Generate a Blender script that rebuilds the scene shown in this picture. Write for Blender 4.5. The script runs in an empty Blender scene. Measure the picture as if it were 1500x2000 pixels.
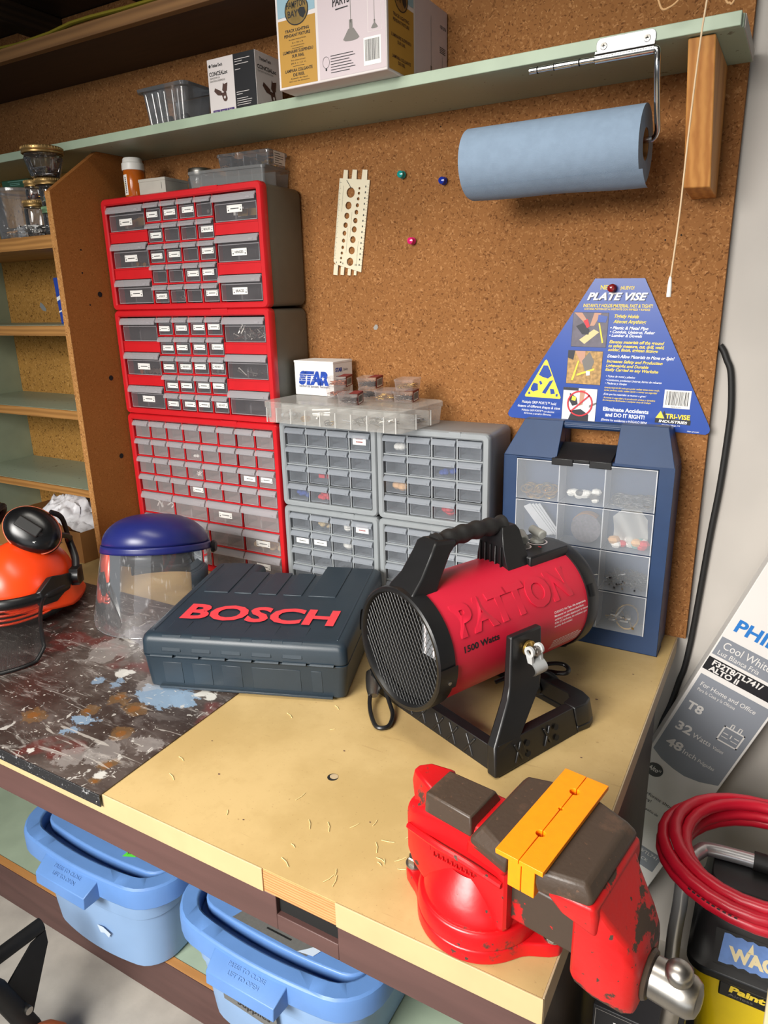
import bpy, bmesh, math, random
from mathutils import Vector, Matrix, Euler, noise
random.seed(7)
SC = bpy.context.scene
COL = SC.collection
PI = math.pi

# ------------------------------------------------------------ camera, light, exposure
cam_d = bpy.data.cameras.new('camera')
cam_d.sensor_fit = 'VERTICAL'
cam_d.sensor_height = 24.0
cam_d.lens = 24.0 * 1380.2 / 2000.0
cam_d.clip_start = 0.02
cam_o = bpy.data.objects.new('camera', cam_d)
COL.objects.link(cam_o)
_ya, _pi, _ro = 0.525, -0.2932, -0.024
_f = Vector((-math.sin(_ya) * math.cos(_pi), math.cos(_ya) * math.cos(_pi), math.sin(_pi)))
_r = Vector((math.cos(_ya), math.sin(_ya), 0))
_u = _r.cross(_f)
_r2 = math.cos(_ro) * _r + math.sin(_ro) * _u
_u2 = -math.sin(_ro) * _r + math.cos(_ro) * _u
_m = Matrix((_r2, _u2, -_f)).transposed().to_4x4()
_m.translation = Vector((1.5558, -1.473, 0.6982))
cam_o.matrix_world = _m
SC.camera = cam_o

SC.view_settings.view_transform = 'Standard'
SC.view_settings.look = 'None'
SC.view_settings.gamma = 1.0
SC.view_settings.use_curve_mapping = False
SC.view_settings.exposure = -0.10

w = bpy.data.worlds.new('world')
SC.world = w
w.use_nodes = True
w.node_tree.nodes['Background'].inputs[0].default_value = (0.80, 0.90, 1.0, 1)
w.node_tree.nodes['Background'].inputs[1].default_value = 0.16


def area(name, loc, target, sx, sy, power, color, spread=180):
    d = bpy.data.lights.new(name, 'AREA')
    d.shape = 'RECTANGLE'
    d.size, d.size_y = sx, sy
    d.energy = power
    d.color = color
    d.spread = math.radians(spread)
    o = bpy.data.objects.new(name, d)
    COL.objects.link(o)
    o.location = loc
    o.rotation_euler = (Vector(target) - Vector(loc)).to_track_quat('-Z', 'Y').to_euler()
    return o


area('ceiling_fixture', (0.95, -0.92, 1.70), (0.95, -0.85, 0.0), 1.2, 0.30, 9, (1.0, 0.95, 0.86), 130)
area('shop_light', (0.65, -2.95, 1.22), (1.0, -0.70, -0.25), 1.5, 0.9, 46, (1.0, 0.97, 0.92), 86)
area('garage_opening_light', (2.0, -4.2, -0.10), (0.8, 0, -0.1), 2.6, 1.2, 17, (0.90, 0.95, 1.0))


# ------------------------------------------------------------ materials
def lin(c):
    c = c / 255.0
    return c / 12.92 if c <= 0.04045 else ((c + 0.055) / 1.055) ** 2.4


def rgb(r, g, b):
    return (lin(r), lin(g), lin(b), 1.0)


def new_mat(name):
    m = bpy.data.materials.new(name)
    m.use_nodes = True
    nt = m.node_tree
    return m, nt, nt.nodes['Principled BSDF'], nt.nodes['Material Output']


def M(name, col, rough=0.5, metal=0.0, spec=0.5, var=0.0, scale=30.0, bump=0.0, bscale=200.0, stretch=None, col2=None, detail=4.0):
    """plain procedural surface: base colour, slight noise variation, bump"""
    m, nt, b, out = new_mat(name)
    c = rgb(*col)
    b.inputs['Base Color'].default_value = c
    b.inputs['Roughness'].default_value = rough
    b.inputs['Metallic'].default_value = metal
    b.inputs['Specular IOR Level'].default_value = spec
    N, L = nt.nodes, nt.links
    tc = N.new('ShaderNodeTexCoord')
    src = tc.outputs['Object']
    if stretch:
        mp = N.new('ShaderNodeMapping')
        mp.inputs['Scale'].default_value = stretch
        L.new(src, mp.inputs[0])
        src = mp.outputs[0]
    if var > 0 or col2:
        n = N.new('ShaderNodeTexNoise')
        n.inputs['Scale'].default_value = scale
        n.inputs['Detail'].default_value = detail
        L.new(src, n.inputs['Vector'])
        r = N.new('ShaderNodeValToRGB')
        r.color_ramp.elements[0].position = 0.35
        r.color_ramp.elements[1].position = 0.65
        if col2:
            r.color_ramp.elements[0].color = rgb(*col2)
            r.color_ramp.elements[1].color = c
        else:
            r.color_ramp.elements[0].color = tuple(x * (1 - var) for x in c[:3]) + (1,)
            r.color_ramp.elements[1].color = tuple(min(1, x * (1 + var)) for x in c[:3]) + (1,)
        L.new(n.outputs['Fac'], r.inputs[0])
        L.new(r.outputs[0], b.inputs['Base Color'])
    if bump > 0:
        n2 = N.new('ShaderNodeTexNoise')
        n2.inputs['Scale'].default_value = bscale
        n2.inputs['Detail'].default_value = 3
        L.new(src, n2.inputs['Vector'])
        bp = N.new('ShaderNodeBump')
        bp.inputs['Strength'].default_value = bump
        bp.inputs['Distance'].default_value = 0.002
        L.new(n2.outputs['Fac'], bp.inputs['Height'])
        L.new(bp.outputs[0], b.inputs['Normal'])
    return m


def clear(name, col, opac, rough=0.2, spec=0.5, edge=0.0):
    """see-through plastic or glass: a thin surface that lets most light straight through"""
    m, nt, b, out = new_mat(name)
    N, L = nt.nodes, nt.links
    b.inputs['Base Color'].default_value = rgb(*col)
    b.inputs['Roughness'].default_value = rough
    b.inputs['Specular IOR Level'].default_value = spec
    t = N.new('ShaderNodeBsdfTransparent')
    mx = N.new('ShaderNodeMixShader')
    if edge > 0:
        lw = N.new('ShaderNodeLayerWeight')
        lw.inputs['Blend'].default_value = 0.35
        mr = N.new('ShaderNodeMapRange')
        mr.inputs['To Min'].default_value = opac
        mr.inputs['To Max'].default_value = min(1, opac + edge)
        L.new(lw.outputs['Facing'], mr.inputs['Value'])
        L.new(mr.outputs[0], mx.inputs[0])
    else:
        mx.inputs[0].default_value = opac
    L.new(t.outputs[0], mx.inputs[1])
    L.new(b.outputs[0], mx.inputs[2])
    L.new(mx.outputs[0], out.inputs[0])
    return m


def particle_board(name, ca, cb, cc, scale=1.0):
    m, nt, b, out = new_mat(name)
    N, L = nt.nodes, nt.links
    b.inputs['Roughness'].default_value = 0.85
    b.inputs['Specular IOR Level'].default_value = 0.15
    tc = N.new('ShaderNodeTexCoord')
    mp = N.new('ShaderNodeMapping')
    L.new(tc.outputs['Object'], mp.inputs[0])
    n0 = N.new('ShaderNodeTexNoise'); n0.inputs['Scale'].default_value = 60; n0.inputs['Detail'].default_value = 2
    L.new(mp.outputs[0], n0.inputs['Vector'])
    ad = N.new('ShaderNodeVectorMath'); ad.operation = 'SCALE'; ad.inputs['Scale'].default_value = 0.02
    L.new(n0.outputs['Color'], ad.inputs[0])
    ad2 = N.new('ShaderNodeVectorMath'); ad2.operation = 'ADD'
    L.new(mp.outputs[0], ad2.inputs[0]); L.new(ad.outputs[0], ad2.inputs[1])
    v = N.new('ShaderNodeTexVoronoi'); v.inputs['Scale'].default_value = 330 * scale
    L.new(ad2.outputs[0], v.inputs['Vector'])
    sp = N.new('ShaderNodeSeparateColor'); L.new(v.outputs['Color'], sp.inputs[0])
    r = N.new('ShaderNodeValToRGB')
    e = r.color_ramp.elements
    e[0].position = 0.0; e[0].color = rgb(*cb)
    e[1].position = 1.0; e[1].color = rgb(*cc)
    e2 = e.new(0.18); e2.color = rgb(*ca)
    e3 = e.new(0.82); e3.color = rgb(*ca)
    L.new(sp.outputs[0], r.inputs[0])
    n = N.new('ShaderNodeTexNoise'); n.inputs['Scale'].default_value = 5; n.inputs['Detail'].default_value = 5
    L.new(mp.outputs[0], n.inputs['Vector'])
    mr = N.new('ShaderNodeMapRange'); mr.inputs['To Min'].default_value = 0.84; mr.inputs['To Max'].default_value = 1.14
    L.new(n.outputs['Fac'], mr.inputs['Value'])
    mu = N.new('ShaderNodeVectorMath'); mu.operation = 'SCALE'
    L.new(r.outputs[0], mu.inputs[0]); L.new(mr.outputs[0], mu.inputs['Scale'])
    L.new(mu.outputs[0], b.inputs['Base Color'])
    bp = N.new('ShaderNodeBump'); bp.inputs['Strength'].default_value = 0.25; bp.inputs['Distance'].default_value = 0.001
    L.new(sp.outputs[1], bp.inputs['Height']); L.new(bp.outputs[0], b.inputs['Normal'])
    return m


def wood(name, ca, cb, axis='X', scale=10.0, rough=0.6, dist=3.0):
    m, nt, b, out = new_mat(name)
    N, L = nt.nodes, nt.links
    b.inputs['Roughness'].default_value = rough
    tc = N.new('ShaderNodeTexCoord')
    mp = N.new('ShaderNodeMapping')
    s = {'X': (0.25, 3, 3), 'Y': (3, 0.25, 3), 'Z': (3, 3, 0.25)}[axis]
    mp.inputs['Scale'].default_value = s
    L.new(tc.outputs['Object'], mp.inputs[0])
    wv = N.new('ShaderNodeTexWave')
    wv.bands_direction = {'X': 'Z', 'Y': 'Z', 'Z': 'X'}[axis]
    wv.inputs['Scale'].default_value = scale
    wv.inputs['Distortion'].default_value = dist
    wv.inputs['Detail'].default_value = 3
    wv.inputs['Detail Scale'].default_value = 2
    L.new(mp.outputs[0], wv.inputs['Vector'])
    n = N.new('ShaderNodeTexNoise'); n.inputs['Scale'].default_value = scale * 3; n.inputs['Detail'].default_value = 5
    L.new(mp.outputs[0], n.inputs['Vector'])
    mx = N.new('ShaderNodeMath'); mx.operation = 'MULTIPLY_ADD'; mx.inputs[1].default_value = 0.55
    L.new(wv.outputs['Fac'], mx.inputs[0]); 
    sc = N.new('ShaderNodeMath'); sc.operation = 'MULTIPLY'; sc.inputs[1].default_value = 0.5
    L.new(n.outputs['Fac'], sc.inputs[0]); L.new(sc.outputs[0], mx.inputs[2])
    r = N.new('ShaderNodeValToRGB')
    r.color_ramp.elements[0].color = rgb(*ca); r.color_ramp.elements[0].position = 0.15
    r.color_ramp.elements[1].color = rgb(*cb); r.color_ramp.elements[1].position = 0.85
    L.new(mx.outputs[0], r.inputs[0]); L.new(r.outputs[0], b.inputs['Base Color'])
    return m


def laminate(name, ca, cb, cs):
    """old bench laminate: cloudy two-tone colour with fine brown flecks and faint scratches"""
    m, nt, b, out = new_mat(name)
    N, L = nt.nodes, nt.links
    tc = N.new('ShaderNodeTexCoord')

    def nz(scale, detail, st=None):
        src = tc.outputs['Object']
        if st:
            mp = N.new('ShaderNodeMapping'); mp.inputs['Scale'].default_value = st; mp.inputs['Rotation'].default_value = (0, 0, 0.6)
            L.new(src, mp.inputs[0]); src = mp.outputs[0]
        n = N.new('ShaderNodeTexNoise'); n.inputs['Scale'].default_value = scale; n.inputs['Detail'].default_value = detail
        n.inputs['Roughness'].default_value = 0.62
        L.new(src, n.inputs['Vector'])
        return n.outputs['Fac']

    def step(f, a, c, k):
        r = N.new('ShaderNodeMapRange'); r.interpolation_type = 'SMOOTHSTEP'
        r.inputs['From Min'].default_value = a; r.inputs['From Max'].default_value = c; r.inputs['To Max'].default_value = k
        L.new(f, r.inputs['Value'])
        return r.outputs[0]

    def mix(f, a, c):
        n = N.new('ShaderNodeMix'); n.data_type = 'RGBA'
        L.new(f, n.inputs[0])
        for i, q in ((6, a), (7, c)):
            if isinstance(q, tuple): n.inputs[i].default_value = q
            else: L.new(q, n.inputs[i])
        return n.outputs[2]

    c = mix(step(nz(5, 8), 0.36, 0.66, 1.0), rgb(*ca), rgb(*cb))
    c = mix(step(nz(28, 6), 0.52, 0.72, 0.45), c, rgb(*cb))
    c = mix(step(nz(240, 3), 0.64, 0.72, 0.45), c, rgb(*cs))
    c = mix(step(nz(70, 3), 0.70, 0.74, 0.5), c, rgb(*cs))
    c = mix(step(nz(6, 4, (1, 14, 1)), 0.66, 0.70, 0.22), c, rgb(*cs))
    L.new(c, b.inputs['Base Color'])
    b.inputs['Roughness'].default_value = 0.45
    bp = N.new('ShaderNodeBump'); bp.inputs['Strength'].default_value = 0.06; bp.inputs['Distance'].default_value = 0.002
    L.new(nz(60, 4), bp.inputs['Height']); L.new(bp.outputs[0], b.inputs['Normal'])
    return m


def worn(name, ca, cb, scale=14.0, edge=0.62, rough=0.35, rough2=0.6, metal2=0.3, bump=0.15, soft=0.02):
    """paint ca with chips that show cb"""
    m, nt, b, out = new_mat(name)
    N, L = nt.nodes, nt.links
    tc = N.new('ShaderNodeTexCoord')
    n = N.new('ShaderNodeTexNoise'); n.inputs['Scale'].default_value = scale; n.inputs['Detail'].default_value = 8; n.inputs['Roughness'].default_value = 0.65
    L.new(tc.outputs['Object'], n.inputs['Vector'])
    n3 = N.new('ShaderNodeTexNoise'); n3.inputs['Scale'].default_value = scale * 7; n3.inputs['Detail'].default_value = 3
    L.new(tc.outputs['Object'], n3.inputs['Vector'])
    r = N.new('ShaderNodeValToRGB')
    r.color_ramp.elements[0].position = edge; r.color_ramp.elements[0].color = (0, 0, 0, 1)
    r.color_ramp.elements[1].position = edge + soft; r.color_ramp.elements[1].color = (1, 1, 1, 1)
    L.new(n.outputs['Fac'], r.inputs[0])
    r3 = N.new('ShaderNodeValToRGB')
    r3.color_ramp.elements[0].position = 0.69; r3.color_ramp.elements[0].color = (0, 0, 0, 1)
    r3.color_ramp.elements[1].position = 0.71; r3.color_ramp.elements[1].color = (1, 1, 1, 1)
    L.new(n3.outputs['Fac'], r3.inputs[0])
    mxm = N.new('ShaderNodeMath'); mxm.operation = 'MAXIMUM'
    L.new(r.outputs[0], mxm.inputs[0]); L.new(r3.outputs[0], mxm.inputs[1])
    mc = N.new('ShaderNodeMix'); mc.data_type = 'RGBA'
    mc.inputs[6].default_value = rgb(*ca); mc.inputs[7].default_value = rgb(*cb)
    L.new(mxm.outputs[0], mc.inputs[0]); L.new(mc.outputs[2], b.inputs['Base Color'])
    mr = N.new('ShaderNodeMapRange'); mr.inputs['To Min'].default_value = rough; mr.inputs['To Max'].default_value = rough2
    L.new(mxm.outputs[0], mr.inputs['Value']); L.new(mr.outputs[0], b.inputs['Roughness'])
    mm = N.new('ShaderNodeMath'); mm.operation = 'MULTIPLY'; mm.inputs[1].default_value = metal2
    L.new(mxm.outputs[0], mm.inputs[0]); L.new(mm.outputs[0], b.inputs['Metallic'])
    bp = N.new('ShaderNodeBump'); bp.inputs['Strength'].default_value = bump; bp.inputs['Distance'].default_value = 0.002; bp.invert = True
    L.new(n3.outputs['Fac'], bp.inputs['Height']); L.new(bp.outputs[0], b.inputs['Normal'])
    return m


def film(name, rough, ior, haze=0.07):
    """thin clear sheet: transparent with mirror-like reflections at the Fresnel amount and a few fine scratches"""
    m, nt, b, out = new_mat(name)
    N, L = nt.nodes, nt.links
    nt.nodes.remove(b)
    t = N.new('ShaderNodeBsdfTransparent'); t.inputs[0].default_value = (0.95, 0.95, 0.96, 1)
    g = N.new('ShaderNodeBsdfGlossy'); g.inputs['Roughness'].default_value = rough
    f = N.new('ShaderNodeFresnel'); f.inputs['IOR'].default_value = ior
    ml = N.new('ShaderNodeMath'); ml.operation = 'MULTIPLY'; ml.inputs[1].default_value = 1.6; ml.use_clamp = True
    L.new(f.outputs[0], ml.inputs[0])
    mx = N.new('ShaderNodeMixShader')
    L.new(ml.outputs[0], mx.inputs[0]); L.new(t.outputs[0], mx.inputs[1]); L.new(g.outputs[0], mx.inputs[2])
    d = N.new('ShaderNodeBsdfDiffuse'); d.inputs[0].default_value = (0.8, 0.8, 0.82, 1)
    tc = N.new('ShaderNodeTexCoord'); mp = N.new('ShaderNodeMapping'); mp.inputs['Scale'].default_value = (3, 3, 0.5); mp.inputs['Rotation'].default_value = (0.3, 0.4, 0)
    n = N.new('ShaderNodeTexNoise'); n.inputs['Scale'].default_value = 60; n.inputs['Detail'].default_value = 4
    L.new(tc.outputs['Object'], mp.inputs[0]); L.new(mp.outputs[0], n.inputs['Vector'])
    r = N.new('ShaderNodeMapRange'); r.inputs['From Min'].default_value = 0.62; r.inputs['From Max'].default_value = 0.72; r.inputs['To Min'].default_value = haze; r.inputs['To Max'].default_value = 0.25
    L.new(n.outputs['Fac'], r.inputs['Value'])
    m2 = N.new('ShaderNodeMixShader')
    L.new(r.outputs[0], m2.inputs[0]); L.new(mx.outputs[0], m2.inputs[1]); L.new(d.outputs[0], m2.inputs[2])
    L.new(m2.outputs[0], out.inputs[0])
    return m


MT = {}
MT['board'] = particle_board('particle_board', (144, 97, 56), (104, 65, 35), (174, 125, 80))
MT['board_side'] = particle_board('particle_board_smooth', (146, 92, 44), (128, 78, 36), (160, 104, 54), 1.6)
MT['board_edge'] = particle_board('particle_board_cut_edge', (172, 122, 70), (120, 78, 40), (196, 150, 96), 1.3)
MT['cork'] = particle_board('cork_board', (176, 130, 66), (110, 74, 34), (198, 152, 88), 0.8)
MT['white_wall'] = M('white_painted_wall', (180, 174, 167), 0.7, var=0.05, scale=4, bump=0.12, bscale=25)
MT['green_paint'] = M('pale_green_paint', (160, 176, 154), 0.45, var=0.06, scale=14, bump=0.05)
MT['green_worn'] = worn('pale_green_paint_worn', (154, 169, 148), (118, 116, 96), 16, 0.66, 0.42, 0.7, 0.0, 0.05)
MT['dark_wood'] = wood('dark_stained_wood', (52, 32, 20), (78, 48, 30), 'X', 8)
MT['joist'] = wood('old_dark_joist', (40, 30, 20), (64, 48, 32), 'Y', 6)
MT['light_wood'] = wood('light_lumber', (176, 122, 66), (206, 152, 92), 'X', 6)
MT['old_lumber'] = wood('old_lumber_edge', (112, 78, 44), (146, 106, 64), 'X', 6)
MT['bracket_wood'] = wood('fir_block', (168, 106, 46), (200, 140, 72), 'Z', 7, 0.55, 5)
MT['bare_wood'] = wood('bare_fir_edge', (176, 104, 58), (214, 150, 98), 'X', 26)
MT['shelf_edge'] = wood('shelf_edge_wood', (140, 96, 44), (176, 126, 66), 'X', 9)
MT['laminate_top'] = laminate('yellow_laminate', (190, 163, 112), (175, 148, 97), (128, 98, 56))
MT['laminate_edge'] = M('cream_edge_band', (186, 163, 120), 0.5, var=0.04, scale=18)
MT['grey_edge'] = M('grey_cream_end_band', (176, 156, 124), 0.45, var=0.05, scale=18)
MT['brown_paint'] = M('brown_painted_wood', (84, 58, 54), 0.55, var=0.12, scale=14, stretch=(0.3, 2, 3), bump=0.05)
MT['end_panel'] = wood('dark_woodgrain_panel', (46, 36, 28), (84, 66, 52), 'Z', 14, 0.4, 2)
MT['concrete'] = M('concrete_floor', (184, 178, 168), 0.8, col2=(160, 154, 146), scale=9, bump=0.2, bscale=60, detail=8)
MT['black'] = M('black_plastic', (20, 20, 21), 0.38, var=0.1, scale=40)
MT['black_matte'] = M('black_matte_plastic', (26, 25, 24), 0.6)
MT['black_hole'] = M('dark_recess', (10, 9, 8), 0.9)
MT['red_plastic'] = M('red_plastic', (196, 26, 34), 0.38, var=0.03)
MT['grey_housing'] = M('olive_grey_plastic', (98, 97, 88), 0.5, var=0.04)
MT['grey_plastic'] = M('blue_grey_plastic', (142, 147, 150), 0.45, var=0.03)
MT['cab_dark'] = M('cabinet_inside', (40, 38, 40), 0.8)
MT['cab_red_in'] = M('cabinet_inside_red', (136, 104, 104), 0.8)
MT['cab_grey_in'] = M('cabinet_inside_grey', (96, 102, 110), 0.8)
MT['drawer_smoke'] = clear('smoky_clear_plastic', (160, 156, 160), 0.11, 0.22)
MT['drawer_frost'] = clear('frosted_clear_plastic', (205, 196, 196), 0.17, 0.25)
MT['drawer_grey'] = clear('grey_clear_plastic', (172, 178, 186), 0.14, 0.2)
MT['lip'] = clear('frosted_handle_plastic', (190, 186, 190), 0.42, 0.2)
MT['lip_grey'] = clear('grey_handle_plastic', (164, 170, 178), 0.48, 0.2)
MT['tub_clear'] = film('clear_tub_plastic', 0.10, 1.5, 0.08)
MT['frost_box'] = clear('milky_box_plastic', (216, 214, 208), 0.17, 0.2, edge=0.4)
MT['glass'] = film('jar_glass', 0.03, 1.5, 0.02)
MT['shield'] = film('clear_visor_sheet', 0.05, 1.5)
MT['paper'] = M('white_paper', (232, 230, 226), 0.7)
MT['ink'] = M('black_ink', (22, 22, 24), 0.6)
MT['chrome'] = M('chrome', (205, 205, 206), 0.18, 1.0)
MT['steel'] = M('steel', (168, 164, 158), 0.34, 1.0, var=0.08, scale=60)
MT['zinc'] = M('zinc_plate', (150, 150, 152), 0.4, 0.9, var=0.12, scale=40)
MT['brass'] = M('brass', (196, 158, 84), 0.3, 0.9)
MT['copper'] = M('copper', (188, 110, 74), 0.35, 0.8)
MT['white_plastic'] = M('white_plastic', (228, 226, 220), 0.4)
MT['card'] = M('brown_cardboard', (150, 104, 54), 0.8, var=0.05, scale=20)
MT['card_white'] = M('white_cardboard', (214, 206, 204), 0.65, var=0.02, scale=10)


# ------------------------------------------------------------ mesh builder
class MB:
    def __init__(s):
        s.v, s.f, s.mi, s.slots = [], [], [], []
        s.cur = 0
        s.T = None

    def mat(s, m):
        m = MT[m] if isinstance(m, str) else m
        if m not in s.slots:
            s.slots.append(m)
        s.cur = s.slots.index(m)
        return s

    def xf(s, T=None):
        s.T = T
        return s

    def add(s, vs, fs):
        o = len(s.v)
        if s.T is not None:
            vs = [tuple(s.T @ Vector(p)) for p in vs]
        s.v += [tuple(p) for p in vs]
        for f in fs:
            s.f.append([i + o for i in f])
            s.mi.append(s.cur)
        return s

    def box(s, x0, x1, y0, y1, z0, z1):
        vs = [(x0, y0, z0), (x1, y0, z0), (x1, y1, z0), (x0, y1, z0), (x0, y0, z1), (x1, y0, z1), (x1, y1, z1), (x0, y1, z1)]
        return s.add(vs, [(0, 3, 2, 1), (4, 5, 6, 7), (0, 1, 5, 4), (1, 2, 6, 5), (2, 3, 7, 6), (3, 0, 4, 7)])

    def hexa(s, b, t):
        """bottom quad b, top quad t, both counter-clockwise from above"""
        return s.add(list(b) + list(t), [(0, 3, 2, 1), (4, 5, 6, 7), (0, 1, 5, 4), (1, 2, 6, 5), (2, 3, 7, 6), (3, 0, 4, 7)])

    def prism(s, poly, a0, a1, axis='Z'):
        """polygon extruded along an axis; poly gives the other two coordinates"""
        def P(u, v, a):
            return {'Z': (u, v, a), 'Y': (u, a, v), 'X': (a, u, v)}[axis]
        n = len(poly)
        ar = sum(poly[i][0] * poly[(i + 1) % n][1] - poly[(i + 1) % n][0] * poly[i][1] for i in range(n))
        if (ar < 0) != (axis == 'Y'):
            poly = poly[::-1]
        vs = [P(u, v, a0) for u, v in poly] + [P(u, v, a1) for u, v in poly]
        fs = [tuple(range(n - 1, -1, -1)), tuple(range(n, 2 * n))]
        fs += [(i, (i + 1) % n, n + (i + 1) % n, n + i) for i in range(n)]
        return s.add(vs, fs)

    def lathe(s, prof, n=32, o=(0, 0, 0), axis='Z', a0=0.0, a1=2 * PI, cap=True):
        """profile of (radius, height) swept about an axis through o"""
        full = abs(a1 - a0 - 2 * PI) < 1e-6
        m = n if full else n + 1
        vs = []
        for r, h in prof:
            for i in range(m):
                a = a0 + (a1 - a0) * i / n
                c, d = r * math.cos(a), r * math.sin(a)
                p = {'Z': (c, d, h), 'Y': (d, h, c), 'X': (h, c, d)}[axis]
                vs.append((p[0] + o[0], p[1] + o[1], p[2] + o[2]))
        fs = []
        for j in range(len(prof) - 1):
            for i in range(n):
                k = (i + 1) % m
                fs.append((j * m + i, j * m + k, (j + 1) * m + k, (j + 1) * m + i))
        if cap and full:
            if prof[0][0] > 1e-5:
                fs.append(tuple(range(m - 1, -1, -1)))
            if prof[-1][0] > 1e-5:
                q = (len(prof) - 1) * m
                fs.append(tuple(range(q, q + m)))
        return s.add(vs, fs)

    def cyl(s, p0, p1, r0, r1=None, n=20, cap=True):
        return s.tube([p0, p1], [r0, r0 if r1 is None else r1], n, cap)

    def tube(s, pts, r, n=12, cap=True, closed=False, flat=1.0):
        pts = [Vector(p) for p in pts]
        k = len(pts)
        rs = r if isinstance(r, (list, tuple)) else [r] * k
        vs, fs = [], []
        up = None
        for i in range(k):
            if closed:
                d = pts[(i + 1) % k] - pts[i - 1]
            else:
                d = pts[min(i + 1, k - 1)] - pts[max(i - 1, 0)]
            d.normalize()
            if up is None:
                up = Vector((0, 0, 1)) if abs(d.z) < 0.9 else Vector((1, 0, 0))
            sd = d.cross(up)
            if sd.length < 1e-6:
                sd = d.orthogonal()
            sd.normalize()
            up = sd.cross(d)
            for j in range(n):
                a = 2 * PI * j / n
                vs.append(pts[i] + rs[i] * (math.cos(a) * sd + flat * math.sin(a) * up))
        for i in range(k if closed else k - 1):
            q = (i + 1) % k
            for j in range(n):
                l = (j + 1) % n
                fs.append((i * n + j, i * n + l, q * n + l, q * n + j))
        if cap and not closed:
            fs.append(tuple(range(n - 1, -1, -1)))
            fs.append(tuple((k - 1) * n + j for j in range(n)))
        return s.add(vs, fs)

    def grid(s, fn, nu, nv, closeu=False):
        vs = [fn(i / nu, j / nv) for j in range(nv + 1) for i in range(nu if closeu else nu + 1)]
        m = nu if closeu else nu + 1
        fs = []
        for j in range(nv):
            for i in range(nu):
                k = (i + 1) % m
                fs.append((j * m + i, j * m + k, (j + 1) * m + k, (j + 1) * m + i))
        return s.add(vs, fs)

    def sphere(s, c, r, n=16, sz=1.0, h=1.0):
        pr = []
        for i in range(n // 2 + 1):
            a = -PI / 2 + PI * i / (n // 2) * h
            pr.append((max(1e-6, r * math.cos(a)), r * sz * math.sin(a)))
        return s.lathe(pr, n, c, cap=False)

    def quad(s, a, b, c, d):
        return s.add([a, b, c, d], [(0, 1, 2, 3)])

    def rect(s, o, ex, ey, u0, u1, v0, v1, lift=0.0):
        o, ex, ey = Vector(o), Vector(ex), Vector(ey)
        n = ex.cross(ey) * lift
        f = lambda u, v: tuple(o + ex * u + ey * v + n)
        return s.add([f(u0, v0), f(u1, v0), f(u1, v1), f(u0, v1)], [(0, 1, 2, 3)])

    def poly(s, o, ex, ey, pts, lift=0.0):
        o, ex, ey = Vector(o), Vector(ex), Vector(ey)
        n = ex.cross(ey) * lift
        return s.add([tuple(o + ex * u + ey * v + n) for u, v in pts], [tuple(range(len(pts)))])

    def disc(s, o, ex, ey, cu, cv, r, rv=None, n=24, lift=0.0, r_in=0.0):
        rv = r if rv is None else rv
        if r_in <= 0:
            return s.poly(o, ex, ey, [(cu + r * math.cos(2 * PI * i / n), cv + rv * math.sin(2 * PI * i / n)) for i in range(n)], lift)
        k = r_in / r
        o, ex, ey = Vector(o), Vector(ex), Vector(ey)
        nn = ex.cross(ey) * lift
        vs = []
        for q in (1, k):
            for i in range(n):
                vs.append(tuple(o + ex * (cu + q * r * math.cos(2 * PI * i / n)) + ey * (cv + q * rv * math.sin(2 * PI * i / n)) + nn))
        return s.add(vs, [(i, (i + 1) % n, n + (i + 1) % n, n + i) for i in range(n)])

    def text(s, body, o, ex, ey, u, v, h, w=None, align='L', bold=0.0, shear=0.0, lift=0.0004, rot=0.0, fn=None, solid=0.0):
        """lettering: cap height h at (u, v) on the plane o, ex, ey; fn maps (u, v, up) to a curved surface"""
        vs, fs, x0, x1 = glyphs(body, bold, shear, solid)
        k = h / 0.69
        kx = k if w is None else w / max(1e-6, (x1 - x0))
        off = {'L': -x0, 'C': -(x0 + x1) / 2, 'R': -x1}[align]
        cr, sr = math.cos(rot), math.sin(rot)
        out = []
        if fn is None:
            o, ex, ey = Vector(o), Vector(ex), Vector(ey)
            nn = ex.cross(ey)
        for x, y, z in vs:
            a, b = (x + off) * kx, y * k
            a, b = u + a * cr - b * sr, v + a * sr + b * cr
            if fn is None:
                out.append(tuple(o + ex * a + ey * b + nn * (lift + z)))
            else:
                out.append(fn(a, b, lift + z))
        return s.add(out, fs)

    def build(s, name, parent=None, bevel=0.0, seg=2, smooth=35, loc=None, rot=None, label=None, kind=None, sub=0):
        me = bpy.data.meshes.new(name)
        me.from_pydata(s.v, [], s.f)
        for m in s.slots:
            me.materials.append(m)
        if s.mi:
            me.polygons.foreach_set('material_index', s.mi)
        if smooth:
            me.shade_smooth()
            me.set_sharp_from_angle(angle=math.radians(smooth))
        me.update()
        ob = bpy.data.objects.new(name, me)
        COL.objects.link(ob)
        if parent is not None:
            ob.parent = parent
        if loc is not None:
            ob.location = loc
        if rot is not None:
            ob.rotation_euler = rot
        if bevel > 0:
            md = ob.modifiers.new('bevel', 'BEVEL')
            md.width = bevel
            md.segments = seg
            md.limit_method = 'ANGLE'
            md.angle_limit = math.radians(40)
            md.harden_normals = False
        if sub:
            md = ob.modifiers.new('sub', 'SUBSURF')
            md.levels = md.render_levels = sub
        if label:
            ob['label'] = label
        if kind:
            ob['kind'] = kind
        return ob


_gl = {}


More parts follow.
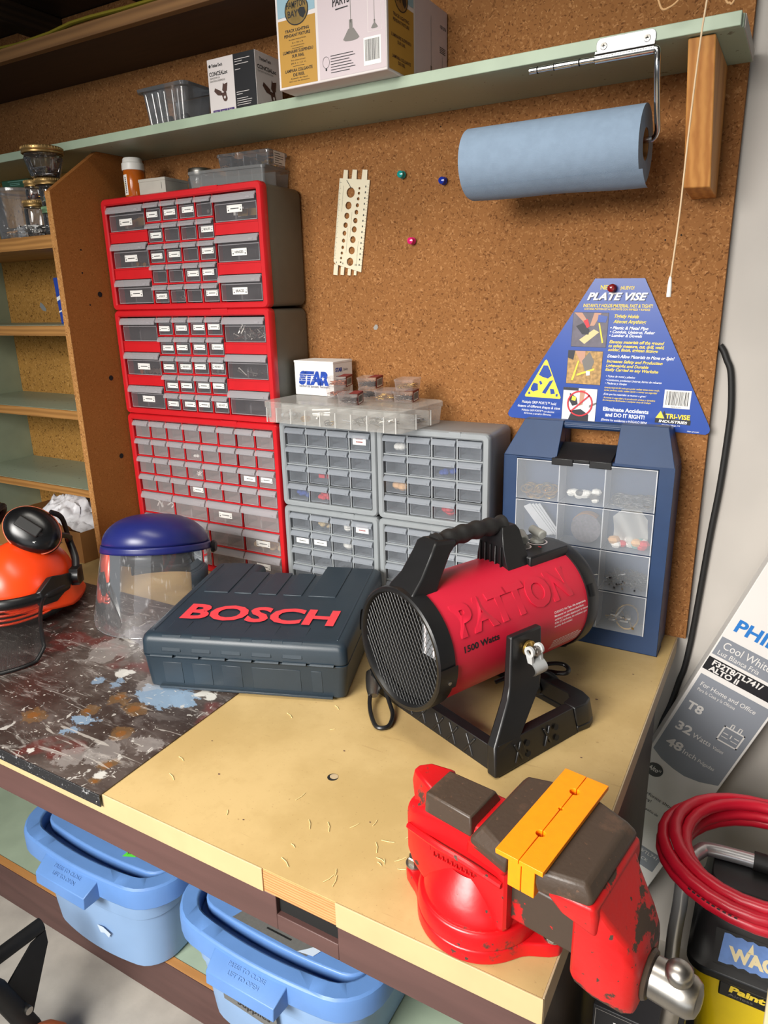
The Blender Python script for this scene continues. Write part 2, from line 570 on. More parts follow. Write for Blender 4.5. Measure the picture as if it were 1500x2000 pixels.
def glyphs(body, bold, shear, solid):
    key = (body, bold, shear, solid)
    if key in _gl:
        return _gl[key]
    cu = bpy.data.curves.new('lettering', 'FONT')
    cu.body = body
    cu.size = 1.0
    cu.offset = bold
    cu.shear = shear
    cu.extrude = solid
    cu.resolution_u = 3
    ob = bpy.data.objects.new('lettering', cu)
    me = ob.to_mesh()
    vs = [tuple(v.co) for v in me.vertices]
    fs = [tuple(p.vertices) for p in me.polygons]
    ob.to_mesh_clear()
    bpy.data.objects.remove(ob)
    bpy.data.curves.remove(cu)
    xs = [v[0] for v in vs] or [0, 1]
    _gl[key] = (vs, fs, min(xs), max(xs))
    return _gl[key]


def mb(m):
    return MB().mat(m)


def tag(o, label, cat, group=None, kind=None):
    o['label'] = label
    o['category'] = cat
    if group:
        o['group'] = group
    if kind:
        o['kind'] = kind
    return o


def thing(name, label, cat, loc=(0, 0, 0), rot=(0, 0, 0), group=None):
    o = bpy.data.objects.new(name, None)
    o.empty_display_size = 0.03
    COL.objects.link(o)
    o.location = loc
    o.rotation_euler = rot
    return tag(o, label, cat, group)


def kids(o):
    return [c for c in bpy.data.objects if c.parent == o]


def dup(o, loc, rz, label, group=None, ch=None):
    """copy of a thing with copies of its parts"""
    r = o.copy()
    COL.objects.link(r)
    r.location = loc
    r.rotation_euler = (r.rotation_euler[0], r.rotation_euler[1], rz)
    r['label'] = label
    if group:
        r['group'] = group
    for c in (kids(o) if ch is None else ch):
        d = c.copy()
        COL.objects.link(d)
        d.parent = r
    return r


def frame_T(loc, rz):
    return Matrix.Translation(loc) @ Matrix.Rotation(rz, 4, 'Z')


def rrect(x0, x1, y0, y1, r, n=5):
    """rounded rectangle outline, counter-clockwise"""
    p = []
    for cx, cy, a in ((x1 - r, y0 + r, -PI / 2), (x1 - r, y1 - r, 0), (x0 + r, y1 - r, PI / 2), (x0 + r, y0 + r, PI)):
        for i in range(n + 1):
            t = a + PI / 2 * i / n
            p.append((cx + r * math.cos(t), cy + r * math.sin(t)))
    return p


def loft(m, rings, cap0=True, cap1=True):
    """join successive outlines of 3D points"""
    n = len(rings[0])
    vs = [p for r in rings for p in r]
    fs = []
    for j in range(len(rings) - 1):
        for i in range(n):
            k = (i + 1) % n
            fs.append((j * n + i, j * n + k, (j + 1) * n + k, (j + 1) * n + i))
    if cap0:
        fs.append(tuple(range(n - 1, -1, -1)))
    if cap1:
        fs.append(tuple((len(rings) - 1) * n + i for i in range(n)))
    return m.add(vs, fs)


def ring(pts, z):
    return [(p[0], p[1], z) for p in pts]


def crom(pts, n=6, closed=False):
    """smooth curve through the points"""
    P = [Vector(p) for p in pts]
    k = len(P)
    out = []
    for i in range(k if closed else k - 1):
        p1, p2 = P[i], P[(i + 1) % k]
        p0 = P[i - 1] if (i > 0 or closed) else p1
        p3 = P[(i + 2) % k] if (i + 2 < k or closed) else p2
        for j in range(n):
            u = j / n
            out.append(0.5 * ((2 * p1) + (p2 - p0) * u + (2 * p0 - 5 * p1 + 4 * p2 - p3) * u * u + (3 * p1 - p0 - 3 * p2 + p3) * u ** 3))
    if not closed:
        out.append(P[-1])
    return out


X, Y, Z = Vector((1, 0, 0)), Vector((0, 1, 0)), Vector((0, 0, 1))
ZF = -0.82      # floor; the bench top is z = 0
# ------------------------------------------------------------ the setting
def struct(m, name, **k):
    return m.build(name, kind='structure', **k)


struct(mb('concrete').box(-3, 5, -6, 0.2, ZF - 0.05, ZF), 'floor')
struct(mb('white_wall').box(-3, 5, 0.022, 0.12, ZF, 1.43), 'wall_back')
struct(mb('joist').box(-3, 5, -5.0, -0.3205, 1.76, 1.80).box(-3, 5, -0.34, -0.3005, 1.43, 1.7595).box(-3, 5, -0.30, 0.12, 1.43, 1.47), 'ceiling')
for i, xx in enumerate((-1.109, -0.703, -0.297, 0.109, 0.515, 0.921, 1.327, 1.733)):
    struct(mb('joist').box(xx, xx + 0.049, -0.30, -0.002, 1.375, 1.43), 'trim_%d' % (i + 1), bevel=0.003)

# brown particle board covering the wall; its right edge stops at x = 1.43
pb = mb('board').box(-1.3, 1.4265, 0.0, 0.018, 0.0, 1.428)
pb.mat('black_hole')
for px, pz, pr in ((1.318, 0.79, 0.0016), (1.345, 0.797, 0.0016), (0.74, 0.64, 0.0012), (0.3, 1.17, 0.0015), (0.86, 1.035, 0.0015)):
    pb.disc((0, 0, 0), X, Z, px, pz, pr, n=10, lift=0.0006)
o = pb.build('particle_board_panel', smooth=0)
tag(o, 'brown speckled particle board panel covering the wall above the bench', 'wall panel', kind='structure')
MT['grey_card_scrap'] = M('torn_grey_paper', (150, 146, 140), 0.8)
o = MB().mat('grey_card_scrap').poly((0, -0.0006, 0), X, Z, [(0.686, 0.634), (0.692, 0.641), (0.697, 0.640), (0.699, 0.634), (0.695, 0.629), (0.688, 0.629)]).build('paper_scrap', smooth=0)
tag(o, 'small torn paper scrap stuck on the brown board above the star box', 'paper scrap')

# ------------------------------------------------------------ upper shelf and the cable over it
t = thing('upper_shelf', 'dark stained shelf board under the ceiling with pale lumber front edge', 'shelf', (0, 0, 1.269))
mb('dark_wood').box(-1.28, 0.60, -0.208, -0.001, 0, 0.024).build('shelf_board', t, bevel=0.001)
mb('old_lumber').box(-1.28, 0.60, -0.228, -0.209, -0.001, 0.026).build('front_edge', t, bevel=0.0015, label='pale lumber front edge')

c = MB().mat(M('yellow_cable_sheath', (176, 158, 52), 0.5)).tube([(-1.0, -0.085, 1.362), (-0.3996, -0.0897, 1.362), (-0.3232, -0.0856, 1.36), (-0.1838, -0.0916, 1.36), (-0.089, -0.102, 1.362), (-0.0159, -0.102, 1.362), (0.0862, -0.098, 1.36), (0.1855, -0.096, 1.36), (0.5, -0.09, 1.36)], 0.0085, 10, flat=0.5).build('electric_cable')
tag(c, 'yellow flat electric cable running under the dark ceiling joists', 'cable')

# ------------------------------------------------------------ shelving unit at the left
t = thing('shelving_unit', 'open wall shelving unit with a tall brown particle board side, left of the red cabinets', 'shelving unit', (0, 0, 0))
s = mb('board_side').prism([(-0.298, 0.0005), (-0.298, 0.957), (-0.1505, 1.0605), (-0.0005, 1.0605), (-0.0005, 0.0005)], -0.022, -0.004, 'X')
s.mat('black_hole')
for hz in (0.725, 0.515, 0.306):
    s.disc((-0.004, 0, 0), Y, Z, -0.196, hz, 0.0068, n=16, lift=0.0005)
for hy, hz in ((-0.235, 0.83), (-0.24, 0.776), (-0.23, 0.70)):
    s.disc((-0.004, 0, 0), Y, Z, hy, hz, 0.0022, n=10, lift=0.0005)
sp = s.build('side_panel', t, smooth=0)
mb('board_edge').box(-0.0222, -0.0038, -0.2995, -0.298, 0.0005, 0.957).build('edge', sp, smooth=0)
mb('green_paint').box(-0.70, -0.68, -0.295, -0.0005, 0.0005, 1.0605).build('side_panel', t, bevel=0.001, label='pale green painted side panel')
mb('cork').box(-0.679, -0.0225, -0.006, -0.0005, 0.0005, 1.0605).build('back_panel', t, smooth=0)
for zt, th, top in ((0.8645, 0.0305, 'shelf_edge'), (0.651, 0.026, 'green_worn'), (0.4305, 0.024, 'green_worn'), (0.2113, 0.0205, 'green_worn')):
    yf = -0.289 if zt > 0.8 else -0.250
    sh = mb('shelf_edge').box(-0.6795, -0.0225, yf + 0.004, -0.0065, zt - th, zt - 0.001)
    sh.mat(top).box(-0.6795, -0.0225, yf + 0.0055, -0.0065, zt - 0.001, zt)
    sh.mat('shelf_edge').box(-0.6795, -0.0225, yf, yf + 0.004, zt - th, zt - 0.0005)
    sh.build('shelf', t, smooth=0)
o = MB().mat('grey_plastic').poly((0, -0.0066, 0), X, Z, [(-0.520, 0.700), (-0.513, 0.712), (-0.503, 0.706), (-0.490, 0.692), (-0.492, 0.684), (-0.508, 0.687)]).build('tape_scrap', smooth=0)
tag(o, 'small grey scrap of tape on the cork back of the shelving unit', 'tape scrap')

# ------------------------------------------------------------ long shelf above the bench
t = thing('wall_shelf', 'long pale green painted shelf across the wall above the cabinets', 'shelf', (0, 0, 1.061))
mb('green_worn').box(-1.28, 1.431, -0.190, -0.0005, 0.0, 0.018).build('shelf_board', t, bevel=0.0008)
mb('green_paint').box(-1.28, 1.428, -0.2025, -0.1905, -0.0005, 0.0185).build('front_edge', t, bevel=0.001)
mb('white_wall').box(1.4313, 1.4325, -0.186, -0.0005, 0.0, 0.018).build('end_trim', t, label='off-white end of the shelf')

o = MB().mat('bracket_wood').hexa([(1.3575, -0.112, 0.8625), (1.3985, -0.105, 0.8610), (1.3985, -0.0005, 0.855), (1.3575, -0.0005, 0.855)], [(1.3560, -0.188, 1.0600), (1.3945, -0.188, 1.0600), (1.3945, -0.0005, 1.0600), (1.3560, -0.0005, 1.0600)]).build('shelf_bracket', bevel=0.002)
tag(o, 'tapered wooden block bracket under the right end of the green shelf', 'bracket')

# ------------------------------------------------------------ workbench
t = thing('workbench', 'long workbench with worn yellow laminate top and brown painted frame', 'workbench', (0, 0, 0))
bt = mb('laminate_top').box(-1.28, 1.409, -0.9165, -0.001, -0.030, 0.0)
bt.mat('black_hole').disc((0, 0, 0), X, Y, 1.02, -0.7234, 0.0085, 0.0085, lift=0.0003)
bt.mat('grey_edge').disc((0, 0, 0), X, Y, 1.021, -0.7215, 0.0066, 0.0060, lift=0.0005)
for hx, hy, hr in ((1.0, -0.66, 0.0018), (0.86, -0.80, 0.002), (0.79, -0.74, 0.0016), (1.32, -0.32, 0.0028), (1.36, -0.2, 0.002), (0.96, -0.86, 0.0016), (1.12, -0.78, 0.0014), (1.34, -0.5, 0.002)):
    bt.mat('brown_paint').disc((0, 0, 0), X, Y, hx, hy, hr, hr * 0.7, n=9, lift=0.0003)
bt.build('top', t, smooth=0)
mb('laminate_edge').box(-1.28, 1.040, -0.919, -0.9167, -0.036, 0.0002).build('edge_band', t, bevel=0.0006)
mb('laminate_edge').box(1.153, 1.411, -0.919, -0.9167, -0.036, 0.0002).build('edge_band', t, bevel=0.0006)
mb('bare_wood').box(1.0405, 1.1525, -0.9172, -0.8950, -0.036, -0.0015).build('front_rail', t, label='bare wood showing where the edge band is missing')
mb('grey_edge').box(1.4092, 1.4115, -0.9165, -0.001, -0.036, 0.0002).build('edge_band', t, bevel=0.0006, label='greyish end band')
ap = mb('brown_paint').box(-1.28, 1.058, -0.917, -0.897, -0.0915, -0.0365).box(1.1535, 1.405, -0.917, -0.897, -0.0915, -0.0365).box(1.058, 1.1535, -0.917, -0.897, -0.0915, -0.066)
ap.build('apron', t, bevel=0.001)
mb('black_hole').box(1.0585, 1.153, -0.910, -0.897, -0.0655, -0.0365).build('drill_slot', t, label='dark slot in the apron')
ep = mb('end_panel').box(1.394, 1.4055, -0.894, -0.200, ZF + 0.001, -0.0365)
ep.build('end_panel', t)
for sy in (-0.165, -0.318, -0.452, -0.66):
    mb('steel').lathe([(0.0035, 0), (0.0034, 0.001), (0.0015, 0.0018)], 12, (1.4056, sy, -0.052), 'X').build('screw', t)
mb('green_paint').box(-1.28, 1.393, -0.655, -0.20, -0.722, -0.702).build('lower_shelf', t)
lr = mb('brown_paint').box(-1.28, 1.393, -0.677, -0.6555, ZF + 0.001, -0.7015)
lr.mat('light_wood').box(-1.28, 1.393, -0.675, -0.6565, -0.7015, -0.7005)
lr.build('lower_rail', t)
mb('brown_paint').box(-1.25, -1.18, -0.89, -0.82, ZF + 0.001, -0.123).build('leg', t)

# ------------------------------------------------------------ loose debris on the bench
sh = mb(M('straw', (226, 206, 146), 0.8))
rnd = random.Random(3)
spots = [(1.00 + rnd.random() * 0.2, -0.90 + rnd.random() * 0.14) for _ in range(14)] + [(0.8, -0.84), (0.78, -0.80), (0.93, -0.86), (0.92, -0.56), (0.95, -0.62), (0.86, -0.62), (1.16, -0.80), (1.18, -0.78), (1.19, -0.82), (1.17, -0.84)]
for x, y in spots:
    a = rnd.random() * PI
    l = 0.004 + rnd.random() * 0.006
    bx, by = math.cos(a) * l, math.sin(a) * l
    sh.tube([(x - bx, y - by, 0.0007), (x + by * 0.15, y - bx * 0.15, 0.001), (x + bx, y + by, 0.0007)], 0.00045, 5)
o = sh.build('wood_shavings')
tag(o, 'thin pale wood shavings scattered over the yellow bench top', 'shavings', kind='stuff')

# ------------------------------------------------------------ paint spattered metal sheet
def sheet_mat():
    m, nt, b, out = new_mat('spattered_sheet_metal')
    N, L = nt.nodes, nt.links
    tc = N.new('ShaderNodeTexCoord')
    P = tc.outputs['Object']

    def noise(scale, detail, stretch=None, dist=0.0, rough=0.6):
        src = P
        if stretch:
            mp = N.new('ShaderNodeMapping')
            mp.inputs['Scale'].default_value = stretch
            mp.inputs['Rotation'].default_value = (0, 0, 0.5)
            L.new(src, mp.inputs[0]); src = mp.outputs[0]
        n = N.new('ShaderNodeTexNoise')
        n.inputs['Scale'].default_value = scale; n.inputs['Detail'].default_value = detail
        n.inputs['Distortion'].default_value = dist; n.inputs['Roughness'].default_value = rough
        L.new(src, n.inputs['Vector'])
        return n.outputs['Fac']

    def ramp(f, a, c):
        r = N.new('ShaderNodeMapRange'); r.interpolation_type = 'SMOOTHSTEP'
        r.inputs['From Min'].default_value = a; r.inputs['From Max'].default_value = c
        L.new(f, r.inputs['Value']); return r.outputs[0]

    def mul(a, c):
        n = N.new('ShaderNodeMath'); n.operation = 'MULTIPLY'
        L.new(a, n.inputs[0])
        if isinstance(c, float): n.inputs[1].default_value = c
        else: L.new(c, n.inputs[1])
        return n.outputs[0]

    def mix(f, ca, cb):
        n = N.new('ShaderNodeMix'); n.data_type = 'RGBA'
        L.new(f, n.inputs[0])
        for i, q in ((6, ca), (7, cb)):
            if isinstance(q, tuple): n.inputs[i].default_value = q
            else: L.new(q, n.inputs[i])
        return n.outputs[2]

    def blob(x, y, r, nf, amount=0.06, sx=1.0, sy=1.0):
        mp = N.new('ShaderNodeMapping'); mp.vector_type = 'POINT'
        mp.inputs['Location'].default_value = (-x * sx, -y * sy, 0)
        mp.inputs['Scale'].default_value = (sx, sy, 0)
        L.new(P, mp.inputs[0])
        ln = N.new('ShaderNodeVectorMath'); ln.operation = 'LENGTH'
        L.new(mp.outputs[0], ln.inputs[0])
        ad = N.new('ShaderNodeMath'); ad.operation = 'MULTIPLY_ADD'; ad.inputs[1].default_value = amount
        L.new(nf, ad.inputs[0]); L.new(ln.outputs['Value'], ad.inputs[2])
        r_ = N.new('ShaderNodeMapRange')
        r_.inputs['From Min'].default_value = r + amount * 0.5 + 0.003; r_.inputs['From Max'].default_value = r + amount * 0.5
        r_.inputs['To Min'].default_value = 0; r_.inputs['To Max'].default_value = 1
        L.new(ad.outputs[0], r_.inputs['Value'])
        return r_.outputs[0]

    nb = noise(6, 6)
    base = mix(ramp(nb, 0.36, 0.64), rgb(54, 43, 39), rgb(90, 80, 75))
    red = mix(ramp(noise(4.3, 4), 0.57, 0.63), base, rgb(92, 48, 44))
    c = mix(mul(ramp(noise(15, 8, (1.0, 2.0, 1), 0.8), 0.50, 0.70), 0.25), red, rgb(150, 142, 138))
    sm = mul(ramp(noise(9, 9, (1.0, 4.5, 1), 0.8, 0.7), 0.54, 0.70), 0.7)
    c = mix(sm, c, rgb(184, 178, 172))
    fine = noise(55, 6)
    n18 = noise(18, 8, None, 0.3, 0.7)
    nn = noise(30, 8, (1, 1.8, 1), 0.4, 0.7)
    grey = mul(blob(0.42, -0.50, 0.07, n18, 0.22, 0.8, 1.3), 0.45)
    c = mix(grey, c, rgb(150, 150, 158))
    for x, y, r, am in ((0.640, -0.800, 0.016, 0.06), (0.600, -0.735, 0.022, 0.08), (0.545, -0.720, 0.020, 0.08), (0.455, -0.835, 0.020, 0.08), (0.69, -0.868, 0.016, 0.06), (0.705, -0.905, 0.010, 0.04), (0.53, -0.78, 0.014, 0.07)):
        c = mix(mul(blob(x, y, r, n18, am), 0.55), c, rgb(124, 92, 54))
        c = mix(mul(blob(x, y, r * 0.35, nn, 0.03), 0.7), c, rgb(132, 82, 34))
    for x, y, r, sx, sy, o_ in ((0.612, -0.680, 0.042, 0.8, 1.25, 0.9), (0.655, -0.668, 0.026, 1, 1, 0.9), (0.545, -0.80, 0.018, 0.8, 1.3, 0.85), (0.555, -0.835, 0.010, 1, 1, 0.85), (0.46, -0.70, 0.008, 1, 1, 0.8), (0.50, -0.69, 0.008, 1, 1, 0.8)):
        c = mix(mul(blob(x, y, r, nn, 0.09, sx, sy), o_), c, rgb(130, 154, 178))
    for x, y, r in ((0.475, -0.655, 0.013), (0.488, -0.645, 0.010), (0.672, -0.640, 0.011), (0.694, -0.640, 0.010), (0.545, -0.90, 0.005), (0.46, -0.545, 0.010), (0.48, -0.535, 0.006), (0.70, -0.89, 0.008)):
        c = mix(mul(blob(x, y, r, nn, 0.04), 0.9), c, rgb(206, 204, 198))
    for x, y, r in ((0.66, -0.85, 0.030), (0.70, -0.80, 0.024), (0.56, -0.66, 0.03), (0.38, -0.60, 0.05), (0.62, -0.88, 0.02)):
        c = mix(mul(blob(x, y, r, n18, 0.14), 0.35), c, rgb(178, 172, 168))
    sp = ramp(noise(110, 3, (1.0, 1.6, 1), 0.3), 0.66, 0.70)
    c = mix(mul(sp, 0.85), c, rgb(208, 204, 196))
    sp2 = ramp(noise(38, 4, (1.8, 1.0, 1), 0.6), 0.645, 0.67)
    c = mix(mul(sp2, 0.8), c, rgb(196, 192, 186))
    lines = ramp(noise(7, 3, (1.0, 9.0, 1), 1.5), 0.63, 0.67)
    c = mix(mul(lines, 0.6), c, rgb(190, 184, 176))
    L.new(c, b.inputs['Base Color'])
    b.inputs['Metallic'].default_value = 0.15
    rr = N.new('ShaderNodeMapRange'); rr.inputs['To Min'].default_value = 0.22; rr.inputs['To Max'].default_value = 0.5
    L.new(fine, rr.inputs['Value']); L.new(rr.outputs[0], b.inputs['Roughness'])
    bp = N.new('ShaderNodeBump'); bp.inputs['Strength'].default_value = 0.12; bp.inputs['Distance'].default_value = 0.002
    L.new(nb, bp.inputs['Height']); L.new(bp.outputs[0], b.inputs['Normal'])
    return m


MT['sheet'] = sheet_mat()
MT['sheet_lip'] = worn('black_sheet_edge', (36, 36, 38), (150, 150, 152), 60, 0.62, 0.4, 0.5, 0.2)
t = thing('metal_sheet', 'paint spattered dark metal sheet covering the left of the bench top', 'metal sheet', (0, 0, 0))
mb('sheet').hexa([(-1.27, -0.9225, 0.0004), (0.7375, -0.9225, 0.0004), (0.7265, -0.372, 0.0004), (-1.27, -0.372, 0.0004)], [(-1.27, -0.9225, 0.0022), (0.7375, -0.9225, 0.0022), (0.7265, -0.372, 0.0022), (-1.27, -0.372, 0.0022)]).build('sheet', t, smooth=0)
lp = mb('sheet_lip').box(-1.27, 0.7375, -0.9245, -0.9226, -0.0185, 0.0022)
lp.mat('steel').lathe([(0.0025, 0), (0.002, -0.0008)], 10, (0.730, -0.9246, -0.012), 'Y')
lp.build('front_lip', t, bevel=0.0006, label='black bent front lip')
# ------------------------------------------------------------ drawer cabinets
def drawer_mesh(w, h, dep, kind):
    """clear tray; origin at the middle of its bottom front edge, opening to +y"""
    m = mb({'smoke': 'drawer_smoke', 'frost': 'drawer_frost', 'grey': 'drawer_grey'}[kind])
    bw = w - 0.006
    x0, x1 = -bw / 2, bw / 2
    m.box(x0, x1, 0.0, 0.0012, 0.001, h * 0.86)
    m.box(x0, x1, 0.0013, dep, 0.001, 0.0022)
    m.box(x0, x0 + 0.001, 0.0013, dep, 0.0023, h * 0.8)
    m.box(x1 - 0.001, x1, 0.0013, dep, 0.0023, h * 0.8)
    if w > 0.08:
        m.box(-0.0012, 0.0012, 0.0013, dep, 0.0023, h * 0.5)
        m.box(-0.0024, 0.0024, -0.0006, 0.0, 0.004, h * 0.42)
    m.mat('lip' if kind != 'grey' else 'lip_grey').box(x0, x1, -0.0007, -0.0001, h * 0.615, h * 0.64)
    m.box(x0, x0 + 0.0011, -0.0007, -0.0001, 0.001, h * 0.6).box(x1 - 0.0011, x1, -0.0007, -0.0001, 0.001, h * 0.6).box(x0 + 0.0012, x1 - 0.0012, -0.0007, -0.0001, 0.001, 0.0024)
    return m


def handle_mesh(w, h, kind):
    m = mb('lip' if kind != 'grey' else 'lip_grey')
    hw = w / 2 - 0.0006
    pr = [(0.0008, h * 0.975), (-0.0045, h * 0.965), (-0.0105, h * 0.81), (-0.0108, h * 0.70), (-0.0092, h * 0.70), (-0.0080, h * 0.80), (-0.0030, h * 0.90), (0.0008, h * 0.905)]
    m.prism(pr, -hw, hw, 'X')
    m.box(hw * 0.62, hw * 0.80, -0.0116, -0.0102, h * 0.74, h * 0.80)
    return m


def label_mesh(w, h, body, dots=True, col='ink', lines=1):
    m = mb('paper')
    m.rect((0, 0, 0), X, Z, -w / 2, w / 2, 0, h)
    m.mat(col)
    if dots:
        for sx in (-1, 1):
            m.disc((0, 0, 0), X, Z, sx * w * 0.40, h * 0.30, h * 0.105, n=8, lift=0.00025)
            m.disc((0, 0, 0), X, Z, sx * w * 0.42, h * 0.68, h * 0.10, n=8, lift=0.00025, r_in=h * 0.075)
    if body:
        m.text(body, (0, 0, 0), X, Z, 0, h * 0.33, h * 0.36, w * (0.56 if dots else 0.8), 'C', lift=0.00025, bold=0.012)
    else:
        for k in range(lines):
            zc = h * (0.5 if lines == 1 else 0.32 + 0.36 * k)
            q = -w * 0.26
            rr = random.Random(int(w * 1e5) + k)
            while q < w * 0.24:
                d = w * (0.025 + 0.035 * rr.random())
                m.rect((0, 0, 0), X, Z, q, q + d, zc - h * 0.07, zc + h * 0.07, lift=0.00025)
                q += d + w * 0.012
    return m


MESHES = {}


def cached(key, fn, name):
    if key not in MESHES:
        o = fn().build(name)
        MESHES[key] = o.data
        bpy.data.objects.remove(o)
    return MESHES[key]


def inst(name, me, parent, loc):
    o = bpy.data.objects.new(name, me)
    COL.objects.link(o)
    o.parent = parent
    o.location = loc
    return o


def cabinet(name, label, loc, rz, W, H, dep, cells, blanks, border, frame_mat, house_mat, in_mat, kind, group, labels, zbase=0.0, drop=0.0):
    """cells: (x0, x1, z0, z1) openings in the frame; labels: {cell index: (text, dots)}"""
    t = thing(name, label, 'drawer cabinet', loc, (0, 0, rz), group)
    bl, br_, bb, btp = border
    fr = mb(frame_mat)
    n = 4
    def rr(x0, x1, z0, z1, r, y):
        return [(p[0], y, p[1]) for p in rrect(x0, x1, z0, z1, r, n)]
    zlo = -drop
    rings = [rr(0.001, W - 0.001, zlo + 0.001, H - 0.001, 0.011, 0.022), rr(0, W, zlo, H, 0.012, 0.020), rr(0, W, zlo, H, 0.012, 0.004),
             rr(0.0025, W - 0.0025, zlo + 0.0025, H - 0.0025, 0.011, 0.0), rr(bl - 0.003, W - br_ + 0.003, bb - 0.003, H - btp + 0.003, 0.005, 0.0),
             rr(bl, W - br_, bb, H - btp, 0.003, 0.003), rr(bl, W - br_, bb, H - btp, 0.003, 0.030)]
    loft(fr, rings, False, False)
    for x0, x1, z0, z1 in blanks:
        fr.box(x0, x1, 0.0075, 0.011, z0, z1)
    # dividers
    xs = sorted(set([round(c[0], 5) for c in cells] + [round(c[1], 5) for c in cells]))
    done = set()
    for x0, x1, z0, z1 in cells:
        for zz in (z0, z1):
            k = ('h', round(zz, 4), round(x0, 4))
            if k not in done and bb + 0.002 < zz < H - btp - 0.002:
                done.add(k)
                fr.box(x0, x1, 0.006, 0.026, zz - 0.0016, zz + 0.0016)
        for xx in (x0, x1):
            k = ('v', round(xx, 4), round(z0, 4))
            if k not in done and bl + 0.002 < xx < W - br_ - 0.002:
                done.add(k)
                fr.box(xx - 0.0016, xx + 0.0016, 0.0062, 0.026, z0, z1)
    fr.box(W * 0.66, W * 0.76, -0.0006, 0.004, H - 0.008, H + 0.0003)
    fr.build('frame', t)
    ho = mb(house_mat)
    rg = [rr(0.002, W - 0.002, zlo + 0.002, H - 0.002, 0.012, 0.0225), rr(0.004, W - 0.004, zlo + 0.003, H - 0.003, 0.014, dep - 0.012),
          rr(0.007, W - 0.007, zlo + 0.006, H - 0.006, 0.014, dep - 0.004), rr(0.013, W - 0.013, zlo + 0.012, H - 0.012, 0.012, dep)]
    loft(ho, rg, False, True)
    ho.build('housing', t)
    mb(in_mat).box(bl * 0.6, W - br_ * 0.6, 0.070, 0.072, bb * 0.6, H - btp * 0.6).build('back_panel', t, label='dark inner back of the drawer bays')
    for i, (x0, x1, z0, z1) in enumerate(cells):
        w, h = x1 - x0 - 0.0034, z1 - z0 - 0.0034
        key = (kind, round(w, 4), round(h, 4))
        c = ((x0 + x1) / 2, 0.0075, z0 + 0.0017)
        d = inst('drawer', cached(('d',) + key, lambda: drawer_mesh(w, h, 0.060, kind), 'drawer'), t, c)
        inst('handle', cached(('h',) + key, lambda: handle_mesh(w, h, kind), 'handle'), d, (0, 0, 0))
        if i in labels:
            body, dots, ls = labels[i]
            lw = min(w * 0.80, 0.036) if w < 0.08 else 0.044
            lh = 0.0125 if w < 0.08 else 0.0155
            if ls == 2:
                lw, lh = w * 0.62, 0.021
            l = inst('label', cached(('l', body, dots, ls, round(lw, 4)), lambda: label_mesh(lw, lh, body, dots, 'ink' if ls == 1 else 'label_red', ls), 'label'), d, (0.002 * ((i * 7) % 5 - 2), -0.0012, h * (0.22 + 0.03 * ((i * 5) % 4))))
    return t


MT['label_red'] = M('faded_red_ink', (150, 80, 80), 0.7)
W26, H1, H2 = 0.506, 0.4185, 0.2656
bl = 0.0155


def cells26(W, H):
    x0, x1 = 0.0155, W - 0.0155
    z1, z0 = H - 0.016, 0.0145
    lw = (x1 - x0) * 0.272
    sw = (x1 - x0 - 2 * lw) / 4
    hh = (z1 - z0) / 5
    small = []
    for r in range(5):
        for c in range(4):
            xa = x0 + lw + c * sw
            zt = z1 - r * hh
            small.append((xa, xa + sw, zt - hh, zt))
    big, blanks = [], []
    bh = (z1 - z0) * 0.268
    gap = ((z1 - z0) - 3 * bh) / 2
    for (a, b_) in ((x0, x0 + lw), (x1 - lw, x1)):
        for r in range(3):
            zt = z1 - r * (bh + gap)
            big.append((a, b_, zt - bh, zt))
            if r < 2:
                blanks.append((a, b_, zt - bh - gap, zt - bh))
    return small + big, blanks


T1 = lambda b='': (b, True, 1)
cA, bA = cells26(W26, H2)
lab = {0: T1(), 1: T1(), 2: T1(), 4: T1(), 7: T1('BOLTS'), 8: T1(), 9: T1(), 11: T1(), 14: T1(), 15: T1(), 16: T1('LAG BOLTS'), 19: T1(),
       20: T1(), 21: T1(), 22: T1(), 23: T1(), 24: T1('HINGES'), 25: T1('BRACES')}
RY = -0.163
RZ = 0.0087
DEPTH = 0.1575
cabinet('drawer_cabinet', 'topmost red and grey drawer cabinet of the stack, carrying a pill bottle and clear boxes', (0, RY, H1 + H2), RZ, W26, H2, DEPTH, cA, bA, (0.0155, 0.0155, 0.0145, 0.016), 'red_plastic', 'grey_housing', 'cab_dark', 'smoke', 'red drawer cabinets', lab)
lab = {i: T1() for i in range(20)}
for i in (9, 11, 19):
    lab[i] = T1('HEX NUTS')
lab[21] = T1(); lab[22] = T1()
cabinet('drawer_cabinet', 'middle red and grey drawer cabinet of the stack, nearly all small drawers labelled', (0, RY, H1), RZ, W26, H2, DEPTH, cA, bA, (0.0155, 0.0155, 0.0145, 0.016), 'red_plastic', 'grey_housing', 'cab_dark', 'smoke', 'red drawer cabinets', lab)


def cells44(W, H):
    x0, x1 = 0.0155, W - 0.0155
    z1, z0 = H - 0.016, 0.0145
    sh = (z1 - z0) * 0.128
    bh = ((z1 - z0) - 4 * sh) / 3
    o = []
    for r in range(4):
        for c in range(8):
            s = (x1 - x0) / 8
            o.append((x0 + c * s, x0 + c * s + s, z1 - r * sh - sh, z1 - r * sh))
    for r in range(3):
        for c in range(4):
            s = (x1 - x0) / 4
            zt = z1 - 4 * sh - r * bh
            o.append((x0 + c * s, x0 + c * s + s, zt - bh, zt))
    return o


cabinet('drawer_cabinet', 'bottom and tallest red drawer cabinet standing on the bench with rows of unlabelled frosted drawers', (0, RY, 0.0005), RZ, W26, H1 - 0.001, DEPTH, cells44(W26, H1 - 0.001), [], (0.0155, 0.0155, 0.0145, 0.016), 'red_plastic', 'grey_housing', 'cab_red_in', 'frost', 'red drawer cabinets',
        {22: ('', False, 1), 23: T1(), 27: T1(), 34: T1(), 39: T1(), 43: T1()})

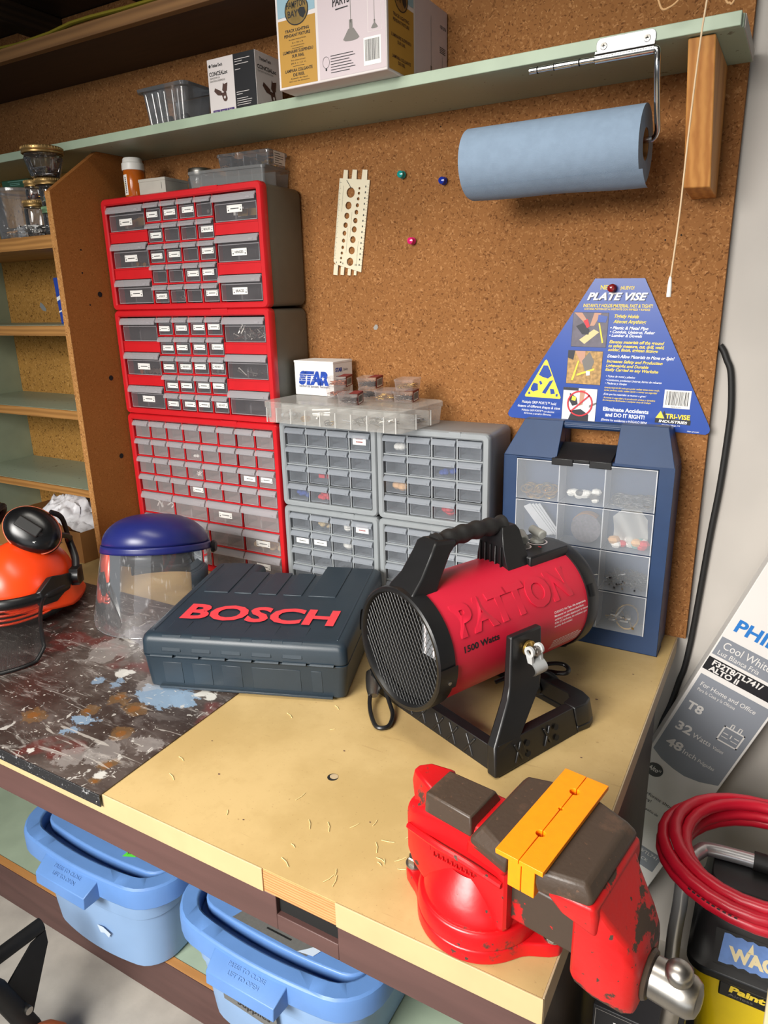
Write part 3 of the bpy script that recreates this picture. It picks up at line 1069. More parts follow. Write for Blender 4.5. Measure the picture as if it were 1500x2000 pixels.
GW, GM, GT = 0.2597, 0.2272, 0.4334


def cells16(W, H, z0=0.013):
    x0, x1, z1 = 0.0145, W - 0.0145, H - 0.015
    sw, sh = (x1 - x0) / 4, (z1 - z0) / 4
    return [(x0 + c * sw, x0 + c * sw + sw, z1 - r * sh - sh, z1 - r * sh) for r in range(4) for c in range(4)]


gz = 0.024
gcols = [(0.523, -0.173), (0.523 + math.cos(gz) * (GW + 0.001), -0.173 + math.sin(gz) * (GW + 0.001))]
gl = (0.0145, 0.0145, 0.013, 0.015)
glo = GM - (GT - GM)
for (gx, gy), la, lb, la_l, lb_l in zip(gcols, ('upper left blue-grey drawer cabinet, under the flat clear organizer box', 'upper right blue-grey drawer cabinet, beside the blue case'),
                                        ('lower left blue-grey drawer cabinet with a few white labels, behind the tool case', 'lower right blue-grey drawer cabinet, mostly hidden behind the red heater'),
                                        ({3: ('', False, 2)}, {}), ({3: ('', False, 2), 4: ('', False, 1), 5: ('', False, 1), 15: ('', False, 2)}, {})):
    hh = GT - GM
    cabinet('drawer_cabinet', la, (gx, gy, GM), gz, GW, hh, 0.155, cells16(GW, hh), [], gl, 'grey_plastic', 'grey_plastic', 'cab_grey_in', 'grey', 'blue-grey drawer cabinets', la_l)
    cabinet('drawer_cabinet', lb, (gx, gy, glo), gz, GW, hh - 0.0005, 0.155, cells16(GW, hh - 0.0005), [], gl, 'grey_plastic', 'grey_plastic', 'cab_grey_in', 'grey', 'blue-grey drawer cabinets', lb_l, drop=glo - 0.0005)


# things that show through the drawer fronts
def clutter(name, label, cat, T, items, seed=1):
    """small pieces lying together inside one drawer"""
    rnd = random.Random(seed)
    m = MB()
    m.xf(T)
    for kind, mat, n, sx, sz, size in items:
        size = size * (1.35 if kind in ('ball', 'plate') else 1.1)
        m.mat(mat)
        for _ in range(n):
            x, z = (rnd.random() - 0.5) * sx, size * 0.4 + rnd.random() * sz * 1.3
            y = 0.004 + size + rnd.random() * 0.014
            a, b = rnd.random() * 2 * PI, (rnd.random() - 0.5) * 1.6
            d = Vector((math.cos(a) * math.cos(b), math.sin(a) * math.cos(b) * 0.4, math.sin(b))) * size
            p = Vector((x, y, max(z, abs(d.z) + 0.003)))
            if kind == 'screw':
                m.cyl(p - d, p + d, size * 0.14, n=6)
                m.cyl(p + d, p + d * 1.12, size * 0.3, n=8)
            elif kind == 'nut':
                m.lathe([(size * 0.5, 0), (size, 0), (size, size * 0.8), (size * 0.5, size * 0.8)], 6, tuple(p), 'Y')
            elif kind == 'plate':
                m.box(p.x - size, p.x + size, p.y, p.y + 0.002, p.z, p.z + size * 1.1)
            elif kind == 'ball':
                m.sphere(tuple(p), size, 10, 0.8)
            elif kind == 'wire':
                m.tube([p - d, p + Vector((d.z, 0, abs(d.x))) * 0.6, p + d], size * 0.12, 6)
    return tag(m.build(name), label, cat, 'small hardware in the drawers', 'stuff')


def cellT(base, rz, cell):
    return frame_T(base, rz) @ Matrix.Translation(((cell[0] + cell[1]) / 2, 0.0085, cell[2] + 0.005))


A0, B0, C0 = (0, RY, H1 + H2), (0, RY, H1), (0, RY, 0.0005)
c44 = cells44(W26, H1 - 0.001)
clutter('hinges', 'pale hinge plates seen in the top left drawer of the topmost red cabinet', 'hinges', cellT(A0, RZ, cA[20]), [('plate', 'brass', 3, 0.06, 0.004, 0.011), ('plate', 'steel', 2, 0.05, 0.006, 0.012)], 2)
clutter('hinges', 'pale hinge plates seen in the top right drawer of the topmost red cabinet', 'hinges', cellT(A0, RZ, cA[23]), [('plate', 'white_plastic', 2, 0.05, 0.0, 0.011), ('plate', 'brass', 2, 0.05, 0.004, 0.010)], 4)
clutter('brass_fittings', 'small brass bits in the middle left drawer of the topmost red cabinet', 'fittings', cellT(A0, RZ, cA[21]), [('nut', 'brass', 4, 0.06, 0.004, 0.005)], 5)
clutter('screws', 'screws lying in the fourth small drawer of the topmost red cabinet', 'screws', cellT(A0, RZ, cA[3]), [('nut', 'steel', 9, 0.03, 0.008, 0.004)], 6)
clutter('screws', 'pale screws in the second drawer of the bottom row, topmost red cabinet', 'screws', cellT(A0, RZ, cA[17]), [('screw', 'steel', 10, 0.03, 0.006, 0.007)], 7)
clutter('bolts', 'long bolts piled in the top right drawer of the middle red cabinet', 'bolts', cellT(B0, RZ, cA[23]), [('screw', 'steel', 26, 0.08, 0.016, 0.013)], 8)
clutter('bolts', 'few bolts lying in the middle right drawer of the middle red cabinet', 'bolts', cellT(B0, RZ, cA[24]), [('screw', 'steel', 8, 0.09, 0.004, 0.012)], 9)
clutter('washers', 'mixed washers in the middle left drawer of the middle red cabinet', 'washers', cellT(B0, RZ, cA[21]), [('nut', 'steel', 8, 0.09, 0.004, 0.007), ('nut', 'copper', 3, 0.09, 0.004, 0.006)], 10)
clutter('hex_nuts', 'hex nuts in the second drawer of the third row, middle red cabinet', 'nuts', cellT(B0, RZ, cA[9]), [('nut', 'steel', 9, 0.034, 0.003, 0.004)], 11)
clutter('hex_nuts', 'hex nuts in the fourth drawer of the third row, middle red cabinet', 'nuts', cellT(B0, RZ, cA[11]), [('nut', 'steel', 9, 0.034, 0.003, 0.004)], 12)
clutter('clips', 'dark clips and a white anchor in the second row of the bottom red cabinet', 'clips', cellT(C0, RZ, c44[11]), [('plate', 'label_navy', 2, 0.02, 0.006, 0.009), ('ball', 'white_plastic', 2, 0.03, 0.002, 0.003)] if 'label_navy' in MT else [('ball', 'white_plastic', 3, 0.03, 0.002, 0.004)], 13)
clutter('dowels', 'pale wooden dowels in the third row of the bottom red cabinet', 'dowels', cellT(C0, RZ, c44[19]), [('screw', 'paper', 6, 0.026, 0.003, 0.008)], 14)
clutter('wire_hooks', 'white wire hooks in the left large drawer of the bottom red cabinet', 'hooks', cellT(C0, RZ, c44[32]), [('wire', 'paper', 7, 0.08, 0.004, 0.016)], 15)
clutter('wooden_plugs', 'yellow and cream wooden plugs in the labelled large drawer of the bottom red cabinet', 'plugs', cellT(C0, RZ, c44[39]), [('ball', 'laminate_edge', 5, 0.08, 0.008, 0.008), ('plate', 'brass', 3, 0.06, 0.006, 0.010)], 16)
clutter('cabinet_knobs', 'cream and dark knobs in a large drawer half hidden by the face shield', 'knobs', cellT(C0, RZ, c44[37]), [('ball', 'laminate_edge', 3, 0.09, 0.01, 0.009), ('ball', 'black', 3, 0.07, 0.008, 0.008)], 17)
g16 = cells16(GW, GT - GM)
gl16 = cells16(GW, GT - GM - 0.0005)
GA = (gcols[0][0], gcols[0][1], GM); GB = (gcols[1][0], gcols[1][1], GM)
GC = (gcols[0][0], gcols[0][1], glo)
MT['blue_bit'] = M('blue_plastic_bits', (44, 70, 150), 0.5)
MT['red_bit'] = M('red_plastic_bits', (200, 44, 52), 0.5)
MT['tan_bit'] = M('tan_bits', (216, 170, 120), 0.6)
clutter('wire_nuts', 'blue wire connectors in the bottom left drawer of the upper left grey cabinet', 'connectors', cellT(GA, gz, g16[12]), [('ball', 'blue_bit', 9, 0.034, 0.010, 0.006)], 18)
clutter('wire_nuts', 'red and white connectors in the second bottom drawer of the upper left grey cabinet', 'connectors', cellT(GA, gz, g16[13]), [('ball', 'red_bit', 6, 0.034, 0.010, 0.006), ('ball', 'white_plastic', 2, 0.03, 0.006, 0.004), ('ball', 'black', 2, 0.03, 0.006, 0.005)], 19)
clutter('red_washers', 'flat red pieces in the third row of the upper left grey cabinet', 'washers', cellT(GA, gz, g16[9]), [('plate', 'red_bit', 3, 0.02, 0.001, 0.006)], 20)
clutter('furniture_feet', 'white foot in the top left drawer of the upper right grey cabinet', 'feet', cellT(GB, gz, g16[0]), [('ball', 'white_plastic', 2, 0.016, 0.004, 0.008)], 21)
clutter('furniture_feet', 'tan balls in the third row of the upper right grey cabinet', 'feet', cellT(GB, gz, g16[8]), [('ball', 'tan_bit', 3, 0.018, 0.006, 0.010)], 22)
clutter('cable_ties', 'dark blue bits in the second row of the upper right grey cabinet', 'clips', cellT(GB, gz, g16[6]), [('ball', 'blue_bit', 6, 0.036, 0.006, 0.006)], 23)
clutter('red_caps', 'red caps in the bottom row of the upper right grey cabinet', 'caps', cellT(GB, gz, g16[14]), [('ball', 'red_bit', 4, 0.02, 0.010, 0.009)], 24)
clutter('screw_anchors', 'cream anchors in the top row of the lower left grey cabinet', 'anchors', cellT(GC, gz, gl16[1]), [('ball', 'laminate_edge', 6, 0.03, 0.012, 0.006)], 25)
clutter('white_knobs', 'white knobs in the third top drawer of the lower left grey cabinet', 'knobs', cellT(GC, gz, gl16[2]), [('ball', 'white_plastic', 4, 0.026, 0.012, 0.008)], 26)
clutter('white_knobs', 'large round white knobs in the second row of the lower left grey cabinet', 'knobs', cellT(GC, gz, gl16[6]), [('ball', 'white_plastic', 3, 0.016, 0.010, 0.012)], 27)
clutter('dark_clips', 'dark clips in the third row of the lower left grey cabinet', 'clips', cellT(GC, gz, gl16[9]), [('plate', 'cab_dark', 3, 0.016, 0.002, 0.012)], 28)
# ------------------------------------------------------------ red fan heater
MT['heater_red'] = M('heater_red_enamel', (196, 30, 54), 0.42, var=0.04, scale=8, bump=0.03, bscale=300)
MT['knob_grey'] = M('grey_knob', (150, 150, 144), 0.4)
MT['knob_light'] = M('light_grey_plastic', (176, 178, 178), 0.45)
MT['mesh_wire'] = M('grille_wire', (66, 66, 66), 0.4, 0.6)
MT['white_ink'] = M('white_ink', (236, 226, 226), 0.6)
MT['element'] = M('ceramic_element', (120, 122, 126), 0.6, var=0.2, scale=300)
R, LEN, CZ = 0.098, 0.371, 0.170
t = thing('fan_heater', 'red cylindrical shop fan heater with black handle and stand on the yellow bench', 'heater', (1.0685, -0.598, 0), (0, 0, -0.408))


def cylmap(y, s, up):
    """y along the barrel, s = angle up from the right side in degrees"""
    a = math.radians(s)
    r = R + up
    return (r * math.cos(a), y, CZ + r * math.sin(a))


b = mb('heater_red').lathe([(R, 0.030), (R, 0.345)], 96, (0, 0, CZ), 'Y', cap=False)
barrel = b.build('barrel', t)
# raised maker's name
em = mb('heater_red')
em.text('PATTON', None, None, None, 0.180, 0, 0.046, 0.258, 'C', bold=0.045, solid=0.020, lift=0.0, fn=lambda a, c, u: cylmap(a, 24.0 + (c + 0.0) * 600, max(0.0, u) * 0.09 + 0.0003))
em.build('lettering', barrel, label='raised red maker name on the barrel')
tx = mb('ink').text('1500 Watts', None, None, None, 0.052, 0, 0.0095, 0.074, 'L', bold=0.03, fn=lambda a, c, u: cylmap(a, 9.0 + c * 585, 0.0004))
tx.build('lettering', barrel, label='black wattage lettering')
tx = mb('white_ink')
for i, ln in enumerate(('CUIDADO: No Tape. Alta temperatura.', 'Mantenga los cordones electricos,', 'cortinas y muebles alejados por lo menos', '0.9m (3\') del frente, los costados y por', 'encima de la unidad.')):
    tx.text(ln, None, None, None, 0.256, 0, 0.0036, (0.082, 0.076, 0.086, 0.084, 0.046)[i], 'L', bold=0.02, fn=lambda a, c, u, i=i: cylmap(a, 11.0 - i * 3.6 + c * 585, 0.0004))
tx.build('lettering', barrel, label='white caution lettering')
tx = mb('white_ink')
for i in range(6):
    for k in range(9 if i == 0 else 14):
        y0 = 0.262 + k * (0.0055 if i else 0.0075)
        tx.grid(lambda u, v, y0=y0, i=i: cylmap(y0 + u * (0.0045 if i else 0.0065), -20.5 - i * 2.5 - v * 1.0, 0.0004), 1, 1)
tx.build('fine_print', barrel, label='rows of tiny white print')

# front and rear black rings
fr = mb('black').lathe([(R - 0.006, 0.030), (R + 0.0028, 0.030), (R + 0.0036, 0.010), (R + 0.003, 0.001), (R + 0.0005, -0.0015), (R - 0.004, -0.001), (R - 0.0065, 0.004), (R - 0.008, 0.020)], 72, (0, 0, CZ), 'Y', cap=False)
for a in (-150, -95, 175, 118):
    c_, s_ = math.cos(math.radians(a)), math.sin(math.radians(a))
fr.build('front_ring', t)
for s in (-8, 172, -128):
    m = mb('black').grid(lambda u, v, s=s: cylmap(-0.001 + u * 0.034, s - 11 + v * 22, 0.0055), 4, 8)
    m.mat('steel')
    m.cyl(cylmap(0.018, s - 4, 0.0050), cylmap(0.018, s - 4, 0.0068), 0.0030, n=10)
    m.build('clip', t)
bk = mb('black').lathe([(R - 0.004, 0.343), (R + 0.003, 0.343), (R + 0.004, 0.348), (R + 0.0035, 0.366), (R - 0.002, 0.378), (R - 0.012, 0.382), (R - 0.02, 0.378), (0.0, 0.376)], 72, (0, 0, CZ), 'Y', cap=False)
for s in (20, 200, -70, 110):
    bk.grid(lambda u, v, s=s: cylmap(0.346 + u * 0.018, s - 6 + v * 12, 0.0075 - abs(u - 0.5) * 0.004), 4, 8)
bk.build('rear_ring', t)
# wire grille
g = mb('mesh_wire')
RG = R - 0.007
st = 0.0088
nn = int(RG * 2 / st) + 2
for sg in (1, -1):
    for k in range(-nn, nn + 1):
        sl = 1.75 * sg
        pts = []
        c0 = k * st
        a_ = 1 + sl * sl
        bq = 2 * sl * (-sl * c0)
        cq = sl * sl * c0 * c0 - RG * RG
        d = bq * bq - 4 * a_ * cq
        if d <= 0:
            continue
        xa, xb = (-bq - math.sqrt(d)) / (2 * a_), (-bq + math.sqrt(d)) / (2 * a_)
        g.cyl((xa, 0.0062 + 0.0006 * sg, CZ + sl * (xa - c0)), (xb, 0.0062 + 0.0006 * sg, CZ + sl * (xb - c0)), 0.0005, n=4, cap=False)
g.build('grille', t)
mb('black_matte').lathe([(R - 0.0085, 0.022), (R - 0.012, 0.12)], 48, (0, 0, CZ), 'Y', cap=False).lathe([(0.0, 0.119), (R - 0.012, 0.119)], 48, (0, 0, CZ), 'Y', cap=False).build('air_duct', t)
el = mb('element').box(-0.042, 0.042, 0.085, 0.112, CZ - 0.052, CZ + 0.052)
el.mat('white_ink')
for k in range(4):
    x = -0.036 + k * 0.022
    el.box(x, x + 0.004, 0.0838, 0.0849, CZ - 0.05, CZ + 0.05)
el.build('heating_element', t)

# handle: front post, ribbed grip, rear post
h = mb('black')
rings = []
for y0, y1, z, w in ((0.002, 0.058, 0.262, 0.031), (0.010, 0.058, 0.272, 0.030), (0.028, 0.070, 0.288, 0.026), (0.050, 0.090, 0.320, 0.023), (0.058, 0.104, 0.334, 0.022), (0.066, 0.106, 0.339, 0.017)):
    rings.append([(-w, y0, z), (w, y0, z), (w, y1, z - (y1 - y0) * 0.12), (-w, y1, z - (y1 - y0) * 0.12)])
loft(h, rings)
h.build('front_post', t, bevel=0.003)
gp = mb('black_matte')
pts, rs = [], []
for i in range(41):
    u = i / 40
    pts.append((0, 0.076 + u * 0.150, 0.328 + 0.004 * math.sin(u * PI)))
    rs.append(0.0165 if (i < 3) else 0.0146 + 0.0014 * math.cos(u * 10 * PI) + (0.0012 if i > 38 else 0))
gp.tube(pts, rs, 20)
gp.build('grip', t, label='black ribbed rubber grip')
h = mb('black')
rings = []
for y0, y1, z, w in ((0.206, 0.258, 0.260, 0.038), (0.203, 0.257, 0.274, 0.034), (0.202, 0.250, 0.300, 0.028), (0.206, 0.246, 0.322, 0.022), (0.212, 0.242, 0.330, 0.016)):
    rings.append([(-w, y0, z), (w, y0, z), (w, y1, z), (-w, y1, z)])
loft(h, rings)
for k in range(5):
    x = -0.024 + k * 0.012
    h.box(x - 0.0012, x + 0.0012, 0.1985, 0.204, 0.262, 0.300)
h.build('rear_post', t, bevel=0.002)
# control panel with two knobs
cp = mb('black').box(-0.044, 0.044, 0.252, 0.350, 0.250, 0.2745)
cp.mat('white_ink')
cp.disc((0, 0, 0.2745), X, Y, -0.004, 0.283, 0.0165, lift=0.0003, r_in=0.0135).disc((0, 0, 0.2745), X, Y, -0.004, 0.322, 0.0185, lift=0.0003, r_in=0.0158)
cp.mat('red_bit').disc((0, 0, 0.2745), X, Y, 0.018, 0.304, 0.0035, 0.0022, lift=0.0004)
cp.build('control_panel', t, bevel=0.003)
for y, rz in ((0.283, 0.9), (0.322, 1.25)):
    k = mb('knob_grey').lathe([(0.0135, 0), (0.0125, 0.004), (0.010, 0.006)], 28)
    k.box(-0.005, 0.005, -0.010, 0.010, 0.005, 0.016)
    k.tube([(0, -0.019, 0.018), (0, -0.018, 0.0182), (0, 0.018, 0.0182), (0, 0.019, 0.018)], [0.006, 0.0082, 0.0082, 0.006], 16)
    k.build('knob', t, loc=(-0.004, y, 0.2748), rot=(0, 0, rz), bevel=0.0008)

# stand: two uprights, base frame
for sx in (1, -1):
    u = mb('black')
    prof = [(0.113, 0.126, 0.199, 0.122, 0.190), (0.113, 0.128, 0.116, 0.120, 0.192), (0.118, 0.134, 0.098, 0.110, 0.184), (0.140, 0.158, 0.048, 0.0585, 0.116), (0.147, 0.166, 0.002, 0.0530, 0.130)]
    rings = []
    for xi, xo, z, y0, y1 in prof:
        rings.append([(sx * xi, y0, z), (sx * xo, y0, z), (sx * xo, y1, z), (sx * xi, y1, z)][::sx])
    loft(u, rings)
    u.build('upright', t, bevel=0.003)
base = mb('black')
for sx in (1, -1):
    base.hexa([(sx * a, y, 0.0005) for a, y in ((0.143, 0.0615), (0.165, 0.0615), (0.165, 0.246), (0.143, 0.246))][::sx], [(sx * a, y, z) for a, y, z in ((0.140, 0.066, 0.050), (0.158, 0.066, 0.050), (0.157, 0.240, 0.046), (0.139, 0.240, 0.046))][::sx])
    # ribs and recesses moulded into the outer side
    if sx == 1:
        for k, y in enumerate((0.098, 0.165)):
            base.cyl((0.1645, y, 0.010), (0.1600, y + 0.014, 0.040), 0.0024, n=8)
            base.cyl((0.1605, y, 0.040), (0.1645, y + 0.014, 0.012), 0.0020, n=8)
base.hexa([(-0.143, 0.0625, 0.0005), (0.143, 0.0625, 0.0005), (0.143, 0.092, 0.0005), (-0.143, 0.092, 0.0005)], [(-0.140, 0.069, 0.038), (0.140, 0.069, 0.038), (0.140, 0.088, 0.038), (-0.140, 0.088, 0.038)])
for x in (-0.09, -0.055, -0.02, 0.02, 0.055, 0.095):
    base.cyl((x - 0.010, 0.0638, 0.004), (x + 0.010, 0.0685, 0.034), 0.0026, n=8)
    base.cyl((x + 0.010, 0.0638, 0.004), (x - 0.010, 0.0685, 0.034), 0.0026, n=8)
bs = base.build('base_frame', t, bevel=0.0015)
ey = Vector((-0.14, 0, 1)).normalized()
for y in (0.118, 0.185):
    hol = mb('black_hole')
    for z in (0.014, 0.032):
        hol.disc((0.1662 - 0.14 * z, 0, z), Y, ey, y + 0.008, 0, 0.0055, 0.0050, n=14, lift=0.0007)
    hol.build('recess', bs, label='dark holes in the side rail')
rf = mb('black')
pl = [(0.165, 0.246), (0.168, 0.272), (0.160, 0.292), (0.138, 0.300), (-0.138, 0.300), (-0.160, 0.292), (-0.168, 0.272), (-0.165, 0.246), (-0.140, 0.246), (-0.136, 0.268), (-0.125, 0.276), (0.125, 0.276), (0.136, 0.268), (0.140, 0.246)]
rf.prism(pl, 0.0005, 0.012, 'Z')
loft(rf, [ring(pl, 0.012), ring([(x * 0.985, y - 0.003) for x, y in pl], 0.030), ring([(x * 0.965, y - 0.004) for x, y in pl], 0.046)])
rf.build('rear_foot', t, bevel=0.002)
# clamp on the right upright
cl = mb('brass')
cl.cyl((0.127, 0.158, 0.172), (0.132, 0.158, 0.172), 0.0125, n=20)
cl.mat('steel').cyl((0.131, 0.158, 0.172), (0.150, 0.158, 0.172), 0.0045, n=14)
cl.lathe([(0.0, 0.138), (0.0078, 0.138), (0.0078, 0.147), (0.0, 0.147)], 6, (0, 0.158, 0.172), 'X')
cl.build('clamp_bolt', t, bevel=0.0006, label='shiny clamp bolt')
lv = mb('knob_light')
for dy in (-0.0105, 0.0105):
    lv.lathe([(0.0045, -0.0022), (0.0090, -0.0022), (0.0090, 0.0022), (0.0045, 0.0022), (0.0045, -0.0022)], 20, (0.142, 0.156 + dy, 0.174), 'Y', cap=False)
    loft(lv, [[(0.136, 0.1540 + dy, 0.168), (0.148, 0.1540 + dy, 0.168), (0.148, 0.1584 + dy, 0.168), (0.136, 0.1584 + dy, 0.168)][::-1],
              [(0.139, 0.1560 + dy, 0.154), (0.148, 0.1560 + dy, 0.154), (0.148, 0.1604 + dy, 0.154), (0.139, 0.1604 + dy, 0.154)][::-1]])
for off in (0.0, 0.0028):
    lv.grid(lambda u, v: (0.141 + 0.010 * math.sin(u * 3.0) - off + 0.003, 0.145 + v * 0.0265 + u * 0.008, 0.160 - u * 0.030 - off * 0.4), 10, 3)
lv.build('clamp_lever', t, label='light grey clamp lever')
# cord folded under the heater, its wrap and a loop in front
cd = mb('black')
cd.tube(crom([(0.00, 0.22, 0.030), (0.02, 0.27, 0.044), (0.034, 0.3003, 0.050), (0.046, 0.325, 0.051), (0.058, 0.338, 0.049), (0.070, 0.336, 0.046), (0.0745, 0.324, 0.044), (0.062, 0.315, 0.042), (0.044, 0.305, 0.040), (0.02, 0.27, 0.035)], 5), 0.0045, 10, flat=0.8)
cd.tube(crom([(0.03, 0.255, 0.055), (0.055, 0.280, 0.056), (0.070, 0.291, 0.050), (0.079, 0.297, 0.036), (0.077, 0.294, 0.020), (0.068, 0.287, 0.012), (0.05, 0.27, 0.012)], 5), 0.0042, 10)
cd.tube(crom([(0.02, 0.23, 0.020), (0.045, 0.255, 0.026), (0.058, 0.272, 0.028)], 1), [0.012, 0.013, 0.011], 14)
cd.tube(crom([(-0.03, 0.14, 0.030), (-0.09, 0.085, 0.034), (-0.120, 0.064, 0.022), (-0.098, 0.052, 0.012), (-0.066, 0.036, 0.006), (-0.045, 0.014, 0.005), (-0.043, 0.000, 0.005), (-0.055, -0.0075, 0.005), (-0.085, 0.004, 0.006), (-0.112, 0.020, 0.010), (-0.137, 0.040, 0.018), (-0.172, 0.064, 0.026), (-0.15, 0.10, 0.03), (-0.03, 0.16, 0.030)], 5), 0.0038, 10)
cd = cd.build('power_cord', t, label='black folded power cord')
mb('steel').tube([(-0.122, 0.035, 0.016), (-0.136, 0.046, 0.020), (-0.155, 0.060, 0.025), (-0.170, 0.072, 0.028)], [0.009, 0.013, 0.0145, 0.0145], 16, flat=0.6).build('cord_wrap', cd, label='pale grey sleeve on the cord')

# ------------------------------------------------------------ dark blue tool case
MT['case_blue'] = M('dark_blue_green_plastic', (32, 45, 55), 0.42, var=0.06, scale=20, bump=0.06, bscale=500)
MT['case_red'] = M('red_print', (222, 62, 70), 0.5, var=0.06, scale=60)
t = thing('tool_case', 'dark blue plastic tool case lying on the bench with big red lettering', 'tool case', (0.5612, -0.6734, 0.0024), (0, 0, 0.352))
Wc, Dc, Hs, Ht = 0.393, 0.385, 0.070, 0.111


def outline(ins, notch=True, r=0.014):
    x0, x1, y0, y1 = ins, Wc - ins, ins, Dc - ins
    p = []
    def arc(cx, cy, a0, a1, rr, n=5):
        for i in range(n + 1):
            a = a0 + (a1 - a0) * i / n
            p.append((cx + rr * math.cos(a), cy + rr * math.sin(a)))
    arc(x0 + r, y0 + r, PI, 1.5 * PI, r); arc(x1 - r, y0 + r, 1.5 * PI, 2 * PI, r); arc(x1 - r, y1 - r, 0, PI / 2, r)
    if notch:
        n0, n1, ny = 0.118 - ins, 0.262 + ins, 0.330 - ins
        arc(n1 + 0.008, y1 - 0.008, PI / 2, PI, 0.008, 3); arc(n1 - 0.012, ny + 0.012, 0, -PI / 2, 0.012, 3); arc(n0 + 0.012, ny + 0.012, -PI / 2, -PI, 0.012, 3); arc(n0 - 0.008, y1 - 0.008, 0, PI / 2, 0.008, 3)
    arc(x0 + r, y1 - r, PI / 2, PI, r)
    return p


lo = mb('case_blue')
loft(lo, [ring(outline(0.010), 0.0006), ring(outline(0.006), 0.004), ring(outline(0.001), Hs - 0.006), ring(outline(-0.0005), Hs - 0.001), ring(outline(0.003), Hs)])
for x0, x1 in ((0.040, 0.078), (0.098, 0.136), (0.156, 0.194), (0.214, 0.306), (0.326, 0.346)):
    lo.hexa([(x0, 0.0046, 0.012), (x1, 0.0046, 0.012), (x1, 0.012, 0.012), (x0, 0.012, 0.012)], [(x0, 0.0010, 0.057), (x1, 0.0010, 0.057), (x1, 0.012, 0.057), (x0, 0.012, 0.057)])
lo.box(0.03, 0.365, -0.0012, 0.012, 0.003, 0.0075)
lo.build('lower_shell', t, bevel=0.0012)
li = mb('case_blue')
loft(li, [ring(outline(0.003), Hs + 0.0008), ring(outline(-0.0005), Hs + 0.002), ring(outline(0.0005), Ht - 0.014), ring(outline(0.003), Ht - 0.006), ring(outline(0.008), Ht - 0.0015), ring(outline(0.014), Ht)])
# raised ribs running front to back, wrapping over the front edge
for x0, x1 in ((0.042, 0.080), (0.100, 0.138), (0.158, 0.196), (0.216, 0.254), (0.274, 0.312)):
    li.hexa([(x0, -0.0016, 0.080), (x1, -0.0016, 0.080), (x1, 0.02, 0.080), (x0, 0.02, 0.080)], [(x0 + 0.001, 0.0045, Ht - 0.004), (x1 - 0.001, 0.0045, Ht - 0.004), (x1, 0.02, Ht - 0.004), (x0, 0.02, Ht - 0.004)])
for x0, x1 in ((0.042, 0.080), (0.100, 0.138), (0.158, 0.196), (0.216, 0.254), (0.274, 0.312)):
    li.hexa([(x0, 0.0035, Ht - 0.0055), (x1, 0.0035, Ht - 0.0055), (x1, 0.064, Ht - 0.004), (x0, 0.064, Ht - 0.004)], [(x0, 0.0080, Ht - 0.0008), (x1, 0.0080, Ht - 0.0008), (x1, 0.064, Ht + 0.0014), (x0, 0.064, Ht + 0.0014)])
li.box(0.040, 0.094, 0.205, 0.372, Ht - 0.004, Ht + 0.0020)
for x0, x1 in ((0.108, 0.146), (0.160, 0.200), (0.214, 0.254)):
    li.box(x0, x1, 0.205, 0.324, Ht - 0.004, Ht + 0.0020)
li.box(0.268, 0.326, 0.205, 0.372, Ht - 0.004, Ht + 0.0020)
li.box(0.018, 0.022, 0.02, 0.365, Ht - 0.004, Ht + 0.001)
li.box(0.371, 0.375, 0.02, 0.365, Ht - 0.004, Ht + 0.001)
lid = li.build('lid', t, bevel=0.0012)
mb('case_red').text('BOSCH', (0, 0, Ht + 0.0018), X, Y, 0.1995, 0.075, 0.062, 0.306, 'C', bold=0.035, shear=0.0).build('lettering', lid, label='red block lettering')
hg = mb('case_blue')
for k in range(7):
    hg.cyl((0.02 + k * 0.051, -0.0022, Hs + 0.001), (0.064 + k * 0.051, -0.0022, Hs + 0.001), 0.0030, n=10)
hg.build('hinge', t)
# ------------------------------------------------------------ bench vise
MT['vise_red'] = worn('vise_red_paint', (190, 14, 20), (76, 56, 46), 11, 0.615, 0.33, 0.55, 0.3, 0.12, 0.03)
MT['vise_worn'] = worn('vise_chipped_paint', (188, 20, 22), (74, 58, 48), 18, 0.560, 0.4, 0.55, 0.3, 0.2)
MT['vise_iron'] = worn('bare_iron', (64, 51, 41), (112, 86, 70), 26, 0.56, 0.45, 0.4, 0.5, 0.2, 0.18)
MT['orange_pad'] = M('orange_plastic', (255, 140, 4), 0.45, var=0.03, scale=100, bump=0.08, bscale=900)
VA = -0.166
t = thing('bench_vise', 'large red bench vise with chipped paint bolted to the front corner of the bench', 'vise', (1.31, -0.845, 0.0), (0, 0, VA))


def blob_loft(m, rings, r=0.0):
    loft(m, rings)


# swivel base: round foot with two bolt lugs
b = mb('vise_red')
pl = []
N = 72
for i in range(N):
    a = 2 * PI * i / N
    r = 0.0735
    for la in (math.radians(183), math.radians(3), math.radians(90)):
        d = abs((a - la + PI) % (2 * PI) - PI)
        r += 0.030 * math.exp(-(d / 0.24) ** 2)
    pl.append((r * math.cos(a), r * math.sin(a)))
loft(b, [ring(pl, 0.0005), ring(pl, 0.015), ring([(x * 0.985, y * 0.985) for x, y in pl], 0.0185)])
b.lathe([(0.073, 0.018), (0.0725, 0.034), (0.070, 0.040), (0.066, 0.0405)], 64)
b.build('swivel_base', t, bevel=0.002, seg=3)
for a in (183, 3):
    c_, s_ = math.cos(math.radians(a)), math.sin(math.radians(a))
    bo = mb('steel').lathe([(0.0115, 0.0187), (0.0115, 0.0205), (0.0095, 0.0207)], 20, (0.092 * c_, 0.092 * s_, 0))
    bo.lathe([(0.0088, 0.0207), (0.0088, 0.029), (0.0075, 0.0305)], 6, (0.092 * c_, 0.092 * s_, 0))
    bo.build('bolt', t)
# fixed body: a round skirt that grows into the body with the slide tunnel
body = mb('vise_red')


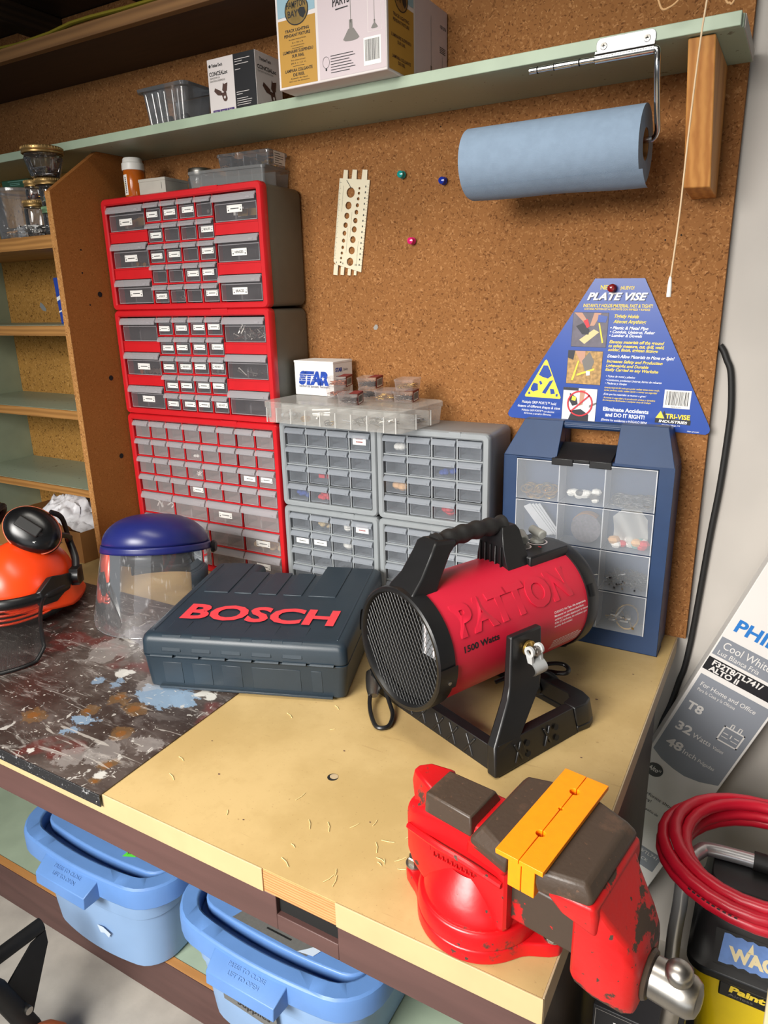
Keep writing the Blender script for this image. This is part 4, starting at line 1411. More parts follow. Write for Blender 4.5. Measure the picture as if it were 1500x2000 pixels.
def sect(x, hw, z0, z1, rr, n=4, top=None):
    """rounded section across the vise at x, half width hw, from z0 to z1"""
    tw = hw if top is None else top
    p = rrect(-hw, hw, z0, z1, rr, n)
    out = []
    for y, z in p:
        u = (z - z0) / (z1 - z0)
        out.append((x, y * (1 + (tw / hw - 1) * u), z))
    return out


loft(body, [sect(-0.087, 0.020, 0.066, 0.120, 0.010), sect(-0.084, 0.028, 0.056, 0.130, 0.012), sect(-0.072, 0.034, 0.046, 0.136, 0.012), sect(-0.050, 0.040, 0.036, 0.142, 0.012, top=0.036),
            sect(-0.020, 0.043, 0.030, 0.146, 0.012, top=0.036), sect(0.015, 0.044, 0.030, 0.146, 0.012, top=0.036), sect(0.040, 0.045, 0.034, 0.140, 0.010, top=0.040), sect(0.056, 0.046, 0.040, 0.126, 0.008), sect(0.059, 0.043, 0.044, 0.122, 0.006)])
fb = body.build('fixed_body', t, bevel=0.0)
sk = mb('vise_red')
sk.lathe([(0.0660, 0.0400), (0.0655, 0.046), (0.060, 0.058), (0.050, 0.072), (0.042, 0.084)], 48, cap=False)
for sy in (-1, 1):
    sk.tube(crom([(-0.078, sy * 0.034, 0.104), (-0.03, sy * 0.0445, 0.109), (0.01, sy * 0.0455, 0.108), (0.054, sy * 0.0465, 0.105)], 4), 0.0040, 8)
sk.build('body_skirt', t)
lt = mb('vise_red')
for k, ch in enumerate('MORSE'):
    pass
an = mb('vise_red')
loft(an, [[(-0.092, -0.008, 0.146), (-0.092, 0.006, 0.146), (-0.090, 0.004, 0.160), (-0.090, -0.006, 0.160)],
          [(-0.078, -0.022, 0.130), (-0.078, 0.018, 0.130), (-0.076, 0.012, 0.164), (-0.076, -0.016, 0.164)],
          [(-0.056, -0.032, 0.126), (-0.056, 0.030, 0.126), (-0.054, 0.020, 0.161), (-0.054, -0.024, 0.161)],
          [(-0.050, -0.034, 0.126), (-0.050, 0.032, 0.126), (-0.050, 0.024, 0.158), (-0.050, -0.028, 0.158)]])
an.build('horn', t, bevel=0.003, seg=3)
av = mb('vise_iron').hexa([(-0.053, -0.037, 0.138), (0.012, -0.040, 0.138), (0.012, 0.030, 0.138), (-0.053, 0.028, 0.138)], [(-0.053, -0.034, 0.1625), (0.008, -0.036, 0.1605), (0.008, 0.018, 0.1605), (-0.053, 0.014, 0.1625)])
av.build('anvil_plate', t, bevel=0.002, label='dark bare iron anvil plate')
fj = mb('vise_red')
loft(fj, [[(0.006, -0.044, 0.120), (0.058, -0.050, 0.120), (0.058, 0.056, 0.120), (0.006, 0.050, 0.120)],
          [(0.012, -0.050, 0.140), (0.066, -0.060, 0.140), (0.066, 0.068, 0.140), (0.012, 0.056, 0.140)],
          [(0.016, -0.056, 0.150), (0.068, -0.064, 0.150), (0.068, 0.070, 0.150), (0.016, 0.060, 0.150)]])
fj.build('fixed_jaw', t, bevel=0.004, seg=3)
fp = mb('vise_iron')
loft(fp, [[(0.022, -0.052, 0.140), (0.067, -0.064, 0.140), (0.067, 0.071, 0.140), (0.022, 0.060, 0.140)],
          [(0.018, -0.056, 0.152), (0.0685, -0.066, 0.152), (0.0685, 0.073, 0.152), (0.018, 0.064, 0.152)],
          [(0.028, -0.044, 0.1665), (0.0690, -0.064, 0.1665), (0.0690, 0.071, 0.1665), (0.028, 0.056, 0.1665)]])
fp.build('jaw_plate', t, bevel=0.003, seg=3, label='dark bare iron top of the fixed jaw')
# slide bar
MT['slide_iron'] = worn('painted_iron_slide', (62, 50, 41), (176, 20, 22), 13, 0.56, 0.45, 0.4, 0.0, 0.2, 0.03)
sl = mb('slide_iron').box(0.050, 0.142, -0.0325, 0.0325, 0.052, 0.1085)
sl.build('slide_bar', t, bevel=0.003, label='dark iron slide bar')
# moving jaw
mj = mb('vise_worn')


def hexs(x, z0, zr, z1, hw, tw, bw):
    return [(x, -bw, z0), (x, bw, z0), (x, hw, z0 + 0.016), (x, hw, zr), (x, tw, z1), (x, -tw, z1), (x, -hw, zr), (x, -hw, z0 + 0.016)]


loft(mj, [hexs(0.132, 0.030, 0.104, 0.124, 0.045, 0.046, 0.036), hexs(0.137, 0.026, 0.106, 0.140, 0.0465, 0.050, 0.038), hexs(0.156, 0.020, 0.108, 0.146, 0.0465, 0.050, 0.038), hexs(0.166, 0.018, 0.104, 0.128, 0.0455, 0.044, 0.036),
          hexs(0.184, 0.016, 0.092, 0.102, 0.0420, 0.034, 0.034), hexs(0.192, 0.018, 0.080, 0.086, 0.0370, 0.029, 0.030), hexs(0.1955, 0.022, 0.070, 0.074, 0.0300, 0.024, 0.025)])
mj.build('moving_jaw', t, bevel=0.004, seg=3)
mj2 = mb('vise_worn')
loft(mj2, [[(0.122, -0.052, 0.118), (0.158, -0.050, 0.106), (0.158, 0.052, 0.106), (0.122, 0.054, 0.118)],
           [(0.112, -0.062, 0.140), (0.160, -0.056, 0.134), (0.160, 0.060, 0.134), (0.112, 0.066, 0.140)],
           [(0.106, -0.064, 0.150), (0.158, -0.058, 0.148), (0.158, 0.062, 0.148), (0.106, 0.070, 0.150)]])
mj2.build('jaw_neck', t, bevel=0.005, seg=3)
mp = mb('vise_iron')
loft(mp, [[(0.101, -0.064, 0.140), (0.150, -0.055, 0.140), (0.150, 0.058, 0.140), (0.101, 0.071, 0.140)],
          [(0.100, -0.066, 0.152), (0.156, -0.056, 0.152), (0.156, 0.062, 0.152), (0.100, 0.073, 0.152)],
          [(0.0995, -0.064, 0.1665), (0.146, -0.050, 0.1655), (0.146, 0.054, 0.1655), (0.0995, 0.071, 0.1665)]])
mp.build('jaw_plate', t, bevel=0.004, seg=3, label='dark bare iron top of the moving jaw')
# screw, hub and handle bar
sc = mb('vise_iron').lathe([(0.024, 0.194), (0.0255, 0.197), (0.0235, 0.200), (0.020, 0.2005)], 32, (0, 0, 0.046), 'X')
sc.build('screw_collar', t)
hb = mb('steel').lathe([(0.0, 0.200), (0.0190, 0.200), (0.0205, 0.202), (0.0210, 0.228), (0.0200, 0.238), (0.0160, 0.2445), (0.008, 0.247), (0.0, 0.2475)], 36, (0, 0, 0.046), 'X')
hb.build('screw_hub', t, bevel=0.0008, label='polished steel screw hub')
hd = Vector((0.10, -0.24, 0.97)).normalized()
hc = Vector((0.223, 0, 0.046))
hn = mb('steel').cyl(hc - hd * 0.185, hc + hd * 0.024, 0.0085, n=20)
for d, e in ((0.024, 1), (-0.185, -1)):
    p = hc + hd * d
    hn.tube([p + hd * q * e for q in (-0.001, 0.001, 0.008, 0.0125, 0.0155)], [0.0085, 0.0128, 0.0132, 0.0105, 0.004], 20)
hn.build('handle_bar', t, label='steel sliding handle bar with round ends')
# cast maker's name on the side, worn and mostly painted over
nm = mb('vise_red')
nm.text('MORGAN', (0, -0.0445, 0.098), Vector((1, -0.10, -0.03)).normalized(), Z, -0.045, 0, 0.006, 0.050, 'L', bold=0.01, lift=0.0006) if False else nm.box(-0.04, -0.039, -0.0452, -0.0445, 0.0975, 0.1035)
for k in range(9):
    x = -0.034 + k * 0.0062
    nm.box(x, x + 0.0040, -0.0468, -0.0440, 0.094, 0.095).box(x, x + 0.0010, -0.0468, -0.0440, 0.094, 0.099)
nm.build('cast_mark', t)

# orange soft jaw pads: two L-shaped strips, grooved faces nearly touching
gp = 0.0004
for sx, xm, lab in ((-1, 0.0845 - gp, 'orange soft jaw pad lying over the fixed jaw, nearer the anvil'), (1, 0.0845 + gp, 'orange soft jaw pad lying over the moving jaw, nearer the screw')):
    pad = thing('jaw_pad', lab, 'jaw pad', (1.31, -0.845, 0.0), (0, 0, VA), 'orange vise jaw pads')
    y0, y1 = -0.070, 0.088
    ed = xm
    # top plate with half-round notches on the inner edge
    pl = [(ed + sx * 0.0255, y0), (ed + sx * 0.0255, y1), (ed, y1)]
    for yc, r in ((0.056, 0.0050), (0.022, 0.0022), (-0.024, 0.0046)):
        yy = yc + r
        pl.append((ed, yy))
        for i in range(1, 8):
            a = PI * i / 8
            pl.append((ed + sx * r * math.sin(a), yc + r * math.cos(a)))
        pl.append((ed, yc - r))
    pl.append((ed, y0))
    m = mb('orange_pad')
    m.prism(pl, 0.1670, 0.1725, 'Z')
    m.build('top_plate', pad, bevel=0.0005)
    pv = [(ed + sx * 0.0143, y0 + 0.006), (ed + sx * 0.0143, y1 - 0.006), (ed, y1 - 0.006)]
    for yc, r in ((0.056, 0.0050), (0.022, 0.0022), (-0.024, 0.0046)):
        pv += [(ed, yc + r)] + [(ed + sx * r * math.sin(PI * i / 8), yc + r * math.cos(PI * i / 8)) for i in range(1, 8)] + [(ed, yc - r)]
    pv.append((ed, y0 + 0.006))
    mb('orange_pad').prism(pv, 0.130, 0.1669, 'Z').build('face_plate', pad, bevel=0.0008)
# ------------------------------------------------------------ things on the green shelf
SH = 1.0797
XZ = ((0, 0, 0), X, Z)
MT['mauve'] = M('pinkish_white_print', (198, 184, 188), 0.6)
MT['gold_print'] = M('gold_print', (178, 134, 52), 0.6)
MT['sky_print'] = M('pale_blue_print', (140, 172, 186), 0.6)
MT['gold_oval'] = M('bronze_emblem', (150, 124, 72), 0.35, 0.5, var=0.2, scale=40)
MT['lamp_grey'] = M('grey_print', (120, 116, 112), 0.6)
MT['purple_print'] = M('purple_print', (72, 50, 110), 0.6)
MT['brown_print'] = M('brown_print', (74, 48, 40), 0.6)


def barcode(m, o, ex, ey, u0, u1, v0, v1, seed=0, lift=0.0005, pad=True):
    m.mat('paper')
    m.rect(o, ex, ey, u0, u1, v0, v1, lift)
    m.mat('ink')
    rnd = random.Random(seed)
    w = (u1 - u0)
    u = u0 + w * 0.08
    while u < u1 - w * 0.10:
        d = w * (0.008 + 0.022 * rnd.random())
        m.rect(o, ex, ey, u, u + d, v0 + (v1 - v0) * 0.16, v1 - (v1 - v0) * 0.08, lift + 0.0002)
        u += d + w * (0.012 + 0.02 * rnd.random())


def pendant(m, o, ex, ey, u, v0, v1, w, lift):
    """printed picture of a hanging lamp"""
    m.mat('lamp_grey')
    m.rect(o, ex, ey, u - 0.0005, u + 0.0005, v0 + w * 0.8, v1, lift)
    m.rect(o, ex, ey, u - w * 0.1, u + w * 0.1, v0 + w * 0.55, v0 + w * 0.95, lift)
    m.poly(o, ex, ey, [(u - w * 0.5, v0 + w * 0.10), (u - w * 0.36, v0 + w * 0.02), (u, v0 - w * 0.01), (u + w * 0.36, v0 + w * 0.02), (u + w * 0.5, v0 + w * 0.10), (u + w * 0.16, v0 + w * 0.55), (u - w * 0.16, v0 + w * 0.55)], lift)


def emblem(m, o, ex, ey, u, v, r, lift):
    m.mat('gold_oval').disc(o, ex, ey, u, v, r * 1.1, r, lift=lift)
    m.mat('ink').disc(o, ex, ey, u, v, r * 1.1, r, lift=lift + 0.0002, r_in=r * 1.02)
    m.text('HAMPTON', o, ex, ey, u - r * 0.05, v + r * 0.18, r * 0.42, r * 1.75, 'C', bold=0.02, lift=lift + 0.0002)
    m.text('BAY', o, ex, ey, u - r * 0.35, v - r * 0.42, r * 0.44, r * 0.95, 'C', bold=0.02, lift=lift + 0.0002)
    m.poly(o, ex, ey, [(u + r * 0.1, v - r * 0.05), (u + r * 0.35, v + r * 0.12), (u + r * 0.75, v + r * 0.05), (u + r * 0.85, v - r * 0.3), (u + r * 0.6, v - r * 0.62), (u + r * 0.3, v - r * 0.45)], lift + 0.0002)


t = thing('lamp_box', 'large white and gold pendant lamp carton overhanging the edge of the green shelf', 'box', (0.6415, -0.2505, SH))
BW, BD, BH = 0.2345, 0.2460, 0.1525
mb('card_white').box(0, BW, 0, BD, 0, BH).build('carton', t, bevel=0.0015)
p = mb('mauve')
o, ex, ey = (0, 0, 0), X, Z
p.rect(o, ex, ey, 0.0935, BW - 0.002, 0.004, BH - 0.002, 0.0004)
p.mat('gold_print').rect(o, ex, ey, 0.005, 0.088, 0.004, 0.1115, 0.0004)
p.mat('sky_print').poly(o, ex, ey, [(0.005, 0.116), (0.088, 0.119), (0.088, BH - 0.002), (0.005, BH - 0.002)], 0.0004)
emblem(p, o, ex, ey, 0.048, 0.1235, 0.024, 0.0007)
p.mat('ink')
for i, (s, v, h, w_) in enumerate((('TRACK LIGHTING', 0.0905, 0.0048, 0.054), ('PENDANT FIXTURE', 0.0830, 0.0048, 0.058), ('Brushed Nickel Finish', 0.0775, 0.0022, 0.038), ('8 x 58 x 8', 0.072, 0.0022, 0.024), ('Instructions', 0.0675, 0.0022, 0.030),
                              ('LUMINAIRE SUSPENDU', 0.0570, 0.0048, 0.068), ('SUR RAIL', 0.0495, 0.0048, 0.028), ('Fini nickel brosse', 0.0440, 0.0022, 0.032), ('20,3 x 1,5 m', 0.0390, 0.0022, 0.034),
                              ('LAMPARA COLGANTE', 0.0265, 0.0048, 0.062), ('DE RIEL', 0.0190, 0.0048, 0.026), ('Acabado de niquel', 0.0145, 0.0022, 0.038), ('20,3 cm de diametro', 0.0100, 0.0022, 0.046))):
    p.text(s, o, ex, ey, 0.047, v, h, w_, 'C', bold=0.02 if h > 0.004 else 0, lift=0.0008)
for v in (0.0640, 0.0350):
    p.rect(o, ex, ey, 0.034, 0.060, v, v + 0.0006, 0.0008)
pendant(p, o, ex, ey, 0.163, 0.0555, BH - 0.004, 0.034, 0.0008)
p.mat('card_white').rect(o, ex, ey, 0.197, 0.225, 0.062, 0.140, 0.0006).mat('mauve').rect(o, ex, ey, 0.198, 0.224, 0.063, 0.139, 0.0008)
pendant(p, o, ex, ey, 0.211, 0.066, 0.122, 0.014, 0.0010)
p.mat('ink')
for k in range(3):
    p.rect(o, ex, ey, 0.199, 0.222, 0.1290 + k * 0.0028, 0.1300 + k * 0.0028, 0.0010)
barcode(p, o, ex, ey, 0.188, 0.223, 0.012, 0.055, 3, 0.0008)
p.mat('ink').disc(o, ex, ey, 0.108, 0.030, 0.0075, 0.0095, lift=0.0008, r_in=0.0070).rect(o, ex, ey, 0.1065, 0.1095, 0.0165, 0.0205, 0.0008)
for k in range(7):
    p.rect(o, ex, ey, 0.118, 0.158 + 0.012 * ((k * 3) % 4) / 3, 0.0115 + k * 0.0044, 0.0126 + k * 0.0044, 0.0008)
p.text('TRACK LIGHT', o, ex, ey, 0.098, 0.1365, 0.0135, 0.105, 'L', lift=0.0012, shear=0.15, bold=0.015)
p.text('PARTS', o, ex, ey, 0.126, 0.113, 0.0130, 0.036, 'L', lift=0.0012, shear=0.15, rot=0.06, bold=0.015)
p.poly(o, ex, ey, [(0.132, 0.1070), (0.158, 0.1085), (0.158, 0.1097), (0.132, 0.1088)], 0.0012)
p.build('print', t)
p = mb('gold_print')
o, ex, ey = (BW, 0, 0), Y, Z
p.rect(o, ex, ey, 0.006, 0.100, 0.004, 0.1115, 0.0004)
p.mat('sky_print').rect(o, ex, ey, 0.006, 0.100, 0.119, BH - 0.002, 0.0004)
p.mat('mauve').rect(o, ex, ey, 0.106, BD - 0.002, 0.003, BH - 0.002, 0.0004)
emblem(p, o, ex, ey, 0.052, 0.1235, 0.024, 0.0007)
p.mat('brown_print')
for s, v, w_ in (('TRACK LIGHTING', 0.0885, 0.060), ('PENDANT FIXTURE', 0.0800, 0.060), ('LUMINAIRE SUSPENDU', 0.0560, 0.074), ('SUR RAIL', 0.0480, 0.030), ('LAMPARA COLGANTE', 0.0235, 0.070), ('DE RIEL', 0.0160, 0.026)):
    p.text(s, o, ex, ey, 0.052, v, 0.005, w_, 'C', bold=0.02, lift=0.0008)
pendant(p, o, ex, ey, 0.172, 0.018, 0.128, 0.028, 0.0008)
pendant(p, o, ex, ey, 0.222, 0.012, 0.070, 0.012, 0.0008)
p.mat('ink').text('123 576', o, ex, ey, 0.212, 0.118, 0.005, 0.026, 'L', lift=0.0008, bold=0.02)
for k in range(4):
    p.rect(o, ex, ey, 0.210, 0.236, 0.076 + k * 0.003, 0.0772 + k * 0.003, 0.0008)
p.build('print', t)

t = thing('fastener_box', 'black and white hidden fastener carton standing on the green shelf beside the clear tub', 'box', (0.3935, -0.170, SH))
W_, D_, H_ = 0.129, 0.088, 0.1095
mb('card_white').box(0, W_, 0, D_, 0, H_).build('carton', t, bevel=0.001)
MT['black_card'] = M('black_card', (22, 22, 26), 0.5)


def clipart(m, o, ex, ey, u, v, s, lift):
    m.mat('brown_print')
    m.poly(o, ex, ey, [(u - s, v + s * 0.22), (u - s * 0.86, v + s * 0.50), (u - s * 0.05, v + s * 0.12), (u - s * 0.02, v - s * 0.26), (u - s * 0.55, v - s * 0.18)], lift)
    m.poly(o, ex, ey, [(u + s * 0.06, v + s * 0.2), (u + s * 0.22, v + s * 0.85), (u + s * 0.34, v + s * 0.70), (u + s * 0.80, v + s * 0.80), (u + s * 0.66, v + s * 0.1), (u + s * 0.40, v - s * 0.1)], lift)
    m.poly(o, ex, ey, [(u - s * 0.10, v - s * 0.02), (u + s * 0.55, v - s * 0.02), (u + s * 0.62, v - s * 0.5), (u + s * 0.1, v - s * 0.62)], lift)
    m.disc(o, ex, ey, u + s * 0.40, v - s * 0.55, s * 0.28, lift=lift + 0.0001)
    m.mat('card_white').disc(o, ex, ey, u + s * 0.36, v - s * 0.46, s * 0.13, lift=lift + 0.0003)


p = mb('black_card').rect((0, 0, 0), X, Z, 0.072, W_ - 0.0005, 0.0005, H_ - 0.0005, 0.0004)
p.mat('ink').text('TimberTech', (0, 0, 0), X, Z, 0.012, 0.0935, 0.0058, 0.030, 'L', bold=0.015, lift=0.0006).disc((0, 0, 0), X, Z, 0.0075, 0.0963, 0.0030, lift=0.0006)
p.text('CONCEALoc', (0, 0, 0), X, Z, 0.005, 0.0775, 0.0074, 0.050, 'L', bold=0.018, lift=0.0006)
p.mat('lamp_grey').text('DISPOSITIF DE', (0, 0, 0), X, Z, 0.006, 0.0715, 0.0034, 0.027, 'L', lift=0.0006).text('FIXATION DISSIMULES', (0, 0, 0), X, Z, 0.006, 0.0660, 0.0034, 0.041, 'L', lift=0.0006)
clipart(p, (0, 0, 0), X, Z, 0.036, 0.044, 0.021, 0.0006)
for k in range(3):
    p.mat('purple_print').rect((0, 0, 0), X, Z, 0.008 + k * 0.0200, 0.0270 + k * 0.0200, 0.006, 0.0130, 0.0006)
    p.mat('card_white').text('Timber', (0, 0, 0), X, Z, 0.012 + k * 0.0200, 0.0085, 0.0026, 0.010, 'L', lift=0.0008)
p.mat('card_white')
for k, (v, w_) in enumerate(((0.098, 0.040), (0.094, 0.020), (0.089, 0.036), (0.0795, 0.014), (0.038, 0.034), (0.034, 0.016), (0.026, 0.030), (0.022, 0.040), (0.018, 0.038), (0.014, 0.036))):
    p.rect((0, 0, 0), X, Z, 0.076, 0.076 + w_, v, v + 0.0010, 0.0006)
p.build('print', t)
p = mb('ink').text('TimberTech', (W_, 0, 0), Y, Z, 0.014, 0.0935, 0.0058, 0.038, 'L', bold=0.015, lift=0.0006)
p.text('CONCEALoc', (W_, 0, 0), Y, Z, 0.006, 0.0775, 0.0074, 0.062, 'L', bold=0.018, lift=0.0006)
p.mat('lamp_grey').text('DISPOSITIF DE FIXATION', (W_, 0, 0), Y, Z, 0.007, 0.0715, 0.0034, 0.05, 'L', lift=0.0006)
clipart(p, (W_, 0, 0), Y, Z, 0.046, 0.042, 0.026, 0.0006)
p.mat('purple_print').rect((W_, 0, 0), Y, Z, 0.009, 0.052, 0.006, 0.0130, 0.0006)
p.build('print', t)

# clear ribbed tub
t = thing('clear_tub', 'clear ribbed plastic tub at the left of the boxes on the green shelf', 'tub', (0.277, -0.145, SH))
m = mb('tub_clear')
loft(m, [ring(rrect(-0.058, 0.058, -0.040, 0.040, 0.012), 0.0005), ring(rrect(-0.066, 0.066, -0.046, 0.046, 0.014), 0.066), ring(rrect(-0.070, 0.070, -0.050, 0.050, 0.015), 0.067)], True, False)
for x in (-0.050, -0.030, -0.012, 0.006, 0.030, 0.046):
    m.cyl((x * 0.9, -0.0402, 0.004), (x, -0.0458, 0.063), 0.0022, n=6)
m.build('tub', t)
m = mb('tub_clear')
loft(m, [ring(rrect(-0.075, 0.075, -0.055, 0.055, 0.016), 0.0675), ring(rrect(-0.076, 0.076, -0.056, 0.056, 0.016), 0.074), ring(rrect(-0.070, 0.070, -0.050, 0.050, 0.014), 0.0765)])
m.build('lid', t)
o = MB()
rnd = random.Random(5)
o.mat('steel')
for k in range(14):
    x, y = (rnd.random() - 0.5) * 0.08, (rnd.random() - 0.5) * 0.05
    o.cyl((x, y, 0.006), (x + 0.012, y + 0.01 * (rnd.random() - 0.5), 0.010 + 0.01 * rnd.random()), 0.0022, n=6)
o.mat('black')
for k in range(6):
    x, y = 0.02 + (rnd.random() - 0.5) * 0.05, (rnd.random() - 0.5) * 0.05
    o.sphere((x, y, 0.012), 0.008, 8)
o = o.build('loose_hardware', loc=(0.277, -0.145, SH + 0.001))
tag(o, 'jumble of small metal hardware inside the clear ribbed tub', 'hardware', kind='stuff')

# ------------------------------------------------------------ paper towel holder and roll
t = thing('towel_holder', 'chrome swing arm towel holder screwed to the edge of the green shelf', 'towel holder', (1.27, -0.203, 1.062))
pl = [(p_[0], p_[1]) for p_ in rrect(-0.0455, 0.043, -0.006, 0.0150, 0.008)]
m = mb('zinc').prism(pl, -0.0022, -0.0003, 'Y')
m.build('mounting_plate', t, bevel=0.0004)
for x in (-0.034, 0.0305):
    m = mb('steel').lathe([(0.0052, -0.0022), (0.0046, -0.0036), (0.0, -0.0042)], 18, (x, 0, 0.0035), 'Y')
    m.mat('black_hole').box(x - 0.0026, x + 0.0026, -0.0046, -0.0041, 0.0030, 0.0040).box(x - 0.0005, x + 0.0005, -0.0046, -0.0041, 0.0009, 0.0061)
    m.build('screw', t)
m = mb('chrome').tube([(-0.0455, -0.0085, -0.0145), (-0.044, -0.0085, -0.0145), (0.043, -0.0085, -0.0145)], [0.0050, 0.0072, 0.0072], 18)
m.mat('zinc').box(-0.0455, 0.043, -0.0090, -0.0016, -0.0100, -0.0045)
m.build('hinge_sleeve', t)
m = mb('chrome').cyl((-0.150, -0.0085, -0.0145), (-0.044, -0.0085, -0.0145), 0.0046, n=14)
m.cyl((-0.150, -0.0085, -0.0145), (-0.138, -0.0085, -0.0145), 0.0050, n=14).cyl((-0.110, -0.0085, -0.0145), (-0.0805, -0.0085, -0.0145), 0.0053, n=14)
m.mat('black_hole').cyl((-0.1375, -0.0085, -0.0145), (-0.1360, -0.0085, -0.0145), 0.0053, n=14).cyl((-0.1100, -0.0085, -0.0145), (-0.1085, -0.0085, -0.0145), 0.0056, n=14).cyl((-0.0700, -0.0085, -0.0145), (-0.0680, -0.0085, -0.0145), 0.0053, n=14)
m.build('pivot_rod', t)
m = mb('chrome')
m.tube(crom([(0.040, -0.0085, -0.0145), (0.045, -0.0085, -0.0145), (0.0485, -0.0085, -0.019), (0.0490, -0.0080, -0.040), (0.049, 0.010, -0.075), (0.049, 0.028, -0.102), (0.0485, 0.040, -0.117), (0.043, 0.048, -0.125), (0.032, 0.050, -0.127), (-0.02, 0.050, -0.127), (-0.275, 0.050, -0.127)], 5), 0.0048, 14)
m.build('arm', t)
MT['blue_paper'] = M('blue_paper_towel', (128, 147, 168), 0.9, var=0.04, scale=60, bump=0.25, bscale=700)
t = thing('paper_towel_roll', 'roll of blue paper shop towels hanging on the chrome holder', 'paper towel roll', (1.1465, -0.153, 0.9290))
L2 = 0.1535
m = mb('blue_paper')
m.lathe([(0.0245, -L2), (0.0585, -L2), (0.0590, -L2 + 0.001), (0.0590, L2), (0.0245, L2)], 64, (0, 0, 0), 'X', cap=False)
rl = m.build('towels', t, bevel=0.0)
# loose end of the outer sheet curling off underneath
m = mb('blue_paper')
def loose(u, v):
    a = -2.35 + v * 1.0
    r = 0.0596 + 0.006 * max(0, (v - 0.35)) ** 1.2 * (0.5 + u)
    return (-L2 + 0.004 + u * (2 * L2 + 0.002), r * math.cos(a), r * math.sin(a) - 0.001 * math.sin(u * 9) * v)
m.grid(loose, 24, 12)
m.build('loose_end', t)
mb('card').lathe([(0.0225, -L2), (0.0243, -L2), (0.0243, L2 - 0.0005), (0.0225, L2 - 0.0005), (0.0225, -L2)], 32, (0, 0, 0), 'X', cap=False).build('core', t, label='brown cardboard core')

# pull cord with its white end
t = thing('pull_cord', 'thin pull cord with a white plastic end hanging in front of the shelf bracket', 'pull cord', (1.372, -0.26, 0.690))
m = mb(M('cord_fibre', (206, 180, 146), 0.8))
m.tube(crom([(0.0005, 0, 0.030), (0.0050, 0, 0.118), (0.0075, 0, 0.228), (0.0112, 0, 0.331), (0.0160, 0, 0.40), (0.030, 0, 0.56), (0.045, 0, 0.738)], 6), 0.0013, 8)
m.build('cord', t)
mb('white_plastic').lathe([(0.0, 0.0), (0.0034, 0.0005), (0.0036, 0.004), (0.0032, 0.018), (0.0022, 0.028), (0.0010, 0.031)], 16).build('cord_end', t)
lp = mb(M('string_fibre', (190, 150, 104), 0.8)).tube(crom([(1.300, -0.255, 1.20), (1.3129, -0.26, 1.12), (1.3229, -0.26, 1.0945), (1.3288, -0.26, 1.0825), (1.337, -0.26, 1.0822), (1.3499, -0.26, 1.0893), (1.372, -0.26, 1.115), (1.395, -0.26, 1.110), (1.4118, -0.26, 1.0774), (1.4166, -0.26, 1.0735), (1.4221, -0.26, 1.0755), (1.437, -0.258, 1.12), (1.45, -0.255, 1.25), (1.45, -0.255, 1.428)], 6), 0.0014, 8).build('string_loop')
tag(lp, 'thin tan string looping down near the ceiling above the shelf bracket', 'string')
# ------------------------------------------------------------ blue triangular sign, template, push pins
from mathutils.geometry import tessellate_polygon


def plate_with_holes(m, loops, y0, y1, T):
    """flat plate between y0 and y1 (front is y0); first loop is the outline, the others are holes"""
    L3 = [[Vector((u, v, 0)) for u, v in lp] for lp in loops]
    tris = tessellate_polygon(L3)
    flat = [p for lp in L3 for p in lp]
    n = len(flat)
    vs = [T @ Vector((p.x, y0, p.y)) for p in flat] + [T @ Vector((p.x, y1, p.y)) for p in flat]
    fs = []
    for a, b, c in tris:
        p, q, r = flat[a], flat[b], flat[c]
        if (q.x - p.x) * (r.y - p.y) - (q.y - p.y) * (r.x - p.x) < 0:
            a, b, c = a, c, b
        fs.append((a, b, c)); fs.append((c + n, b + n, a + n))
    k = 0
    for lp in L3:
        for i in range(len(lp)):
            j = (i + 1) % len(lp)
            fs.append((k + i, k + j, k + j + n, k + i + n))
        k += len(lp)
    m.add([tuple(v) for v in vs], fs)


def circ(u, v, r, rv=None, n=24):
    rv = r if rv is None else rv
    return [(u + r * math.cos(2 * PI * i / n), v + rv * math.sin(2 * PI * i / n)) for i in range(n)]


MT['sign_blue'] = M('sign_blue', (34, 72, 158), 0.3, var=0.02)
MT['yellow_ink'] = M('yellow_print', (248, 216, 64), 0.5)
MT['sign_white'] = M('white_print', (240, 240, 240), 0.5)
MT['red_ink'] = M('red_print_ring', (206, 40, 54), 0.5)
MT['navy_ink'] = M('navy_print', (22, 32, 78), 0.5)
MT['photo_floor'] = M('print_tiles', (98, 92, 104), 0.5, var=0.15, scale=60)
MT['photo_skin'] = M('print_skin', (190, 142, 118), 0.5)
MT['photo_ground'] = M('print_dry_grass', (172, 134, 78), 0.5, var=0.3, scale=160)
MT['photo_pale'] = M('print_pale', (214, 218, 224), 0.5)
MT['photo_plank'] = M('print_plank', (214, 194, 140), 0.5)
MT['photo_dark'] = M('print_dark', (36, 36, 46), 0.5)

t = thing('product_sign', 'blue triangular cut plate vise display card pinned to the board above the blue case', 'sign', (1.2272, -0.0045, 0.58), (0, 0.027, 0))
ol = [(-0.0378, 0.1454), (0.0593, 0.1454), (0.2063, -0.1290)]
for a in range(0, -100, -20):
    pass
ol = [(-0.036, 0.1454), (0.0575, 0.1454), (0.2035, -0.1240), (0.2060, -0.1310), (0.2045, -0.1370), (0.1990, -0.1410), (-0.1900, -0.1410), (-0.1965, -0.1385), (-0.1995, -0.1330), (-0.1975, -0.1265)]
m = mb('sign_blue').prism(ol, -0.0006, 0.0010, 'Y')
m.build('card', t, smooth=0)
O0 = (0, -0.0007, 0)
m = mb('yellow_ink')
tx = lambda mat, s, u, v, w_, h, sh=0.0, b=0.012, lift=0.0003, al='L': m.mat(mat).text(s, O0, X, Z, u, v, h * 0.92, w_, al, bold=b, shear=sh, lift=lift)
